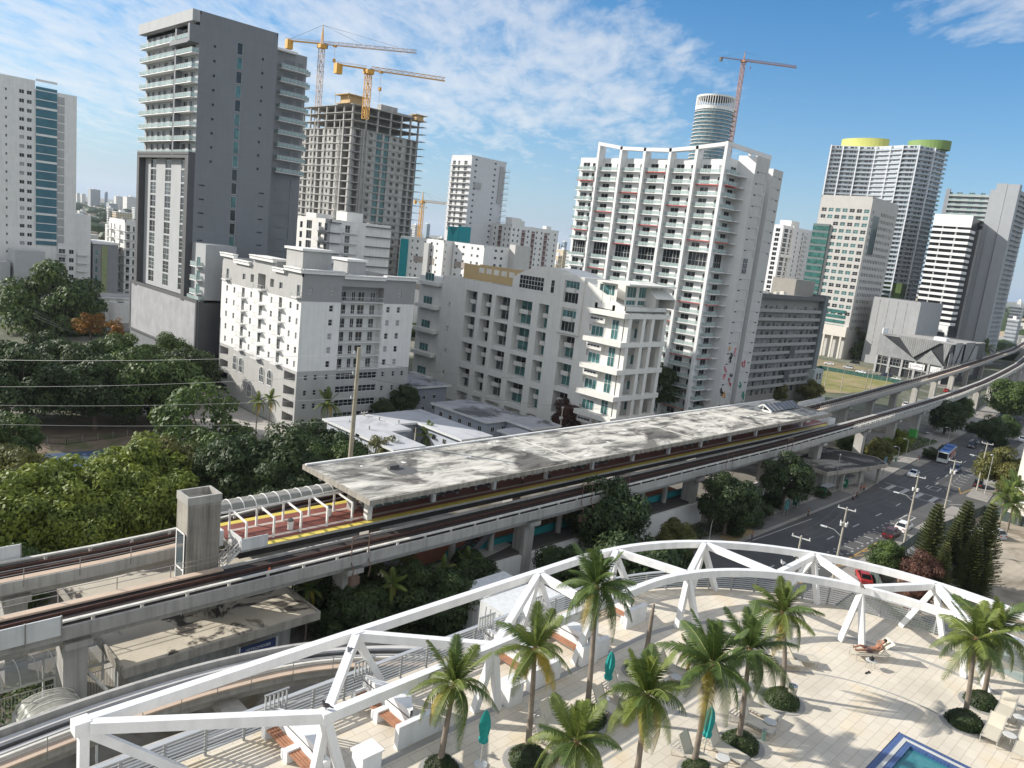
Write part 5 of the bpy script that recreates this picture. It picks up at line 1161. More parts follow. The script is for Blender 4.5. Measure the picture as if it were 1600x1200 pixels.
for k in range(13):
    cx=r.choice((10.6,12.4,14.4,21.4,24)); cz=8+k*1.25; col=r.choice(((.02,.02,.025),(.5,.08,.10),(.02,.25,.20),(.6,.3,.05),(.03,.07,.3),(.6,.2,.25),(.02,.02,.02)))
    pts=[(cx+r.uniform(-1.0,1.0),-5.5 if cx>18 else -5.8,cz+r.uniform(-1.2,1.2)) for _ in range(6)]; m=MB(); m.tube(smooth(pts,5),.13,5); m.build('mural_mark',mat('mural_%d'%(int(col[0]*100)*10+int(col[1]*100)),col,.7,.1),b.t)
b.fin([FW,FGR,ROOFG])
# ---- white midrise with dark balcony lines
zf=FL(12,11,3.1)
b=simple('white_midrise','white midrise with thin dark balcony slabs behind the grey and white apartment block',(128.1,207),22.4,20,46.6,[(5.2,1.8,zf,2.3,2,1,(0,2,1))],[(2,1.6,zf,2,1,1,0),(6,3.2,zf,2.6,3,1,0),(13,1.8,zf,2.3,2,1,0),(16.6,1.6,zf,2.3,2,1,0)],[WHT,ROOFG],units=6,bals=[('y',4.2,zf,5.6,1.0,'bars'),('x',12.2,zf,3.4,1.2,'solid'),('x',16,zf,3.2,1.2,'bars')])
m=MB()
for z in zf: m.box(-.9,-.7,z+2.55,3.4,0,z+2.8); m.box(12.8,-.7,z+2.55,22.5,0,z+2.8)
m.build('shade_slab',CHAR,b.t); m=MB(); m.box(8,4,46.6,14,10,49.4); m.box(2,12,45.8,8,18,48); m.build('penthouse',WHT,b.t); b.fin([WHT,ROOFG])
# ---- low white with teal stripe
zf=FL(5,13,3.0)
b=simple('teal_striped_block','white block with tall teal corner stripe and tan panels behind the apartment block',(214,256),18,31,43.3,[(1,.5,zf,1,1,1,0)],[(1.5,1,zf,1.1,2,1,0),(8.6,1.1,zf,1.1,2,1,0),(12.2,1.4,zf,1.1,2,1,0),(17.5,1.4,zf,1.1,2,1,0),(22,1.4,zf,1.1,2,1,0),(26,1.1,zf,1.1,2,1,0)],[WHT,ROOFG],units=5)
TEAL3=mat('teal_wall',(.012,.26,.29),.7,.05,.4); TANP=mat('taupe_panel',(.33,.29,.26),.8,.06)
m=MB(); m.box(-1.2,24.6,0,-.002,29,42); m.build('teal_stripe',TEAL3,b.t)
for z in (32.6,20.6): m=MB(); m.box(-.12,5.6,z,-.002,20,z+2.6); m.build('tan_panel',TANP,b.t)
m=MB(); m.box(-1.4,8.4,0,-.13,11.6,41.5); m.build('stair_bay',GRYP,b.t); b.fin([WHT,ROOFG])
b=simple('white_window_block','white and grey block right of the teal striped one, with tan panels and small windows',(219,236),24,19.5,43.2,[(6,1.5,zf,1.1,2,1,0),(9.5,1.5,zf,1.1,2,1,0)],[(1.5,1.4,zf,1.1,2,1,0),(6,1.4,zf,1.1,2,1,0),(11.5,1.1,zf,1.1,2,1,0),(15,1.4,zf,1.1,2,1,0)],[FW,ROOFG],units=4)
for z in (32.6,20.6): m=MB(); m.box(-.12,9.5,z,-.002,18,z+2.6); m.build('tan_panel',TANP,b.t)
m=MB(); m.box(14.5,-3.5,0,24,-.01,44.8); m.build('rear_bay',FGR,b.t); b.fin([FW,ROOFG])
# ---- pale tower and teal cube
zf=FL(50,12,3.05); zg=FL(4,28,3.05)
b=simple('pale_tower','pale grey tower with white balconies rising behind the teal cube in the centre',(280.6,319.2),25.6,17,88.8,[(2.6,1.5,zg,1.1,2,1,0),(16.8,1.5,zg,1.1,2,1,0)],[(1.6,2.4,zf,2.3,2,1,0),(6,1.6,zf,2.3,2,1,0),(11,2.6,zf,2.3,2,1,0)],[FW,ROOFG],units=5,bals=[('x',.5,zf,15.6,1.6,'bars'),('y',24.4,zf,3,2,'bars')])
m=MB(); m.box(3,-.6,72,8,-.001,75.2); m.box(21,-.5,66,24,-.001,86); m.build('balcony_recess',GRYP,b.t); b.fin([mat('pale_tower_wall',(.60,.60,.61),.75,.04),ROOFG])
p=PD(718,353,378)
b=Bld('teal_cube_building','bright teal cube with a V shaped slit standing before the pale tower',loc=(p.x,p.y,0))
TC=mat('teal_bright',(.04,.44,.45),.6,.04); b.w.box(0.01,.01,0,7.6,8.2,p.z-.6)
m=MB(); 
for s in (0,1):
    y0,y1=(0,3.6) if s==0 else (4.6,8.2); 
    m.add([(0,y0,0),(0,y1,0),(0,y1,p.z-4.5 if s==0 else p.z),(0,y0,p.z if s==0 else p.z-4.5),(-.0,y0,0)],[(0,3,2,1)]); 
m.add([(-.35,0,10),(-.35,4.0,10),(-.35,4.0,p.z-5),(-.35,0,p.z)],[(0,3,2,1)]); m.add([(-.35,4.4,10),(-.35,8.2,10),(-.35,8.2,p.z),(-.35,4.4,p.z-5)],[(0,3,2,1)])
m.build('front_panel',TC,b.t); m=MB(); m.box(0,-.1,0,7.7,.0,p.z); m.box(-.05,4.0,10,.0,4.4,p.z-5); m.build('side_panel',TEAL3,b.t); b.fin([TEAL3])
# ---- white residential with maroon recesses
zf=FL(4,17,3.0)
b=simple('white_recessed_block','white block with reddish balcony recesses and many small windows left of the finned tower',(300,303.5),38.6,22,55.2,[(1.5,1.2,zf,1.3,1,1,0),(5,1.2,zf,1.3,1,1,0),(13,1.2,zf,1.3,1,1,0),(20,1.2,zf,1.3,1,1,0),(24,1.2,zf,1.3,1,1,0),(30,1.2,zf,1.3,1,1,0),(35.4,1.2,zf,1.3,1,1,0)],[(1.2,1.1,zf,1.4,1,1,0),(8.6,1.1,zf,1.4,1,1,0),(16.5,1.1,zf,1.4,1,1,0),(20,1.1,zf,1.4,1,1,0)],[WHT,ROOFG],units=7,bals=[('y',8,zf,3.4,1.2,'bars'),('y',16,zf,3.2,1.2,'bars'),('y',26.5,zf,3,1.2,'bars'),('x',3.6,zf,3.2,1.2,'bars'),('x',12,zf,3,1.2,'bars')])
MRN=mat('maroon_recess',(.20,.11,.10),.8,.1)
m=MB()
for x in (8.4,16.3,26.8): m.box(x,-.06,3,x+2.6,-.002,53)
for y in (15.8,7.4): m.box(-.06,y,3,-.002,y+2.4,54)
m.build('balcony_recess',MRN,b.t); m=MB(); m.box(-.2,0,55.2,7,5,59); m.box(10,3,55.2,13,6,58); m.box(30,2,55.2,34,5,57); m.build('penthouse',WHT,b.t); b.fin([WHT,ROOFG])
# ---- round glass tower
p=PD(1120,150,800); c=Vector((p.x,p.y,0)); b=Bld('round_glass_tower','round glass tower with white slatted crown behind the finned tower',loc=c)
RG2=glassmat('round_tower_glass',(.10,.19,.22),.12,.45,metal=.3); Rr=20; zt=p.z-2
m=MB(); m.lathe((0,0,0),[(Rr-1.2,0),(Rr-1.2,zt-14)],40); m.build('glass_drum',RG2,b.t)
m=MB(); z=20
while z<zt-16: m.lathe((0,0,z),[(Rr,0),(Rr,.7)],40); z+=3.6
kind(m.build('floor_slab',mat('slab_pale',(.55,.52,.47),.7),b.t),'stuff')
m=MB(); m.lathe((0,0,zt-14),[(Rr-.2,0),(Rr-.2,3.5)],40); 
for k in range(48): a=2*math.pi*k/48; m.beam((math.cos(a)*(Rr-.4),math.sin(a)*(Rr-.4),zt-10.5),(math.cos(a)*(Rr-.4),math.sin(a)*(Rr-.4),zt-1),.9,.5)
m.lathe((0,0,zt-1.4),[(Rr,0),(Rr,1.6),(Rr-2,1.6),(Rr-2,0)],40); m.build('crown',WHT,b.t)
m=MB(); 
for k in range(30): a=-.75+.02*(k%3); z=60+k*5; m.box(math.cos(a)*Rr,math.sin(a)*Rr-2,z,math.cos(a)*Rr+4,math.sin(a)*Rr+2,z+1.0)
m.build('hoist_platform',TIM,b.t); b.fin([WHT])
# ---- grey gallery block
zf=[3.2+2.95*i for i in range(11)]
b=Bld('grey_gallery_block','grey slab block with long pale balcony railings beside the grass field',loc=(236,121,0))
LX=51
gface(b,LX,0,38.2,(0,1.5,0),0,[(x,w,zf,h,c_,1,None) for x,w,h,c_ in ((1.5,2.2,2.2,2),(5,1,1.3,1),(8.5,1.6,2.2,2),(12,2.4,1.8,3),(16.5,1.2,2.2,1),(19,1,1.2,1),(23,2.2,2.2,2),(27.5,1.4,2.2,1),(31,2.6,1.8,3),(36,1,1.2,1),(39,2.2,2.2,2),(44,1.6,2.2,2),(47.5,2,1.8,2))],0)
gface(b,12,0,38.2,(-.0,13.5,0),A90,[(2,2.2,zf,1.4,2,1,0),(7,2.2,zf,1.4,2,1,0)],2)
BR2=mat('gallery_railing',(.34,.335,.32),.8,.08,.8)
for z in zf[1:]:
    m=MB(); m.box(-.6,0,z-.15,LX,1.5,z); m.box(-.6,0,z,LX,.1,z+1.0); m.box(-1.3,1.5,z-.15,-.002,12,z+.95); m.build('gallery',BR2,b.t)
for x,z in ((30,zf[5]),(28.6,zf[2]),): m=MB(); m.box(x,-.05,z-1.0,x+4.2,.02,z+2.6); m.build('dark_opening',CHAR,b.t)
b.w.box(LX,-.6,0,LX+3,14,39.4,2); shell(b,LX,14,0,38.2,o=(0,1.5),par=.6,roof=1)
m=MB(); m.box(-.8,-.4,37.2,LX,1.48,38.6); m.box(-1.4,1.5,37,-.01,14,38.6); m.build('roof_band',mat('roof_band_dark',(.13,.13,.13),.8),b.t)
m=MB(); m.box(34,4,38.2,50,13,44.2); m.build('lift_overrun',mat('warm_grey',(.30,.28,.25),.8,.06),b.t)
m=MB(); m.box(LX-1,-2,0,LX+7,6,11.5); m.build('stair_block',mat('pale_green_block',(.42,.46,.44),.8,.06),b.t)
for x in (LX+1,LX+3.6): b.add('window',('sb',),winfn(1.6,2.6,1,2,g=0),WM(),Vector((x,-2.02,7.5)),0)
roofkit(b,[(4+3.4*i,6+(i%3),38.2,1.6) for i in range(9)]+[(28,5,38.2,2.2)],m=PRC)
b.fin([mat('gallery_wall',(.28,.265,.245),.8,.08,.5),ROOFG,mat('blue_grey_wall',(.16,.185,.19),.8,.07)])
# ---- white tower behind
zf=FL(10,21,3.1)
b=simple('white_slim_tower','white tower with dense small windows between the finned tower and the beige office tower',(484,239),50,12,76.5,[(2,5.6,zf,2.4,4,2,0),(10.5,2.2,zf,2.4,2,2,0),(21,1.4,zf,1.8,1,1,0),(29,1.6,zf,2.2,1,1,0),(36,1.4,zf,1.8,1,1,0),(43,1.6,zf,2.2,1,1,0)],[(2,3,zf,2.2,2,1,0),(7,3,zf,2.2,2,1,0)],[WHT,ROOFG],units=4,bals=[('y',32,zf,4,1.4,'solid'),('y',45,zf,4.5,1.4,'solid')])
m=MB(); m.box(14,2,76.5,26,10,80.5); m.box(13,-.8,0,13.8,-.01,77); m.box(1,-.9,30,19,-.02,34); m.box(1,-.9,56,19,-.02,58); m.build('projection',WHT,b.t); b.fin([mat('white_slim_wall',(.66,.66,.67),.7,.05),ROOFG])
# ---- beige office
BG=mat('beige_stone',(.48,.465,.44),.8,.05,.3,streak=.08)
zf=FL(15,18,3.95)[:18]; zf=[84.6-3.95*i for i in range(18)]
b=simple('beige_office_tower','beige office tower with square window grid, dark glazed corner and tall blank top',(459.6,176.4),42,30,94,[(3.4+k*2.55,1.5,[z for i,z in enumerate(zf) if not(k in (1,2,3,4) and i<6)],2.0,1,1,(0,0,3)) for k in range(14)],[(1.4+k*4.15,2.9,[z for i,z in enumerate(zf) if not (k<2 and i>1) and i<16],2.1,2,2,(0,3,3,0)) for k in range(7)],[BG,ROOFG],par=1.2)
m=MB(); m.box(5.6,-.12,62,14.5,-.02,84); m.build('dark_glazing',glassmat('office_glass',(.05,.09,.09),.1,.3),b.t)
m=MB()
for i in range(16): m.box(-1.4,21.6,14+i*3.95,-.01,31.4,16.6+i*3.95)
m.build('green_glazing',glassmat('green_glass',(.10,.27,.24),.12,.3),b.t); m=MB()
for i in range(17): m.box(-1.3,21.6,12.4+i*3.95,-.02,31.4,13.9+i*3.95)
m.build('spandrel',mat('spandrel_dark',(.12,.15,.15),.5),b.t)
m=MB(); 
for i in range(5): m.box(-.3,3,14.5+i*3,-.02,19,16.3+i*3)
m.build('louvre_glazing',glassmat('green_glass',(.1,.27,.24)),b.t); m=MB()
for k in range(6): m.box(-2.5,2+5*k,0,-1.5,3+5*k,13)
m.box(-2.6,0,13,-.03,30,19); m.build('arcade',mat('cream_stone',(.62,.58,.52),.8,.05),b.t)
b.fin([BG,ROOFG])
b=simple('grey_ribbed_annex','blank pale grey ribbed annex in front of the tall curved tower',(466,142),40,26,38.5,[],[(4+k*5,.3,[6+i*4 for i in range(8)],3.2,1,1,2) for k in range(4)],[mat('annex_grey',(.33,.335,.34),.8,.06,.3,streak=.1),ROOFG],par=.5); b.fin([mat('annex_grey',(.33,.335,.34)),ROOFG])
# ---- tall curved tower with green crowns
pts=[PD(x,y,560) for x,y in ((1297,231),(1325,229),(1352,229),(1378,230),(1405,229),(1430,229),(1463,235))]
zt=141
def at_z(px,py,z): return P(px,py,z)
b=Bld('curved_glass_tower','tall pale curved residential tower with yellow and green drum crowns',loc=(600,225,0)); L0=Vector((600,225,0))
base=[Vector(v) for v in ((569.7,256),(572.6,248.3),(575.6,238),(577.6,227),(575,216),(572.2,207),(572.6,196.5),(584,190),(600,187))]
base=[v-Vector((600,225)) for v in base]; lev2=[z for z in FL(8,43,3.1)]
CT=mat('curved_tower_wall',(.55,.57,.60),.6,.05,.3)
for i in range(len(base)-1):
    A,B=base[i],base[i+1]; d=B-A; W=d.length; ang=math.atan2(d.y,d.x)
    cc=[(.8,W*.26,lev2,2.3,2,1,(0,0,1)),(W*.5,W*.22,lev2,2.3,2,1,(0,1,1)),(W*.78,W*.13,lev2,2.4,1,1,(0,3))] 
    gface(b,W,0,zt,(A.x,A.y,0),ang,cc,0,dep=.3)
    m=MB()
    for z in lev2: m.beam((A.x-.5,A.y-.5,z-.15),(B.x-.5,B.y-.5,z-.15),2.4,.35)
    m.build('balcony_slab',CT,b.t)
    m=MB(); 
    for z in lev2: m.beam((A.x-1.0,A.y-1.2,z+.5),(B.x-1.0,B.y-1.2,z+.5),.08,1.0)
    m.build('glass_rail',mat('pale_glass_rail',(.36,.42,.46),.2,.1,alpha=.7),b.t)
    m=MB(); m.beam((A.x-1.3,A.y-1.3,0),(A.x-1.3,A.y-1.3,zt),.8,.8); m.build('rib',mat('rib_pale',(.58,.6,.63),.6),b.t)
bb=base+[Vector((5,20)),Vector((-10,33))]
b.w.prism([(v.x+.3,v.y+.3) for v in bb],0,zt-.01,0)
m=MB()
for z in lev2: m.box(base[-1].x-.2,base[-1].y-1.4,z-.2,base[-1].x+2.4,base[-1].y+9,z+.9)
kind(m.build('side_balcony',mat('green_glass',(.1,.27,.24)),b.t),'stuff')
for cx,cy,rx,ry,h,cc,nm in ((-13,15,17,8,7,(.46,.47,.12),'yellow'),(-9,-28,14,8,6,(.15,.24,.06),'green')):
    m=MB(); n=32; ps=[(cx+ry*math.cos(2*math.pi*k/n)+3,cy+rx*math.sin(2*math.pi*k/n)) for k in range(n)]; m.prism(ps,zt,zt+h); m.build('crown_drum',mat('crown_'+nm,cc,.6,.04),b.t)
m=MB(); m.box(-27.6,-36,0,-8,-20,48); m.build('green_base',mat('dark_green_panel',(.05,.09,.015),.7,.3,.2),b.t); b.fin([CT])
# ---- striped white office
BK=glassmat('black_glass',(.03,.032,.035),.15,.4,scale=.5); STW=mat('stripe_white',(.76,.76,.75),.6,.03)
sx_,sy_=559,151
b=Bld('striped_office','white and black striped office tower with tall blank white top on a podium',loc=(sx_,sy_,0))
m=MB(); m.box(0,-.0,22,46,22,94); m.build('glass_body',BK,b.t)
for i in range(17):
    z=24.2+3.75*i; m=MB(); m.box(-.6,0,z,-.002,22,z+1.75); m.box(-.6,-.7,z,11,-.002,z+1.75); m.build('spandrel_band',STW,b.t)
m=MB(); m.box(-.65,0,87.5,-.003,22,95); m.box(-.65,-.75,87.5,0,-.003,95); m.build('blank_top',STW,b.t)
for z in (24.2+3.75*i for i in range(17)): m=MB(); m.box(-.3,7,z+1.75,-.005,8,z+3.74); m.box(-.3,15.5,z+1.75,-.005,16.2,z+3.74); m.build('mullion_pier',GRYP,b.t)
m=MB(); m.box(22,-1.6,0,26,0,88); m.build('white_pier',mat('pier_grey',(.5,.5,.5),.7),b.t)
for i in range(16): z=24.2+3.75*i; w=19-i*.2; m=MB(); m.box(26,-5+0,z,26+8+i*.75,-.004,z+1.8); m.build('stepped_band',STW,b.t)
m=MB(); m.box(26.5,-4.6,10,32,-.01,84); m.build('glass_bay',BK,b.t); m=MB(); m.box(30,-4,84,44,4,88); m.box(32,-3,88,34,0,92); m.box(38,-3,88,40,0,91); m.build('rooftop_unit',GRYP,b.t)
m=MB()
for y in (0,6.5,13,20.5): m.box(-.5,y,0,1.2,y+1.4,22)
m.box(-3,22,14,3,34,26); m.box(-.55,0,19.5,-.004,22,24); m.build('podium_pier',STW,b.t)
b.fin([STW])
# ---- big grey tower right
G3=mat('grey_blue_paint',(.245,.26,.28),.7,.05,.3,streak=.08)
zf=FL(60,17,3.1)
b=simple('grey_slab_tower','dark grey slab with glass balconies rising behind the striped office',(584,149),14,27.5,111,[],[(2,1.8,zf,2.4,1,1,3),(6.5,3.6,zf,2.4,3,1,(3,0)),(14,3.6,zf,2.4,3,1,3),(21,2.6,zf,2.4,2,1,3)],[G3,ROOFG],units=2,bals=[('x',2.5,zf,24,1.6,'glass')]); b.w.box(-1.6,25,0,-.01,27.5,114); b.fin([G3,ROOFG])
b=Bld('grey_fin_tower','tall grey tower with two broad blank fins and dense balconies at the right edge',loc=(580,133,0))
b.w.box(0,7.4,0,8,13.5,118); b.w.box(-1.5,0,0,4,6.8,117.5); b.w.box(.6,13.51,0,8,16.4,114)
m=MB(); m.box(1.0,6.8,0,4,7.4,116); m.build('dark_slot',CHAR,b.t)
for z in FL(20,32,3.0): m=MB(); m.box(.4,6.82,z,.99,7.38,z+.4); m.build('slot_landing',GRYP,b.t)
zf=FL(8,34,3.15)
gface(b,34,0,115,(4,1.5,0),0,[(1.5,3,zf,2.2,3,1,0),(6.5,3,zf,2.2,3,1,0),(11.5,3,zf,2.2,3,1,0),(17,3,zf,2.2,3,1,0),(23,3,zf,2.2,3,1,0)],0)
for z in zf: bal(b,(4,1.5,0),0,.5,z,12,1.5,'bars',mats=[G3]+BM()[1:]); bal(b,(4,1.5,0),0,15,z,14,1.5,'bars',mats=[G3]+BM()[1:])
b.w.box(4.01,1.52,0,38,7.3,115); b.fin([mat('grey_fin',(.33,.345,.365),.7,.04,.3,streak=.06)])
# ---- perforated garage
b=Bld('zigzag_screen_garage','low dark building wrapped in grey zigzag perforated screens with roof garden beside the field',loc=(425,112,0))
m=MB(); m.box(0.3,.3,0,66,34,20); m.build('dark_core',mat('core_dark',(.035,.038,.042),.4,.2),b.t)
PS=tilemat('perforated_grey',(.32,.33,.33),(.27,.28,.28),(.7,.5),(.2,.2,.2),.06,.5)
def tri(pts,nm='screen_panel',mm=None):
    m=MB(); q=[Vector(p) for p in pts]; n=(q[1]-q[0]).cross(q[2]-q[0]).normalized()*.25; k=len(q)
    m.add(q+[v+n for v in q],[tuple(range(k)),tuple(range(k,2*k))[::-1]]+[(i,(i+1)%k,k+(i+1)%k,k+i) for i in range(k)]); m.build(nm,mm or PS,b.t)
tri([(-.4,34,21),(-.4,34,9.2),(-.4,13,9.0)]); tri([(-.45,25,21),(-.45,4,21),(-.45,16,11)]); tri([(-.4,8.2,16),(-.4,14,9.2),(-.4,1,8.8)]); tri([(-.45,3.4,20.8),(-.45,-.5,20.6),(-.45,1.4,11)])
tri([(0,-.3,15.5),(0,-.3,8.8),(5,-.3,9.2),(6,-.3,13),(4,-.3,16.4)]); tri([(8,-.3,5),(8,-.3,21),(20,-.3,21)]); tri([(10,-.3,3),(22,-.3,20),(22,-.3,3)]); tri([(25,-.3,21),(26,-.3,4),(42,-.3,21)]); tri([(28,-.3,3),(44,-.3,19),(50,-.3,19),(50,-.3,3)])
for k in range(6): m=MB(); m.box(-.5,1+6.4*k,0,.1,2+6.4*k,9.2); m.build('column',GRYP,b.t)
b.add('window',('gg',),winfn(31,3.6,20,2,t=.1,g=0),WM(GRYP),Vector((-.05,33,5)),A90); m=MB(); m.box(-.3,-.2,4.4,-.06,34,4.9); m.build('floor_band',GRYP,b.t)
for y,w,s in ((9.5,7.5,''),(1.8,5.0,'')): m=MB(); m.box(-.7,y,5.2,-.55,y+w,8.2); m.build('banner',mat('banner_white',(.7,.7,.7),.6),b.t)
m=MB(); m.box(-.8,10.5,6.6,-.705,15.6,6.9); m.box(-.8,12,7.2,-.705,14,7.35); m.build('banner_line',mat('banner_grey_text',(.35,.35,.37),.6),b.t)
m=MB(); m.box(0,33,20.3,8,33.5,23.5); m.box(20,8,20,26,14,22); m.build('terrace_wall',STW,b.t)
m=MB(); m.box(.2,.2,20,66,33.9,20.3); m.build('terrace_floor',mat('terrace_pale',(.32,.31,.29),.8,.2,.4),b.t)
b.fin([GRYP])
# ---- low roofs near the station
ROOFW=mat('white_membrane_roof',(.44,.45,.47),.8,.10,.15,stain=(.10,.54,.68,(.30,.31,.33)))
ROOFD=mat('grey_membrane_roof',(.36,.36,.37),.85,.15,.2,stain=(.11,.50,.60,(.10,.10,.10)))
PB=mat('pale_blue_wall',(.42,.45,.50),.8,.06,.4,streak=.1)
def lowb(label,parts,h,roof,wallm,wins=()):
    x0,y0=parts[0][:2]; b=Bld('low_apartment_house',label,loc=(x0,y0,0))
    for i,(a,c,d,e) in enumerate(parts):
        b.w.box(a-x0,c-y0,0,d-x0,e-y0,h-.35,0); m=MB(); m.box(a-x0-.7,c-y0-.7,h-.35+.01*i,d-x0+.7,e-y0+.7,h+.01*i); m.build('roof_slab',roof,b.t)
        m=MB(); m.beam((a-x0-.72,c-y0-.75,h-.2+.01*i),(d-x0+.72,c-y0-.75,h-.2+.01*i),.1,.45); m.beam((a-x0-.75,c-y0-.72,h-.2+.01*i),(a-x0-.75,e-y0+.72,h-.2+.01*i),.1,.45); m.build('fascia',WPAN,b.t)
        for z in (1.0,3.9):
            x=a+1.5
            while x<d-2: b.add('window',('l',),winfn(1.1,1.1,2,1,g=0),WM(),Vector((x-x0,c-y0-.03,z)),0); x+=3.4
            y=c+2.5
            while y<e: b.add('window',('l',),winfn(1.1,1.1,2,1,g=0),WM(),Vector((a-x0-.03,y-y0,z)),A90); y+=3.4
    r=random.Random(int(x0)); 
    for k in range(3): m=MB(); m.lathe((r.uniform(3,12),r.uniform(2,8),h),[(.15,0),(.15,.7)],8); m.build('vent_pipe',GALV,b.t)
    return b.fin([wallm])
lowb('low pale house with U shaped white membrane roof around a small courtyard',[(84,120,95,132),(84,109,90,119.9),(95.1,124,108,132),(101,109.5,108,123.9)],6.5,ROOFW,PB)
lowb('low pale blue house with dark stained flat roof behind the white roofed one',[(116,118.5,128,136.5),(122,110,130,118.4)],6.6,ROOFD,PB)
lowb('small low house with black stained roof close to the platform roof',[(116,108,121,113.5)],5.8,ROOFD,PB)
lowb('small grey house between the apartment block and the loft building',[(118,150,131,166)],7.4,ROOFD,mat('grey_blue_house',(.27,.29,.33),.8,.06))
# ---- right edge buildings
b=Bld('cream_church_tower','cream classical tower with stepped base at the right edge',loc=(187,28.5,0)); CRM=mat('cream_render',(.72,.68,.60),.75,.04,.5)
b.w.box(0,-8,0,9,3.2,16.5); b.w.box(-.6,-8,3.2,9,3.7,3.9); b.w.box(-.4,-8,0,9,3.5,3.2)
m=MB(); m.prism([(-9,-3),(-.7,-3),(-.7,3),(-5,3.6),(-9,1)],6.3,6.6); m.build('entrance_canopy',STW,b.t); b.fin([CRM])
b=Bld('pink_house','small pink house with grey roof half hidden by red shrubs below the pergola',loc=(129,33,0))
b.w.box(0,-5,0,6,1.5,4.0); m=MB(); m.add([(-.4,-5.5,4),(6.5,-5.5,4),(6.5,2,4),(-.4,2,4),(1.5,-2,5.4),(4.5,-2,5.4)],[(0,1,5,4),(1,2,5),(2,3,4,5),(3,0,4)]); m.build('roof',mat('dark_shingle',(.13,.13,.14),.9,.2,1),b.t)
for z in (1.2,): b.add('window',('ph',),winfn(1.4,1.1,2,1,g=0),WM(),Vector((-.03,.5,z)),A90)
b.fin([mat('pink_render',(.55,.38,.28),.8,.06)])
# white containers by the people mover
for x,y,l,w in ((56,50.5,8,'large white container box behind the pergola beams'),(58.5,57,6,'smaller white container behind the larger one')):
    t=thing('site_container',w,'container',(x,y,0)); m=MB(); m.box(0,0,0,l+1,4.6 if l>6 else 4,7.2 if l>6 else 6.0); m.build('container_body',WPAN,t); m=MB()
    for k in range(12): m.box(k*l/12+.1,-.05,.3,k*l/12+.3,-.001,6.9 if l>6 else 5.7)
    for k in range(6): m.box(-.05,k*.7+.1,.3,-.001,k*.7+.3,6.9 if l>6 else 5.7)
    m.build('corrugation',mat('container_rib',(.58,.59,.59),.5),t)
# ---- distant skyline
def farmat(nm,wallc,winc,w=3.2,h=3.2):
    m=tilemat(nm,winc,tuple(c*1.5 for c in winc),(w,h),wallc,.9,.6); m.node_tree.nodes['Brick Texture'].offset=0
    mp=m.node_tree.nodes['Mapping']; mp.inputs['Rotation'].default_value=(math.pi/2,0,0); return m
FM=[farmat('far_white',(.62,.61,.58),(.16,.18,.2)),farmat('far_cream',(.58,.48,.34),(.2,.17,.14)),farmat('far_grey',(.36,.38,.40),(.12,.14,.16)),farmat('far_blue',(.28,.36,.42),(.14,.2,.25))]
DESC=['white','cream','grey','blue grey']
sky_list=[(147,296,2600,20,2),(166,300,2600,5,3),(205,308,2400,26,0),(222,311,2300,10,2),(185,307,2500,14,0),(190,332,1100,34,1),(172,325,1100,10,0),(208,352,700,30,2),(200,365,560,26,1),(172,352,620,8,0),(650,352,1500,14,0),(668,350,1700,9,3),(640,358,1200,8,2),(690,372,1300,12,0),(705,376,1200,14,0),(882,378,1900,9,3),(873,381,1900,5,0),(880,391,900,20,1),(892,395,800,14,0),(900,398,1000,12,0),(872,400,700,10,1),(868,413,600,12,1),(1436,447,3000,1,0),(1432,462,1300,10,1),(1443,466,1500,10,3),(1448,472,900,8,0),(1590,480,800,22,0),(1594,470,1500,8,0),(1585,500,640,22,2),(128,330,1500,14,0),(140,338,1200,10,2),(135,350,900,12,0),(150,310,3000,8,0),(175,318,2000,18,2),(215,325,1500,18,0),(122,302,3200,6,0),(130,303,3300,8,0)]
SK={}
for i,(px,py,d,wpx,k) in enumerate(sorted(sky_list)):
    p=PD(px,py,d); w=max(8,wpx/1200*d); hgt=max(6,p.z)
    t=thing('distant_building','%s building of the far skyline, top near %s'%(DESC[k],['the horizon','the gap','the treeline'][i%3]),'building',(p.x,p.y,0),0,'distant skyline buildings')
    near='in the gap left of the tall grey tower' if px<240 else ('between construction tower and teal cube' if px<720 else ('left of the finned tower' if px<960 else ('between curved tower and striped office' if px<1500 else 'at the right edge')))
    SK[(k,near)]=SK.get((k,near),0)+1; t['label']='%s distant %s building %s'%(['leftmost','second','third','fourth','fifth','sixth','seventh','eighth','ninth','tenth'][SK[(k,near)]-1],DESC[k],near); t['group']='skyline '+near
    m=MB(); m.box(-w*.35,-w*.35,0,w*.35,w*.35,hgt); m.build('wall',FM[k],t); m=MB(); m.box(-w*.36,-w*.36,hgt,w*.36,w*.36,hgt+.6); m.box(-w*.1,-w*.1,hgt+.6,w*.12,w*.1,hgt+3.2); m.build('roof',WHT,t)
r=random.Random(11); m=MB(); m2=MB()
for k in range(1500):
    a=TH+r.uniform(-.62,.62); d=r.uniform(330,3800)**1.0; x=math.cos(a)*d; y=math.sin(a)*d
    if d<700 and (a<TH-.1): continue
    s=r.uniform(5,12); (m if k%3 else m2).box(x-s,y-s*.7,0,x+s,y+s*.7,r.uniform(4,10))
kind(m.build('far_low_rooftops',mat('far_roof_pale',(.50,.49,.46),.8,.3,.02)),'stuff'); kind(m2.build('far_low_houses',mat('far_roof_tan',(.38,.31,.24),.8,.3,.02)),'stuff')
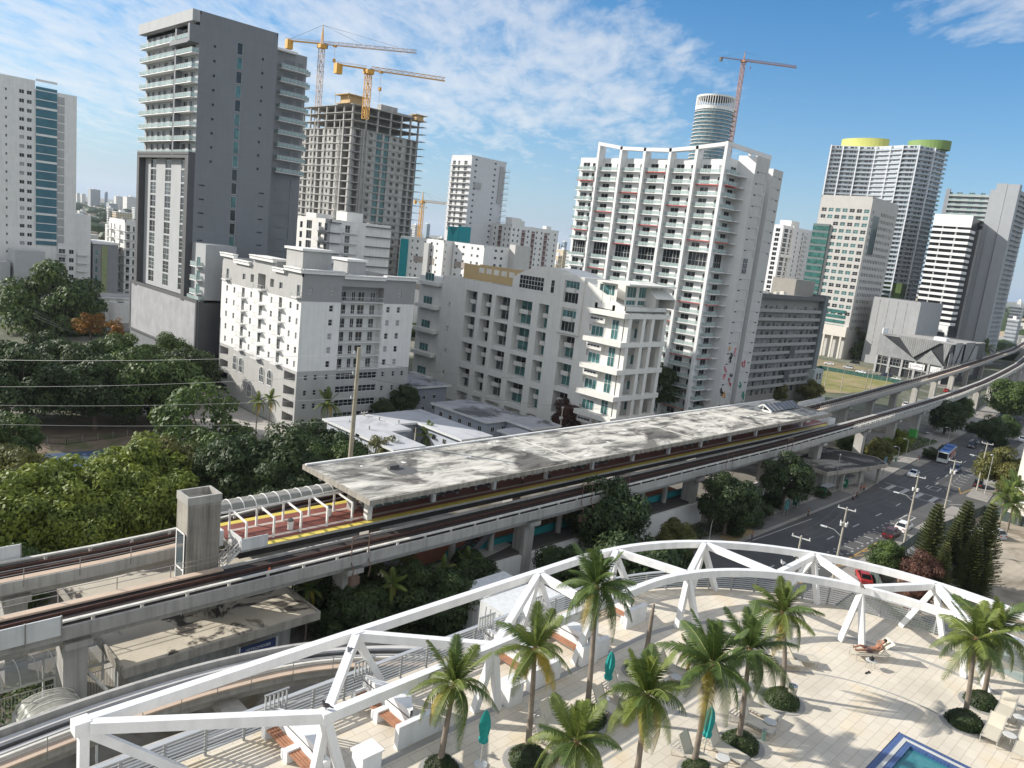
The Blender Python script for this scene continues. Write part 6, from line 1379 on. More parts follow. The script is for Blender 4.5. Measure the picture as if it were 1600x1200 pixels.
# ================================================================ vegetation
def leafmat(name,col,var=.45):
    if name in MATS: return MATS[name]
    m=bpy.data.materials.new(name); m.use_nodes=True; nt=m.node_tree; L=nt.links; b=nt.nodes['Principled BSDF']; b.inputs['Roughness'].default_value=.55; b.inputs['Specular IOR Level'].default_value=.35
    g=N(nt,'ShaderNodeNewGeometry'); n=N(nt,'ShaderNodeTexNoise'); n.inputs['Scale'].default_value=.55; n.inputs['Detail'].default_value=6; L.new(g.outputs['Position'],n.inputs['Vector'])
    w=N(nt,'ShaderNodeTexNoise'); w.inputs['Scale'].default_value=5; L.new(g.outputs['Position'],w.inputs['Vector'])
    v=mth(nt,'ADD',mth(nt,'MULTIPLY',n.outputs[0],.6),mth(nt,'MULTIPLY',w.outputs[0],.4))
    c=ramp(nt,v,[(.36,tuple(x*(1-var) for x in col)),(.5,col),(.64,(min(1,col[0]*(1+var*1.5)),min(1,col[1]*(1+var)),col[2]*(1+var*.4)))]); L.new(c,b.inputs['Base Color'])
    tr=N(nt,'ShaderNodeBsdfTranslucent'); L.new(c,tr.inputs[0]); ms=N(nt,'ShaderNodeMixShader'); ms.inputs[0].default_value=.28; L.new(b.outputs[0],ms.inputs[1]); L.new(tr.outputs[0],ms.inputs[2]); L.new(ms.outputs[0],nt.nodes['Material Output'].inputs[0])
    MATS[name]=m; return m
BARK=mat('bark',(.13,.10,.075),.9,.3,2,bump=.4)
def crown_mesh(seed,n_cl=62,per=300,leaf=.036,flat=.62,spread=1.0,loose=.0):
    """unit crown, radius 1, centre at origin"""
    r=random.Random(seed); mb=MB(); cl=[]
    for i in range(n_cl):
        while True:
            x,y,z=r.uniform(-1,1),r.uniform(-1,1),r.uniform(-.7,1)
            d=math.sqrt(x*x+y*y+z*z)
            if .38<d<.95+loose*r.random(): break
        cr=r.uniform(.17,.33); cl.append((x*.82,y*.82,z*flat,cr))
    V=[];F=[]
    for (cx,cy,cz,cr) in cl:
        for k in range(per):
            u=r.gauss(0,1); v=r.gauss(0,1); w=r.gauss(0,1)+.45; l=math.sqrt(u*u+v*v+w*w) or 1
            rr=cr*(.72+.38*r.random()); nx,ny,nz=u/l,v/l,w/l
            p=Vector((cx+nx*rr,cy+ny*rr,cz+nz*rr*.72)); nrm=Vector((nx+r.uniform(-.7,.7),ny+r.uniform(-.7,.7),nz+r.uniform(-.3,.9))).normalized()
            a=nrm.orthogonal().normalized(); a=(a*math.cos(r.uniform(0,6.28))+nrm.cross(a)*math.sin(r.uniform(0,6.28))).normalized(); b=nrm.cross(a); s=leaf*r.uniform(.6,1.35)
            i=len(V); V+= [p-a*s,p+b*s*.55,p+a*s,p-b*s*.55]; F.append((i,i+1,i+2,i+3))
    me=bpy.data.meshes.new('crown'); me.from_pydata([tuple(v) for v in V],[],F); return me,cl
def trunk_mesh(seed,cl,h=1.0,r0=.05):
    """unit trunk from z=-h up to crown clumps"""
    r=random.Random(seed); mb=MB(); j=Vector((r.uniform(-.05,.05),r.uniform(-.05,.05),-.35)); mb.tube([(0,0,-h),(0,0,-h*.7)+() if False else (0.01,0,-h*.7),j],[r0*1.3,r0,r0*.8],8)
    for (x,y,z,cr) in cl[::4]:
        m_=Vector((x*.45,y*.45,min(z,.1)*.5-.1)); mb.tube([j,m_,(x*.9,y*.9,z*.8)],[r0*.5,r0*.32,r0*.12],5,cap=False)
    me=mb.mesh('trunk',BARK); return me
CR=[]
for s_ in range(5): me,cl=crown_mesh(20+s_); CR.append((me,cl))
CRL=[crown_mesh(40,34,120,.045,.7,loose=.2),crown_mesh(41,30,110,.05,.6,loose=.2)]
LM_={ 'dark':leafmat('leaf_dark',(0.043,0.072,0.023)),'mid':leafmat('leaf_mid',(0.072,0.117,0.030)),'bright':leafmat('leaf_bright',(0.155,0.203,0.030)),'olive':leafmat('leaf_olive',(0.128,0.135,0.038)),'orange':leafmat('leaf_orange',(.26,.13,.02)),'red':leafmat('leaf_red',(.075,.035,.028)),'grey':leafmat('leaf_grey',(.12,.15,.13)),'pink':leafmat('leaf_pink',(.13,.065,.045))}
CM={}
def tree(label,px,py,zc,R,kd='mid',name='broadleaf_tree',var=0,fl=1.0,group=None,pos=None,r0=.05,loose=False):
    p=P(px,py,zc) if pos is None else Vector((pos[0],pos[1],zc)); t=thing(name,label,'tree' if 'shrub' not in name else 'shrub',(p.x,p.y,0),0,group)
    src=(CRL if loose else CR)[var%(2 if loose else 5)]; key=(var%5,kd,loose)
    if key not in CM: me=src[0].copy(); me.name='crown'; me.materials.append(LM_[kd]); CM[key]=me
    c=ob('crown',CM[key],t,(0,0,zc)); c.rotation_euler=(0,0,(px*7+py)%6.28); c.scale=(R,R,R*fl*1.15)
    h=zc/(R); tk=('t',var%5,round(h,1),r0,loose)
    if tk not in CM: CM[tk]=trunk_mesh(var,src[1],h,r0)
    o=ob('trunk',CM[tk],t,(0,0,zc)); o.rotation_euler=c.rotation_euler; o.scale=(R,R,R)
    return t
TR_=[('dark tree filling the upper left park corner',62,560,9,6,'dark',2),('dark tree over the park fence',150,610,8,6.5,'dark',3),('dark crown in the shade left of the podium foot',290,580,8,6,'dark',4),('dark tree at the far left edge above the park',10,590,8,7,'dark',0),('lime tree in the middle of the front row behind the viaduct',105,790,6.5,6,'bright',2),('lime tree between court and lift tower',195,800,6,5.5,'bright',3),('lime tree at the left edge just above the viaduct barrier',15,820,5.5,6,'bright',1),('low lime tree touching the far viaduct handrail',125,842,4.5,5,'bright',4),('olive tree behind the lime row near the court corner',262,735,6.5,5,'olive',0),('dark tree under the wide spreading one',300,720,6,5.5,'mid',3),('dark tree at the roof edge of the white roofed house',560,720,4.5,3.6,'dark',2),('large dark tree at the left edge above the park, beside the power lines',40,600,9,7.2,'dark',0),('large dark tree behind the first park trees, crown touching the side street',115,580,9,7,'dark',1),('tall glossy tree in front of the low white building',190,565,9,6.2,'mid',2),('tree with glossy leaves just left of the perforated podium',262,558,9,5.6,'mid',3),
('broad olive green tree in the middle of the park',235,605,8,8.2,'mid',4),('rounded grey green tree at the left edge of the park',8,690,6,4.6,'mid',1),('wide spreading tree with open limbs beside the apartment forecourt',325,668,8,7.5,'mid',0),('yellow green tree at the left edge above the viaduct',35,760,6,5.5,'olive',2),
('bright yellow green tree beside the blue basketball court',215,752,7,6.2,'bright',3),('sunlit lime tree behind the lift tower, leftmost of the front row',65,815,6,6.5,'bright',4),('sunlit lime tree in the front row behind the viaduct handrail',150,800,6,6.2,'bright',0),('lime and olive tree closest to the lift tower',248,790,6,5,'bright',1),
('dark tree behind the arched platform canopy, left one',372,748,7,6,'dark',2),('dark dense tree behind the arched platform canopy, middle one',440,735,7.5,6.5,'dark',3),('dark tree beside the corner of the platform roof',500,715,7,6,'dark',4),('low dark tree between canopy and platform roof corner',425,780,6,5,'dark',0),('dark tree standing below the platform roof corner',520,735,6.5,5,'mid',1),('bushy tree with pale twigs in front of the white roofed house',600,702,5,3.2,'olive',5),
('small dark tree in front of the grey and white apartment block corner',630,622,6,4,'dark',2),('tree behind the dark small one by the grey house',598,640,4,3,'dark',3),('dark reddish tree before the loft building corner',890,648,6,4.6,'red',4),('blue grey bushy tree at the foot of the loft building corner',975,640,4,2.8,'grey',0),
('tall dark tree between the loft building and the finned tower',1040,600,10,7.5,'dark',1),('dark tree at the foot of the finned tower',1075,625,6,4.5,'dark',2),('tree at the foot of the grey gallery block left of the field',1268,612,4,5,'olive',3),('green bush row beside the ribbed barrier',1215,612,3.5,4,'olive',4),
('huge dome shaped bright edged tree left of the low white building',84,480,8,16.5,'mid',0),('small orange leaved tree beside the low white building',142,508,5,4.2,'orange',1),('small golden tree next to the orange one',183,514,5,3,'orange',2),('large dark street tree standing below the viaduct in front of the concourse',945,812,6.5,7,'dark',3),
('dark street tree left of the tall concrete pier by the bus stops',1140,782,6.5,5.5,'dark',4),('dark street tree right of the tall concrete pier by the bus stops',1230,745,7,5.4,'dark',0),('dark tree just behind the pergola, left of the street',985,905,6,6.5,'dark',1),('dark tree behind the pergola top, next to the road edge',1050,900,5,5,'dark',2),('tree with yellowish leaves beneath the concourse behind the pergola',1060,845,2.5,3.5,'olive',3),
('spreading tree in front of the beige office tower arcade',1340,538,9,10,'mid',4),('dark tree left of the zigzag screened garage',1378,520,12,7,'dark',0),('large tree behind the green painted piers at the far right',1582,622,8,9,'mid',1),('dark street tree by the dark car on the far side of the bus',1480,652,6,6,'dark',2),('dark street tree between bus and parked cars, left one',1548,672,5,5,'dark',3),('dark street tree between bus and parked cars, right one',1572,668,4.5,4.5,'mid',0),
('small tree beneath the viaduct near the green base',1500,638,5,5,'mid',4),('olive street tree in front of the black car',1566,732,6,6.0,'olive',0),('olive street tree next to the cream tower',1592,748,5,5,'olive',1),('fresh green small tree beside the parked maroon car',1385,870,4.5,3.0,'mid',2),('red leaved shrubby tree over the pink house',1440,890,4.5,3.2,'pink',3),('pink flowering shrubby tree below the pergola ring',1425,930,3.5,2.6,'pink',4),
('yellow green tree between the viaducts near the flat entrance roof',1375,705,3,4,'olive',2),('low bushy tree beneath the viaduct left of the bus',1405,690,2.5,4,'bright',3),('dark bush beside the stained entrance roof under the viaduct',1330,690,3,4,'mid',1),
('bushy dark tree between two bus shelters',1165,800,2.5,3.6,'dark',0),('dense dark shrub tree at the foot of the tall palms behind the pergola beam',560,965,3.5,4.4,'dark',1),('dense dark shrub tree under the street palms',640,930,4,4.4,'dark',2),('dark shrub tree right of the street palms before the containers',700,940,4,4.2,'dark',3),('dark shrub tree next to the station entrance roof corner',510,930,3.5,4,'dark',4),('bushy tree at the left edge between both viaducts',10,905,3,4,'mid',2),('small dark tree near the podium of the tall grey tower',330,590,4,3.6,'dark',0),('dark tree against the foot of the white slab tower',165,425,8,9,'dark',3),('dark tree behind the stained low roof',560,905,3.0,3.8,'dark',0),('round dark tree near the smaller white container',735,905,4,4,'dark',1),('dark tree between the concourse wall and the pergola',880,890,4,4,'dark',4)]
for l,px,py,zc,R,kd,v in TR_: tree(l,px,py,zc,R*(1.28 if (px<560 and py>500) else 1.1),kd,var=v,loose=(kd in('orange',) or v==5 or 'spreading' in l))
for l,px,py,R in (('round clipped dark bush left of the bus stops, larger one',1185,795,3.0),('round clipped dark bush left of the bus stops, smaller one',1208,782,2.6),('low bush by the kerb under the street lamp',1148,828,2.0),('low bush at the foot of the tall pier',1250,770,2.2),('bush before the entrance roof by the lamp',1283,768,2.2),('low bush in the planted kerb bed by the bus',1455,708,2.6),('second low bush in the planted kerb bed by the bus',1480,702,2.4),('dark bush by the green painted pier',1520,668,3),('dark hedge bush by the parked cars',1560,690,3),('bush on the concourse terrace above the teal band, left',823,828,1.6),('bush on the concourse terrace above the teal band, right',848,820,1.5),('yellowish bush under the concourse by the pergola',1050,822,2.4),('bush below the far viaduct at the left edge',18,925,2.5)):
    tree(l,px,py,R*.55,R,'dark' if 'yellow' not in l else 'olive',name='clipped_shrub',var=int(px)%5,fl=.8)
# ---- palms
def frondmesh(seed,L=2.0,droop=1.0,yel=0,w=.50,nl=40):
    r=random.Random(seed); m=MB(); pts=[]; n=12
    for i in range(n+1):
        t=i/n; pts.append(Vector((L*(t*.96-.10*droop*t*t),0,L*(.34*t-.62*droop*t*t-.14*droop*t**3))))
    m.tube(pts,[.017*(1-.85*i/n) for i in range(n+1)],4,mi=1,cap=False)
    for i in range(nl):
        t=.10+.90*i/nl; k=min(n-1,int(t*n)); f=t*n-k; p=pts[k].lerp(pts[k+1],f); d=(pts[k+1]-pts[k]).normalized()
        ll=w*L*.5*(math.sin(math.pi*min(1,t*.86+.13))**.55)*r.uniform(.85,1.1)
        for s in (-1,1):
            out=(d*.55+Vector((0,s*.85,0))+Vector((0,0,-.28*droop*(.5+t)-.05+r.uniform(-.1,.1)))).normalized()
            a=p; b=p+out*ll*.55; c=p+out*ll*.95+Vector((0,0,-ll*.34*droop)); wd=d*.022*L*.5
            m.add([a-wd,a+wd,b+wd*.9,c,b-wd*.9],[(0,1,2,4),(4,2,3)],0)
    return m
PGRN=leafmat('palm_green',(.125,.165,.035),.3); PDRK=leafmat('palm_dark_green',(.075,.12,.03),.35); PYEL=leafmat('palm_yellowing',(.30,.24,.04),.4); PRACH=mat('palm_rachis',(.20,.22,.06),.6,.15,2)
PT=mat('palm_trunk',(.20,.165,.13),.9,.25,3,bump=.5); PFIB=mat('palm_fibre',(.20,.12,.06),.9,.3,4)
FR={}
def frond(kd,v):
    k=(kd,v)
    if k not in FR: FR[k]=frondmesh(v+3,2.0,(.25,.6,1.0,1.35)[v]).mesh('frond',[{'g':PGRN,'d':PDRK,'y':PYEL}[kd],PRACH])
    return FR[k]
def palm(label,base,top,sc_=1.0,nf=20,kd='g',yel=3,name='coconut_palm',seed=1,tr=.13,group=None,curve=.25):
    nf=int(nf*1.1) if 'coconut' in name else nf; yel=max(0,yel-1); r=random.Random(seed); t=thing(name,label,'palm tree',base,0,group); b=Vector(base); e=Vector(top)-b
    n=10; pts=[]
    for i in range(n+1):
        s=i/n; pts.append(Vector((e.x*(s**(1+curve)),e.y*(s**(1+curve)),e.z*s)))
    m=MB(); rs=[tr*(1.45 if i==0 else 1.0-.38*i/n+(.04 if i%2 else 0)) for i in range(n+1)]; m.smooth=True; m.tube(pts,rs,10); m.build('trunk',PT,t)
    m=MB(); m.ell(e+Vector((0,0,.02)),tr*.95,tr*.95,tr*2.0,8,6); m.build('crown_shaft',PFIB if 'coconut' in name else PGRN,t)
    for i in range(nf):
        g=i/(nf-1); az=i*2.39996+r.uniform(-.25,.25); pitch=R_(82-118*g**.85)+r.uniform(-.12,.12); v=min(3,int(g*4)); 
        k='y' if (g>1-yel/nf-.01 and r.random()<.6) else ('d' if (kd=='d' or r.random()<.3) else 'g')
        o=ob('frond',frond(k,max(0,min(3,v+(0 if r.random()<.7 else -1)))),t,e+Vector((0,0,.12))); s=sc_*1.0*r.uniform(.88,1.12)*(.82 if g<.15 else 1); o.scale=(s,s,s)
        o.rotation_euler=(r.uniform(-.35,.35),-pitch,az)
    return t
def D(x,y): return (x,y,DZ+.1)
palm('short coconut palm with yellowing lower fronds at the lower left of the deck',D(18.1,19.0),(18.5,19.1,29.2),.98,18,yel=3,seed=2)
palm('coconut palm with drooping golden yellow fronds, second from the left',D(21.4,17.5),(20.95,17.4,30.7),.9,18,yel=5,seed=3)
palm('tallest coconut palm on the deck, straight trunk in front of the white wall',D(25.5,17.8),(26.2,18.7,31.4),1.05,24,kd='d',yel=2,seed=4)
palm('coconut palm with dense crown over the right umbrella',D(26.4,12.9),(25.9,12.6,30.8),1.12,24,kd='d',yel=1,seed=5)
palm('slender coconut palm just left of the litter bin loungers',D(29.3,12.5),(29.0,12.6,30.4),1.05,22,kd='d',yel=2,seed=6)
palm('leaning coconut palm with curved trunk beside the litter bin',D(34.8,13.2),(34.9,13.9,29.8),1.05,20,yel=4,seed=7,curve=.9)
palm('coconut palm nearest the pool at the right, tall pale trunk',D(40.8,6.7),(40.2,6.9,30.1),1.05,20,yel=1,seed=8)
palm('coconut palm behind its twin at the right edge of the deck',D(43.7,6.6),(42.5,6.6,29.9),1.15,22,kd='g',yel=1,seed=9)
palm('coconut palm whose crown fills the bottom edge, trunk out of view',D(18.6,13.4),(18.7,13.3,30.1),.92,22,yel=2,seed=10)
palm('coconut palm with pale green hanging fronds in the middle foreground',D(23.0,13.4),(22.8,13.4,30.2),1.05,24,kd='g',yel=3,seed=11)
t=thing('palm_stump','bare dead palm trunk without crown standing in a shrub ring','palm trunk',D(30.9,18.6)); m=MB(); m.smooth=True; m.tube([(0,0,0),(.05,0,1.2),(.12,.05,2.6),(.14,.05,3.3)],[.15,.12,.10,.06],10); m.build('trunk',PT,t)
palm('small fan shaped palm clump between loungers below the pergola legs',D(32.2,16.9),(32.3,16.9,27.2),.52,26,kd='g',yel=0,name='areca_palm',seed=12,tr=.07)
# shrub rings
def shrubmesh(seed):
    r=random.Random(seed); V=[];F=[]
    for k in range(2600):
        u,v,w=r.gauss(0,1),r.gauss(0,1),abs(r.gauss(0,1)); l=math.sqrt(u*u+v*v+w*w); q=.85+.15*r.random()+.05*math.sin(5*u/l)*math.cos(4*v/l); p=Vector((u/l*q,v/l*q,w/l*q*.72)); n=Vector((u+r.uniform(-.8,.8),v+r.uniform(-.8,.8),w+r.uniform(-.3,.8))).normalized(); a=n.orthogonal().normalized(); a=(a*math.cos(k)+n.cross(a)*math.sin(k)); b=n.cross(a); s=.055*r.uniform(.7,1.3); i=len(V); V+=[p-a*s,p+b*s*.6,p+a*s,p-b*s*.6]; F.append((i,i+1,i+2,i+3))
    me=bpy.data.meshes.new('foliage'); me.from_pydata([tuple(v) for v in V],[],F); me.materials.append(leafmat('shrub_leaf',(.035,.06,.018))); return me
SM=[shrubmesh(1),shrubmesh(2)]
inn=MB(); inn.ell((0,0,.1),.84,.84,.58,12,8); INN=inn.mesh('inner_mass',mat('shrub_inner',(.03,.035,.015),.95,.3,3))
for i,(x,y,R,l) in enumerate(((25.3,17.55,.85,'around the tallest palm'),(21.2,17.2,.85,'around the yellowing palm at the bottom edge'),(30.5,18.5,.75,'around the bare dead trunk'),(29.4,12.45,.82,'around the slender palm with a bollard light'),(34.2,12.9,.88,'beside the litter bin'),(40.2,6.55,.88,'around the palm nearest the pool'),(43.0,6.5,.85,'around the rear palm at the right'),(26.3,12.6,.7,'around the right umbrella palm'),(18.1,18.9,.7,'around the short left palm'))):
    t=thing('round_shrub','low round evergreen shrub in a paved ring '+l,'shrub',(x,y,DZ+.01),0,'shrub rings on the deck'); o=ob('foliage',SM[i%2],t); o.scale=(R,R,R); o=ob('inner_mass',INN,t); o.scale=(R,R,R)
    m=MB(); m.lathe((0.0,0,0),[(R*1.25,0),(R*1.25,.012)],32); m.build('paved_ring',GREYT,t)
# street palms
def spalm(l,px,py,z,h,s,kd='g',nf=14,seed=1,name='street_palm',pos=None):
    p=P(px,py,z); palm(l,(p.x,p.y,0),(p.x+.15,p.y,z),s,nf,kd=kd,yel=0,name=name,seed=seed,tr=.14)
for i,(l,px,py,z,s,kd) in enumerate((('street palm with bright fronds beside the stained entrance roof',482,922,6.2,1.05,'g'),('leftmost of four street palms under the near viaduct',585,885,6,1.05,'d'),('street palm with a long pale trunk below the viaduct',612,915,6.2,1.15,'g'),('street palm behind the pale trunked one',635,872,6.5,1.2,'g'),('small pale street palm right of the clump',690,893,5.5,.95,'g'),('dark street palm right of the small pale one',728,882,5.8,1.1,'d'),
    ('feathery palm standing on the corner before the white and grey apartment block',512,632,7,2.0,'g'),('slim palm left of the street pole by the apartment forecourt',402,628,8,1.3,'g'),('second slim palm by the apartment forecourt',422,625,8,1.3,'g'),('tall fan palm against the loft building wall',826,585,11,1.7,'d'),('pale palm growing inside the courtyard of the white roofed house',668,682,4,1.9,'g'),('tall palm at the left edge behind the park',8,410,14,3.2,'d'),('palm next to the tall one at the left edge',38,425,11,3.0,'d'),('royal palm at the right edge above the cars',1572,775,8,2.0,'g'),('royal palm nearest the cream tower',1590,765,8.5,2.0,'g'),('royal palm between the two right edge ones',1583,790,7,1.9,'g'),('palm below the grey fin tower beside the rail curve',1540,545,12,4.2,'d'),('dark palm group by the courtyard house',545,708,5,1.5,'d'))):
    spalm(l,px,py,z,0,s,kd,seed=30+i,nf=16)
for i,(px,py,l) in enumerate(((1425,494,'first of three palms on the garage roof terrace'),(1432,492,'second of three palms on the garage roof terrace'),(1417,497,'third of three palms on the garage roof terrace'))):
    p=P(px,py,26.5); palm(l,(p.x,p.y,20.3),(p.x,p.y,26.5),1.5,12,kd='d',yel=0,name='terrace_palm',seed=60+i,tr=.2)
# ---- conifers
def conif(seed,h=10,R=2.2):
    r=random.Random(seed); V=[];F=[]; nw=24
    for k in range(nw):
        z=h*(.12+.86*k/nw); rr=R*(1-(k/nw))**.8*r.uniform(.85,1.1)+.15
        nb=11; a0=r.uniform(0,6.28)
        for j in range(nb):
            a=a0+2*math.pi*j/nb+r.uniform(-.15,.15); d=Vector((math.cos(a),math.sin(a),0)); n=Vector((-d.y,d.x,0))
            for s in range(22):
                t=(s+.5)/22; c=d*rr*t+Vector((0,0,z+.18*rr*t*t*1.6-.12*rr*t)); ww=.26*(1-t*.55); 
                for q in range(2):
                    e=(n*(1 if q else -1)*ww+d*.14+Vector((0,0,r.uniform(.02,.16)))); up=Vector((0,0,.07)); i=len(V); V+=[c-d*.045,c+d*.045,c+e+up,c+e-d*.06]; F.append((i,i+1,i+2,i+3))
    me=bpy.data.meshes.new('crown'); me.from_pydata([tuple(v) for v in V],[],F); me.materials.append(leafmat('conifer_leaf',(.095,.115,.038),.35)); return me
CF=[conif(1),conif(2)]
for i,(px,py,z,h,l) in enumerate(((1468,788,14,14.5,'tall conifer right of the street pole, leftmost of the group'),(1497,815,11,11.5,'shorter conifer second from the left in the group'),(1515,783,14,14.5,'tall conifer in the middle of the group'),(1553,788,14.5,15,'tall conifer at the right of the group'),(1480,850,9,9.5,'low conifer in front of the group'),(1530,830,11,11.5,'conifer behind the right tall one'),(1545,860,8.5,9,'small dark conifer at the lower right of the group'))):
    p=P(px,py,z); t=thing('norfolk_pine',l,'conifer',(p.x,p.y,0),0,'conifers below the pergola'); o=ob('crown',CF[i%2],t); s=h/10; o.scale=(s,s,s); o.rotation_euler=(0,0,i); m=MB(); m.tube([(0,0,0),(0,0,h*.97)],[.16,.03],7); m.build('trunk',BARK,t)
# ground cover
def scat(name,region,n,leaf,m_,seed,h=.5,z0=0):
    r=random.Random(seed); V=[];F=[]; x0,y0,x1,y1=region
    for k in range(n):
        p=Vector((r.uniform(x0,x1),r.uniform(y0,y1),z0+r.uniform(.05,h))); nr=Vector((r.uniform(-.6,.6),r.uniform(-.6,.6),1)).normalized(); a=nr.orthogonal().normalized(); a=a*math.cos(k)+nr.cross(a)*math.sin(k); b=nr.cross(a); s=leaf*r.uniform(.6,1.4); i=len(V); V+=[p-a*s,p+b*s*.6,p+a*s,p-b*s*.6]; F.append((i,i+1,i+2,i+3))
    me=bpy.data.meshes.new(name); me.from_pydata([tuple(v) for v in V],[],F); me.materials.append(m_); return kind(ob(name,me),'stuff')
scat('ground_cover_planting',(44,52,62,63),7000,.22,LM_['dark'],1,1.2); scat('ground_cover_planting',(66,58,112,66),6000,.2,LM_['dark'],2,.6); scat('ground_cover_planting',(5,66,21,76),3000,.2,LM_['mid'],3,.8); scat('ground_cover_planting',(105,61,135,65.5),3000,.2,LM_['dark'],4,.7); scat('ground_cover_planting',(195,66,260,76),6000,.3,LM_['mid'],5,.7)
scat('concourse_planting',(78,70.4,98,72.5),2500,.13,leafmat('terrace_plant',(.12,.11,.03)),6,.8,5.0)
# far tree canopy that reads as one mass
def farwood(name,n,seed,rmin,rmax,smin,smax,amin=-.62,amax=.62):
    r=random.Random(seed); m=MB()
    for k in range(n):
        a=TH+r.uniform(amin,amax); d=r.uniform(rmin,rmax); s=r.uniform(smin,smax); x,y=math.cos(a)*d,math.sin(a)*d
        if 0<x<640 and y<250 and d<640: continue
        m.ell((x,y,s*.35),s,s*r.uniform(.7,1.2),s*.55,7,4)
    return kind(m.build(name,LM_['dark']),'stuff')
farwood('distant_tree_canopy',2600,3,620,4200,7,18); farwood('middle_tree_canopy',260,5,330,620,4,8,.05,.62)
# ================================================================ vehicles
TYRE=mat('tyre',(.02,.02,.02),.8,.1); RIM=mat('rim',(.45,.45,.46),.3,.05,metal=.8); CGL=glassmat('car_glass',(.02,.025,.03),.05,.1); HLT=mat('headlight',(.75,.75,.72),.2); TLT=mat('taillight',(.4,.02,.02),.3)
CPAINT={}
def cpaint(n,c): return mat('car_paint_'+n,c,.28,.03,.5,spec=.7)
CARP={'sedan':(4.6,1.8,1.42,[(-2.3,.55),(-2.22,.92),(-1.45,1.0),(-.95,1.38),(.35,1.42),(1.15,1.0),(2.1,.85),(2.3,.55)]),'suv':(4.7,1.9,1.72,[(-2.35,.6),(-2.3,1.1),(-2.1,1.62),(-1.6,1.72),(.45,1.70),(1.2,1.12),(2.2,.98),(2.35,.6)])}
CC={}
def carparts(style,col,cname):
    k=(style,cname)
    if k in CC: return CC[k]
    L,Wd,H,pr=CARP[style]; hw=Wd/2; out=[]
    # body: loft of half profiles with tumblehome
    m=MB(); m.smooth=False; xs=[-L/2,-L/2+.12,-1.45,-.95,.4,1.2,L/2-.2,L/2]
    def top(x):
        return interp(pr,x)
    belt=lambda x: min(top(x),.98 if style=='sedan' else 1.12)
    secs=[]
    for x in (-L/2,-L/2+.1,-1.75,-1.2,-.5,.3,1.0,1.6,L/2-.15,L/2):
        b_=belt(x); e=.12 if abs(abs(x)-L/2)<.02 else 0
        secs.append([(x,-hw+.08+e,.22),(x,-hw+e,.45),(x,-hw+.03+e,b_-.08),(x,-hw+.14+e,b_),(x,hw-.14-e,b_),(x,hw-.03-e,b_-.08),(x,hw-e,.45),(x,hw-.08-e,.22)])
    vs=[v for s in secs for v in s]; fs=[tuple(range(8)),tuple(range(len(vs)-8,len(vs)))[::-1]]
    for i in range(len(secs)-1):
        for j in range(8): fs.append((8*i+j,8*i+8+j,8*i+8+(j+1)%8,8*i+(j+1)%8))
    m.add(vs,fs); out.append(('body',m.mesh('body',cpaint(cname,col))))
    # greenhouse
    rz=H; zb=belt(0)-.01; x0,x1,x2,x3=(-1.75,-.95,.3,1.2) if style=='sedan' else (-2.2,-1.8,.4,1.25)
    m=MB(); lo=[(x0,-hw+.13,zb),(x3,-hw+.13,zb),(x3,hw-.13,zb),(x0,hw-.13,zb)]; hi=[(x1,-hw+.3,rz-.03),(x2,-hw+.3,rz-.03),(x2,hw-.3,rz-.03),(x1,hw-.3,rz-.03)]
    m.add(lo+hi,[(0,1,5,4),(1,2,6,5),(2,3,7,6),(3,0,4,7)]); out.append(('windows',m.mesh('windows',CGL)))
    m=MB(); m.add([(x1-.03,-hw+.28,rz-.05),(x2+.03,-hw+.28,rz-.05),(x2+.03,hw-.28,rz-.05),(x1-.03,hw-.28,rz-.05),(x1+.1,-hw+.4,rz),(x2-.1,-hw+.4,rz),(x2-.1,hw-.4,rz),(x1+.1,hw-.4,rz)],[(4,5,6,7),(0,1,5,4),(1,2,6,5),(2,3,7,6),(3,0,4,7)])
    for yy in (-1,1):
        for xx,xt in ((x0,x1),(x3,x2),((x0+x3)/2,(x1+x2)/2)): m.beam((xx,yy*(hw-.12),zb),(xt,yy*(hw-.29),rz-.03),.07,.07)
    out.append(('roof',m.mesh('roof',cpaint(cname,col))))
    wm=MB(); 
    for s in (-1,1): pass
    w=MB(); n=16; 
    for (y0,y1,r,mi) in ((-.1,.1,.33,0),(-.115,.115,.2,1)):
        vs=[(r*math.cos(2*math.pi*k/n),y,r*math.sin(2*math.pi*k/n)) for y in (y0,y1) for k in range(n)]
        w.add(vs,[tuple(range(n)),tuple(range(n,2*n))[::-1]]+[(k,n+k,n+(k+1)%n,(k+1)%n) for k in range(n)],mi)
    out.append(('wheel',w.mesh('wheel',[TYRE,RIM])))
    h=MB(); h.box(-.05,-.2,-.07,.02,.2,.07); out.append(('headlight',h.mesh('headlight',HLT))); out.append(('taillight',h.mesh('taillight',TLT)))
    CC[k]=(out,L,hw); return CC[k]
def car(label,x,y,deg,style,cname,col,z=.012,cat='car',group=None):
    parts,L,hw=carparts(style,col,cname); t=thing('parked_car' if 'parked' in label else 'car',label,cat,(x,y,z),R_(deg),group)
    d=dict(parts); t.scale=(1.1,1.08,1.08)
    for nme in ('body','windows','roof'): ob(nme,d[nme],t)
    for sx in (-1.4,1.42):
        for sy in (-1,1): ob('wheel',d['wheel'],t,(sx,sy*(hw-.08),.33))
    for sy in (-1,1): ob('headlight',d['headlight'],t,(L/2-.01,sy*(hw-.38),.68)); o=ob('taillight',d['taillight'],t,(-L/2+.0,sy*(hw-.36),.78))
    return t
COL={'white':(.75,.75,.74),'navy':(.02,.03,.06),'black':(.015,.015,.017),'maroon':(.055,.013,.016),'silver':(.45,.46,.47),'grey':(.14,.145,.15),'red':(.35,.02,.02),'darkblue':(.03,.05,.1)}
def pcar(l,px,py,deg,st,c): p=P(px,py,0); car(l,p.x,p.y,deg,st,c,COL[c],z=.02)
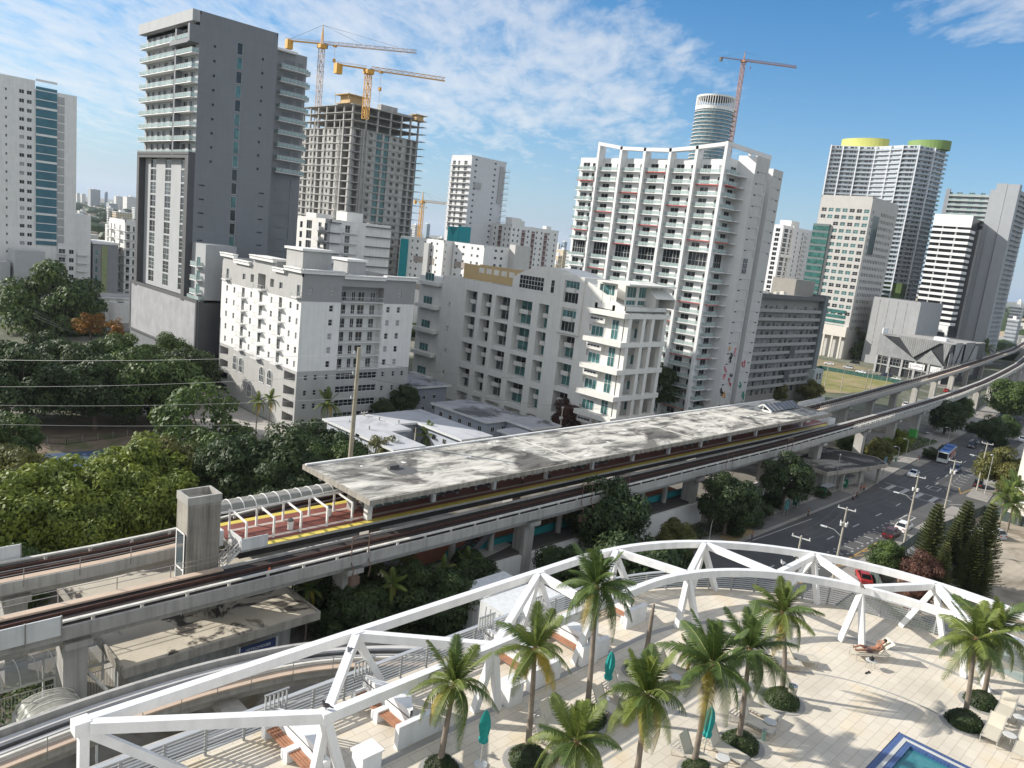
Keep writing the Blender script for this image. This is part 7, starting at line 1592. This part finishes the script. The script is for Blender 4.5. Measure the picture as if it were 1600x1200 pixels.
car('white sedan at the corner of the crossing beside the blue-grey sign',205.3,56.2,185,'sedan','white',COL['white'])
car('dark navy suv driving beside the bus',223.8,51.6,186,'suv','navy',COL['navy'])
car('black sedan driving behind the bus',265.5,58.2,186,'sedan','black',COL['black'])
car('white suv behind the far crosswalk',294.9,56.4,189,'suv','white',COL['white'])
car('grey car in the queue at the far right',312,61.5,190,'sedan','grey',COL['grey']); car('dark suv at the head of the parked row near the far trees',322,66.4,190,'suv','black',COL['black']); car('silver car in the queue at the far right',326,62.4,190,'sedan','silver',COL['silver']); car('black suv in the queue under the far trees',338,66.8,191,'suv','black',COL['black']); car('dark car farthest back in the queue',352,69.5,192,'sedan','darkblue',COL['darkblue'])
car('white car partly hidden by the cream tower',300,52,190,'sedan','white',COL['white'])
car('black suv with open rear standing at the near kerb',213,43.6,10,'suv','black',COL['black']); car('dark sedan beneath the olive tree near the cream tower',256,50.2,186,'sedan','navy',COL['navy'])
car('white pickup-like suv parked by the conifers',156.8,42.6,2,'suv','white',COL['white']); car('maroon suv parked behind the street pole',150.2,42.6,2,'suv','maroon',COL['maroon'])
car('red car parked below the pergola beside the pink house',123,37.5,30,'sedan','red',COL['red']); car('silver suv parked behind the conifers',172,31,60,'suv','silver',COL['silver'])
car('silver sedan parked in the apartment forecourt',80.2,174.5,-95,'sedan','silver',COL['silver'])
car('red car at the far left street edge',52.8,239.5,150,'sedan','red',COL['red']); car('white van-like suv on the side street at left',66,300,150,'suv','white',COL['white']); car('grey car parked beside the white van-like one',73,296,150,'sedan','grey',COL['grey']); car('dark car on the side street by the utility pole',80,280,150,'suv','black',COL['black'])
for i,(px,py,c,st,l) in enumerate(((1325,576,'silver','suv','silver suv parked by the green fence of the field'),(1345,583,'white','sedan','white sedan parked by the green fence of the field'),(1372,590,'grey','sedan','grey car parked before the glazed garage front'),(1400,594,'white','sedan','white car parked before the garage, right of the grey one'),(1440,600,'white','suv','white suv parked before the garage beside the rail curve'),(1335,568,'black','suv','black suv on the cross street behind the field'),(1295,570,'white','sedan','white sedan on the cross street by the arcade'),(1385,588,'navy','suv','navy suv parked at the garage corner'),(1455,600,'silver','sedan','silver car rightmost before the garage'),(1392,641,'silver','sedan','silver car in the lot between the two viaducts'),(1415,635,'white','suv','white suv in the lot between the two viaducts'),(1478,612,'red','sedan','dark red car seen between the viaducts'),(1400,650,'black','suv','black suv between the viaducts'))): pcar(l,px,py,[95,95,95,92,95,120,110,95,95,8,8,10,8][i],st,c)
# bus
t=thing('city_bus','white city bus with blue roof and a large red side poster, at the stop','bus',(236.2,57.4,.012),R_(187)); t.scale=(1.17,1.08,1.15)
BB=mat('bus_white',(.55,.58,.56),.4,.06,.6); m=MB(); m.prism([(-6.05,-1.2),(6.0,-1.2),(6.1,-.9),(6.1,.9),(6.0,1.2),(-6.05,1.2)],.35,2.85); m.build('body',BB,t)
m=MB(); m.prism([(-6.0,-1.1),(5.9,-1.1),(5.95,0),(5.9,1.1),(-6.0,1.1)],2.85,3.0); m.box(-4,-.8,3.0,-1.5,.8,3.25); m.box(1,-.7,3.0,3.5,.7,3.2); m.build('roof',mat('bus_blue',(.02,.09,.30),.45,.15,1),t)
m=MB(); m.box(6.1,-1.05,1.25,6.13,1.05,2.6); m.build('windscreen',CGL,t)
for s in (-1,1):
    m=MB(); m.box(-5.6,s*1.2-.02 if s>0 else -1.22,1.5,5.4,s*1.2+.02 if s>0 else -1.18,2.45); m.build('side_windows',CGL,t)
    for x in (-3.4,3.9): m=MB(); n=16; vs=[(.48*math.cos(2*math.pi*k/n)+x,s*1.23+y,.48+.48*math.sin(2*math.pi*k/n)) for y in (-.15,.02) for k in range(n)]; m.add(vs,[tuple(range(n)),tuple(range(n,2*n))[::-1]]+[(k,n+k,n+(k+1)%n,(k+1)%n) for k in range(n)]); m.build('wheel',TYRE,t)
m=MB(); m.box(-4.4,1.221,.75,2.4,1.235,2.6,0); m.box(-3.2,1.236,.9,-2.4,1.245,2.4,1); m.box(-1.4,1.236,.9,-.5,1.245,2.5,1); m.box(.6,1.236,1.0,1.3,1.245,2.3,1); m.build('side_poster',[mat('poster_red',(.33,.07,.05),.5,.4,1.2),mat('poster_pale',(.5,.35,.28),.5,.2,2)],t)
# ================================================================ bus shelters, lamps, poles
SHG=mat('shelter_green',(.01,.16,.09),.5,.15,1); SHR=mat('shelter_roof',(.30,.31,.32),.4,.1,metal=.2)
def shelter(x,y,deg,l,L=4.2):
    t=thing('bus_shelter',l,'bus shelter',(x,y,.14),R_(deg),'bus shelters along the kerb'); m=MB(); m.box(-L/2,-.8,2.5,L/2,.9,2.62); m.build('roof',SHR,t)
    for xx in (-L/2+.2,L/2-.2):
        for yy in (-.6,.7): m=MB(); m.beam((xx,yy,0),(xx,yy,2.5),.08,.08); m.build('post',GALV,t)
    m=MB(); m.box(-L/2+.1,-.6,.3,-L/2+.2,.7,2.2); m.build('advert_panel',SHG,t); m=MB(); m.ell((-L/2+.08,.1,1.4),.01,.3,.4,10,6); m.build('emblem',mat('emblem_pale',(.4,.6,.45),.5),t)
    m=MB(); m.box(-L/2+.3,.68,.4,L/2-.3,.71,2.2); m.build('rear_glass',GLS,t); m=MB(); m.box(-1.2,.3,.45,1.4,.6,.52); m.build('bench',GALV,t)
shelter(150.5,60.6,0,'bus shelter nearest the tall pier, behind the teal stop sign'); shelter(162.5,60.3,0,'middle bus shelter with green advert panel'); shelter(175.5,60.8,0,'bus shelter in front of the flat entrance roof')
t=thing('stop_sign_board','teal bus stop board on two posts at the kerb','sign',(140.5,59.3,.14)); m=MB(); m.beam((0,0,0),(0,0,3),.08,.08); m.beam((1.5,0,0),(1.5,0,3),.08,.08); m.build('post',GALV,t); m=MB(); m.box(-.1,-.05,1.2,1.6,.05,3.1); m.build('board',mat('board_teal',(.03,.16,.15),.6,.15,1.5),t); m=MB(); m.tube([(.75+.5*math.cos(a/3),-.07,2.1+.7*math.sin(a/3)) for a in range(20)],.05,5); m.build('emblem',mat('emblem_teal',(.2,.45,.42),.5),t)
t=thing('street_sign','tall blue-grey street sign panel on a post beside the white sedan','sign',(196.5,60.5,.14)); m=MB(); m.beam((0,0,0),(0,0,4.6),.12,.12); m.build('post',GALV,t); m=MB(); m.box(-.9,-.06,2.6,.9,.06,4.6); m.build('panel',mat('sign_bluegrey',(.10,.20,.25),.5),t)
LAMPM=mat('lamp_grey',(.42,.42,.40),.5,.06,metal=.1); LH=mat('lamp_head',(.65,.66,.66),.35)
def lamp(l,x,y,h,deg,arm=1.6,single=True):
    t=thing('street_lamp',l,'street lamp',(x,y,.1),R_(deg),'street lamps'); m=MB(); m.tube([(0,0,0),(0,0,h)],[.11,.06],8); m.build('pole',LAMPM,t)
    m=MB(); m.tube([(0,0,h-.4),(arm*.4,0,h+.25),(arm,0,h+.35)],.045,6); m.build('arm',LAMPM,t); m=MB(); m.box(arm-.1,-.14,h+.28,arm+.75,.14,h+.42); m.build('lamp_head',LH,t)
for l,bx,by,tx,ty,dg in (('grey street lamp left of the clipped bushes',1155,832,1166,768,20),('grey street lamp behind the bushes by the first shelter',1245,795,1257,733,20),('grey street lamp at the entrance roof corner',1302,768,1313,716,20),('short street lamp just behind the pergola top',1107,848,1112,818,20),('street lamp in the planted bed right of the entrance roof',1400,728,1411,700,160),('street lamp beside the plaza steps',1415,712,1426,688,160),('street lamp by the green painted pier',1450,704,1460,678,160),('street lamp in front of the dark tree row',1480,694,1488,670,160),('tall street lamp by the cream tower',1538,773,1553,712,180),('thin street lamp between bus and far trees',1552,668,1558,648,160)):
    p=P(bx,by,0); lo,hi=2,14
    for _ in range(30):
        mid=(lo+hi)/2; v=Vector((p.x,p.y,mid))-Vector((0,0,CAMH)); yy=600-FPX*v.dot(IY)/v.dot(DV)
        if yy>ty: lo=mid
        else: hi=mid
    lamp(l,p.x,p.y,lo,dg)
WOOD=mat('pole_wood',(.38,.35,.29),.9,.2,1,streak=.2); INS=mat('insulator',(.6,.6,.58),.4)
POLES=[]
def upole(l,x,y,h,arms=((0,1.3),),deg=90,lampd=None,tr=False):
    t=thing('utility_pole',l,'utility pole',(x,y,0),R_(deg),'utility poles'); m=MB(); m.tube([(0,0,0),(0,0,h)],[.2,.12],9); m.build('pole',WOOD,t)
    for dz,L in arms:
        m=MB(); m.beam((-L,0,h-.3-dz),(L,0,h-.3-dz),.12,.14); m.build('crossarm',INS,t)
        for xx in (-L+.1,0,L-.1): m=MB(); m.lathe((xx,0,h-.25-dz),[(.06,0),(.09,.12),(.05,.3)],7); m.build('insulator',INS,t)
    if tr:
        for s in (-1,1): m=MB(); m.lathe((s*.35,.1,h-3.0),[(.18,0),(.2,.5),(.16,.6)],9); m.build('transformer',INS,t)
    if lampd: m=MB(); m.tube([(0,0,h*.62),(lampd*.5,0,h*.62+.8),(lampd,0,h*.62+.9)],.05,6); m.build('lamp_arm',LAMPM,t); m=MB(); m.box(lampd-.15,-.15,h*.62+.78,lampd+.8,.15,h*.62+.95); m.build('lamp_head',LH,t)
    POLES.append(Vector((x,y,h))); return t
upole('utility pole with lamp arm nearest the pergola, standing in the street edge',117,40.0,12.4,((0,1.3),(2.2,.6)),100,2.4,True)
upole('utility pole with lamp arm beside the white and maroon parked cars',149.0,39.9,13.0,((0,1.2),(2.4,.6)),100,2.6,True)
upole('utility pole behind the conifers near the crosswalk',177,41.2,12.0,((0,1.2),(2.0,.6)),100,None,True)
upole('utility pole top showing just above the pergola ring',98,38.5,12.2,((0,1.2),(2,.5)),100,None,True)
upole('utility pole by the black suv near the cream tower',208,42.6,12.0,((0,1.2),),100,2.2)
t=thing('transmission_pole','tall weathered concrete pole in front of the apartment block','utility pole',(62.8,92,0)); m=MB(); m.tube([(0,0,0),(.2,0,28.7)],[.42,.26],12); m.build('pole',mat('pole_concrete',(.36,.32,.24),.9,.15,.8,streak=.3),t)
for z in (27.6,24.6,21.0,17.5): m=MB(); m.beam((.1,0,z),(-1.0,-.6,z+.5),.1,.1); m.lathe((-1.0,-.6,z+.3),[(.07,0),(.1,.2),(.06,.5)],7); m.build('insulator_arm',INS,t)

p=P(560,690,2); upole('short wooden pole next to the tall weathered pole',p.x+3,p.y+3,7.5,((0,.8),),0)
p=P(107,500,0); upole('wooden pole with crossarm before the huge dome shaped tree',p.x,p.y,12.5,((0,1.8),),30); 
p=P(113,510,0); upole('thin bare pole right of the crossarm pole at left',p.x,p.y,7,(),0)
p=P(53,510,0); upole('short wooden pole with bright sagging cables at left',p.x,p.y,8,((.2,.5),),30)
p=P(877,655,7); upole('wooden pole with transformer rising behind the platform roof edge',p.x,p.y,10,((0,.4),),0,None,True)
p=P(647,700,5); upole('slim dark pole in the courtyard of the white roofed house',p.x,p.y,9,(),0)
for i,(bx,by,h,l) in enumerate(((1288,605,10,'first dark floodlight pole on the grass field'),(1313,612,10,'second dark floodlight pole on the grass field'),(1350,618,11,'third dark floodlight pole on the grass field'),(1358,614,9,'fourth dark pole on the grass field'),(1382,612,11,'pole on the field in front of the garage'),(1372,590,12,'white pole before the garage corner'),(1415,608,12,'white pole right of the garage banner'),(1436,600,15,'leaning tall wooden pole in front of the garage'),(1475,592,12,'white pole beside the far viaduct'),(1508,585,10,'white lamp pole behind the far viaduct'))):
    p=P(bx,by,0); upole(l,p.x,p.y,h,((0,.8),) if i<5 else (),0)
WIRE=mat('wire_dark',(.10,.10,.10),.6); WIRL=mat('wire_light',(.30,.30,.29),.5)
def wire(l,a,b,sag,r=.02,m_=None,name='overhead_wire'):
    a=Vector(a); b=Vector(b); m=MB(); m.tube([a.lerp(b,i/16)+Vector((0,0,-4*sag*(i/16)*(1-i/16))) for i in range(17)],r,4); o=m.build(name,m_ or WIRE); tag(o,l,'wire','overhead wires'); return o
seq=[POLES[3],POLES[0],POLES[1],POLES[2],POLES[4]]
nm=['pergola top pole and the lamp pole nearest the pergola','the two lamp arm utility poles','lamp arm pole by the parked cars and the conifer pole','conifer pole and the pole by the black suv']
for i in range(4):
    for j,s in enumerate((-1.2,0,1.2)): wire('%s of three wires between %s'%(['left','middle','right'][j],nm[i]),seq[i]+Vector((.2,s,0)),seq[i+1]+Vector((-.2,s,0)),.9)
for j,(y0,y1,zz) in enumerate(((557,556,16.5),(600,588,15),(628,612,13.5),(657,632,12))):
    a=P(-60,y0+4,zz); b=Vector((62.0,91.5,[27.9,24.9,21.4,18][j])); wire('%s of four long pale wires crossing in front of the park trees'%['topmost','second','third','lowest'][j],a,b,.6,.022,WIRL)
a=Vector((62.8,92,27)); 
for j,(px,py,l) in enumerate(((830,590,'upper'),(960,640,'lower'))): wire('%s wire running right from the tall weathered pole'%l,a-Vector((0,0,j*2.5)),P(px,py,9),1.0,.025,WIRE)
p=P(53,478,8)
for j in range(4): wire('%s of four bright cables sagging from the short left pole'%['highest','second','third','lowest'][j],P(53,480+5*j,8),P(118,514+2*j,2),.3,.07,WIRL)
pa=P(107,447,12.4); wire('wire left of the crossarm pole before the dome tree',pa,P(-20,457,12),.8,.06,WIRL); wire('wire right of the crossarm pole before the dome tree',pa,P(205,458,12),.8,.06,WIRL)
# fences
def fence(l,pts,h,m_,step=2.4,name='fence',solid=True):
    t=thing(name,l,'fence',(pts[0][0],pts[0][1],0)); o=Vector((pts[0][0],pts[0][1],0)); P3=[Vector((x,y,0))-o for x,y in pts]
    m=MB()
    for a,b in zip(P3,P3[1:]):
        if solid: m.beam(a+Vector((0,0,h/2)),b+Vector((0,0,h/2)),.04,h)
        else:
            m.beam(a+Vector((0,0,h)),b+Vector((0,0,h)),.05,.05); m.beam(a+Vector((0,0,.15)),b+Vector((0,0,.15)),.05,.05); n=int((b-a).length/.3)
            for i in range(n): q_=a.lerp(b,i/n); m.beam(q_+Vector((0,0,.1)),q_+Vector((0,0,h)),.03,.03)
    m.build('screen',m_,t); m=MB()
    for a,b in zip(P3,P3[1:]):
        n=max(1,int((b-a).length/step))
        for i in range(n+1): q_=a.lerp(b,i/n); m.beam(q_,q_+Vector((0,0,h+.1)),.08,.08)
    kind(m.build('fence_post',GALV,t),'stuff'); return t
fence('green screened fence along the far edge of the grass field',[(262,134),(290,147),(388,159),(394,118)],2.0,mat('fence_green',(.03,.10,.08),.8,.1),4)
fence('dark screened fence around the lot below the pergola',[(118,33),(126,37.5),(150,38.4),(186,36),(186,20)],2.2,mat('fence_dark',(.06,.08,.075),.8,.15),3)
fence('low dark park fence with rails behind the trees',[(34,158),(42,153),(56,155),(66,150)],1.3,mat('fence_black',(.03,.03,.03),.6),2.4,solid=False)
fence('grey barred railing of the stair behind the pergola beam',[(46,50),(50.5,53),(54.5,50.5),(50,47)],1.2,PRC,1.5,solid=False)
# signal on pavement + kiosk
t=thing('information_sign','small white information sign with green band near the plaza','sign',(209,62,.14)); m=MB(); m.beam((0,0,0),(0,0,2.4),.08,.08); m.build('post',GALV,t); m=MB(); m.box(-.6,-.04,1.5,.6,.04,2.5); m.build('board',mat('shelter_green',(.01,.16,.09)),t)
# ================================================================ people
def skin(name,joints,edges,m_,parent,lv=1):
    me=bpy.data.meshes.new(name); me.from_pydata([j[0] for j in joints],edges,[]); o=bpy.data.objects.new(name,me); sc.collection.objects.link(o)
    md=o.modifiers.new('s','SKIN'); ss=o.modifiers.new('u','SUBSURF'); ss.levels=lv; ss.render_levels=lv
    for v,j in zip(me.skin_vertices[0].data,joints): r=j[1]; v.radius=(r,r) if isinstance(r,(int,float)) else r
    me.skin_vertices[0].data[0].use_root=True
    dg=bpy.context.evaluated_depsgraph_get(); dg.update(); m2=bpy.data.meshes.new_from_object(o.evaluated_get(dg)); m2.name=name; bpy.data.objects.remove(o)
    m2.materials.clear(); m2.materials.append(m_)
    m2.polygons.foreach_set('use_smooth',[True]*len(m2.polygons)); return ob(name,m2,parent)
SK1=mat('skin_brown',(.30,.14,.08),.5,.08,4); SK2=mat('skin_tan',(.38,.21,.13),.5,.08,4); HAIR=mat('hair_dark',(.02,.015,.012),.7,.2,8)
def walker(label,px,py,face,top,bot,stride=.18,seed=0,z=.14,pos=None,hold=None):
    p=P(px,py,z) if pos is None else Vector(pos); t=thing('person',label,'person',(p.x,p.y,p.z),R_(face)); a=stride
    J=[((0,0,.95),(.13,.10)),((0,0,1.2),(.14,.10)),((.0,0,1.40),(.15,.09)),((0,0,1.50),.055),((.01,0,1.56),.06),((.015,0,1.66),.095),((.01,0,1.74),.08),
       ((0,-.19,1.40),.055),((-a*.6,-.24,1.14),.042),((a*.2,-.24,.90),.034),((a*.3,-.24,.82),.03),((0,.19,1.40),.055),((a*.6,.24,1.14),.042),((a*.9,.22,.92),.034),((a*1.0,.22,.84),.03),
       ((0,-.09,.88),.095),((a*.8,-.10,.50),.065),((a*.9,-.10,.10),.045),((a*.9+.16,-.10,.04),.035),((0,.09,.88),.095),((-a*.4,.10,.50),.065),((-a*1.1,.10,.11),.045),((-a*1.1+.15,.10,.04),.035)]
    E=[(0,1),(1,2),(2,3),(3,4),(4,5),(5,6),(2,7),(7,8),(8,9),(9,10),(2,11),(11,12),(12,13),(13,14),(0,15),(15,16),(16,17),(17,18),(0,19),(19,20),(20,21),(21,22)]
    skin('body',J,E,SK1 if seed%2 else SK2,t)
    J2=[((0,0,.96),(.155,.12)),((0,0,1.2),(.16,.12)),((0,0,1.42),(.17,.105)),((0,-.2,1.41),.07),((-a*.4,-.235,1.2),.058),((0,.2,1.41),.07),((a*.4,.235,1.2),.058)]
    skin('shirt',J2,[(0,1),(1,2),(2,3),(3,4),(2,5),(5,6)],top,t)
    J3=[((0,0,.98),(.15,.12)),((0,-.09,.86),.115),((a*.8,-.10,.50),.085),((a*.9,-.10,.16),.065),((0,.09,.86),.115),((-a*.4,.10,.50),.085),((-a*1.05,.10,.16),.065)]
    skin('trousers',J3,[(0,1),(1,2),(2,3),(0,4),(4,5),(5,6)],bot,t)
    m=MB(); m.smooth=True; m.ell((-.005,0,1.73),.105,.092,.10,10,6); m.build('hair',HAIR,t); return t
BLK=mat('cloth_black',(.02,.02,.022),.8,.1); RDC=mat('cloth_red',(.35,.03,.03),.8,.1); WHC=mat('cloth_white',(.6,.6,.58),.8,.05); BLC=mat('cloth_blue',(.04,.07,.18),.8,.1); PUR=mat('cloth_grey',(.2,.2,.22),.8,.1)
for i,(l,px,py,f,a,b_) in enumerate((('person in black standing by the nearest shelter',1262,808,90,BLK,BLK),('person in white top carrying a dark bag by the kerb',1332,783,200,WHC,BLK),('person in black next to the one in white',1338,779,160,BLK,BLK),('person in a red top waiting by the third shelter',1344,770,180,RDC,PUR),('second person in red beside the third shelter',1349,768,20,RDC,BLK),('person in blue sitting low near the kerb, seen alone on the pavement',1174,846,250,PUR,BLC),('person crossing the plaza behind the bus',1517,689,120,BLK,PUR),('person in dark clothes by the tree row near the parked cars',1531,693,300,BLK,BLK),('person crouched figure by the white steps on the plaza',1435,722,30,BLK,PUR),('person walking under the viaduct seen between piers',1421,675,10,BLK,BLK),('person in dark clothes at the second pier by the bus',1516,664,80,BLC,BLK))): walker(l,px,py,f,a,b_,seed=i)
for i,(x,y,l,a) in enumerate(((86,73.0,'person in black waiting on the platform beside the glass screen',BLK),(118,73.6,'person waiting on the platform under the middle of the roof',BLC),(143,73.4,'person waiting on the platform near the far end',BLK),(80,72.9,'person in white waiting near a platform column',WHC))): walker(l,0,0,200+30*i,a,BLK,seed=i,pos=(x,y,11.26))
# platform benches
for i,(x,l) in enumerate(((66,'left'),(72,'second'),(93,'third'),(99,'fourth'),(126,'fifth'),(132,'sixth'))):
    t=thing('platform_bench','dark platform bench in the shade of the roof, %s one from the near end'%l,'bench',(x,74.2,11.25),0,'platform benches'); m=MB(); m.box(0,0,.42,3,.5,.48); m.build('seat',CHAR,t); m=MB(); m.box(0,.46,.5,3,.52,1.0); m.build('backrest',CHAR,t)
    for xx in (.2,2.7): m=MB(); m.box(xx,.05,0,xx+.08,.45,.42); m.build('leg',GALV,t)
# sunbather on the lounger (42.6,11.9) rotated -38; local +x to head
t=thing('person','shirtless sunbather lying on a lounger in dark shorts, one arm behind his head','person',(42.6,11.9,DZ+.40),R_(-38))
J=[((-.05,0,.12),(.15,.10)),((.18,0,.15),(.14,.10)),((.36,0,.26),(.16,.10)),((.50,0,.37),(.17,.09)),((.58,0,.44),.055),((.63,0,.50),.06),((.70,0,.58),.095),((.755,0,.645),.08),
   ((.50,-.20,.36),.055),((.30,-.30,.24),.043),((.12,-.22,.26),.034),((.05,-.15,.27),.036),((.50,.20,.38),.055),((.62,.36,.46),.043),((.74,.16,.56),.034),((.74,.08,.55),.034),
   ((-.16,-.10,.11),.095),((-.55,-.13,.13),.066),((-.95,-.12,.08),.045),((-1.0,-.13,.20),.035),((-.16,.10,.11),.095),((-.52,.17,.24),.066),((-.88,.20,.08),.045),((-.93,.21,.20),.035)]
E_=[(0,1),(1,2),(2,3),(3,4),(4,5),(5,6),(6,7),(3,8),(8,9),(9,10),(10,11),(3,12),(12,13),(13,14),(14,15),(0,16),(16,17),(17,18),(18,19),(0,20),(20,21),(21,22),(22,23)]
body=skin('body',J,E_,SK1,t,2)
J=[((.02,0,.13),(.165,.12)),((-.16,-.11,.12),.12),((-.42,-.125,.13),.10),((-.16,.11,.12),.12),((-.40,.15,.20),.10)]
skin('shorts',J,[(0,1),(1,2),(0,3),(3,4)],mat('shorts_dark',(.10,.06,.06),.8,.1),t)
m=MB(); m.smooth=True; m.ell((.755,0,.655),.11,.095,.10,12,8); m.build('hair',HAIR,t)
m=MB(); 
for s in (-1,1): m.box(.66,s*.035-.02,.66,.675,s*.035+.02,.685)
m.build('sunglasses',BLK,t)
t=thing('bag','black bag lying on the round table beside the sunbather','bag',(41.5,11.45,DZ+.46)); m=MB(); m.smooth=True; m.ell((0,0,.09),.2,.13,.1); m.build('bag_body',BLK,t); m=MB(); m.tube([(-.1,0,.16),(0,0,.27),(.1,0,.16)],.012,5); m.build('handle',BLK,t)
for s,l in ((0,'left sandal of the sunbather on the paving'),(1,'right sandal of the sunbather on the paving')):
    t=thing('sandal',l,'sandal',(40.75+s*.22,11.35-s*.05,DZ),.4*s); m=MB(); m.prism([(-.13,-.04),(.1,-.05),(.14,0),(.1,.05),(-.13,.04)],.0,.03); m.build('sole',BLK,t); m=MB(); m.tube([(.03,-.045,.03),(.05,0,.07),(.03,.045,.03)],.012,5); m.build('strap',BLK,t)
# towels, cups and small things on the deck
t=thing('towel','cream towel laid over the sunbather lounger head end','towel',(43.2,11.45,DZ+.72),R_(-38)); m=MB(); m.add([(-.02,-.36,0),(-.02,.36,0),(.36,.38,.30),(.36,-.38,.30),(-.02,-.36,.02),(-.02,.36,.02),(.36,.38,.32),(.36,-.38,.32)],[(0,1,2,3),(7,6,5,4),(0,4,5,1),(1,5,6,2),(2,6,7,3),(3,7,4,0)]); m.build('cloth',mat('towel_cream',(.72,.66,.50),.9,.05,3),t)
t=thing('construction_flag','small orange marker lying on the near viaduct edge','marker',(36.5,66.0,10.9)); m=MB(); m.lathe((0,0,0),[(.22,0),(.2,.04),(.05,.45)],8); m.build('cone',mat('orange_marker',(.6,.12,.03),.6),t)
# thin even air round everything
hb=MB(); hb.box(-4300,-4300,-1,14300,14300,300); hm=bpy.data.materials.new('air_haze'); hm.use_nodes=True; nt=hm.node_tree; nt.nodes.remove(nt.nodes['Principled BSDF'])
v=nt.nodes.new('ShaderNodeVolumePrincipled'); v.inputs['Density'].default_value=.00005; v.inputs['Color'].default_value=(.86,.92,1,1); v.inputs['Anisotropy'].default_value=.2; nt.links.new(v.outputs[0],nt.nodes['Material Output'].inputs['Volume']); kind(hb.build('haze',hm),'stuff')
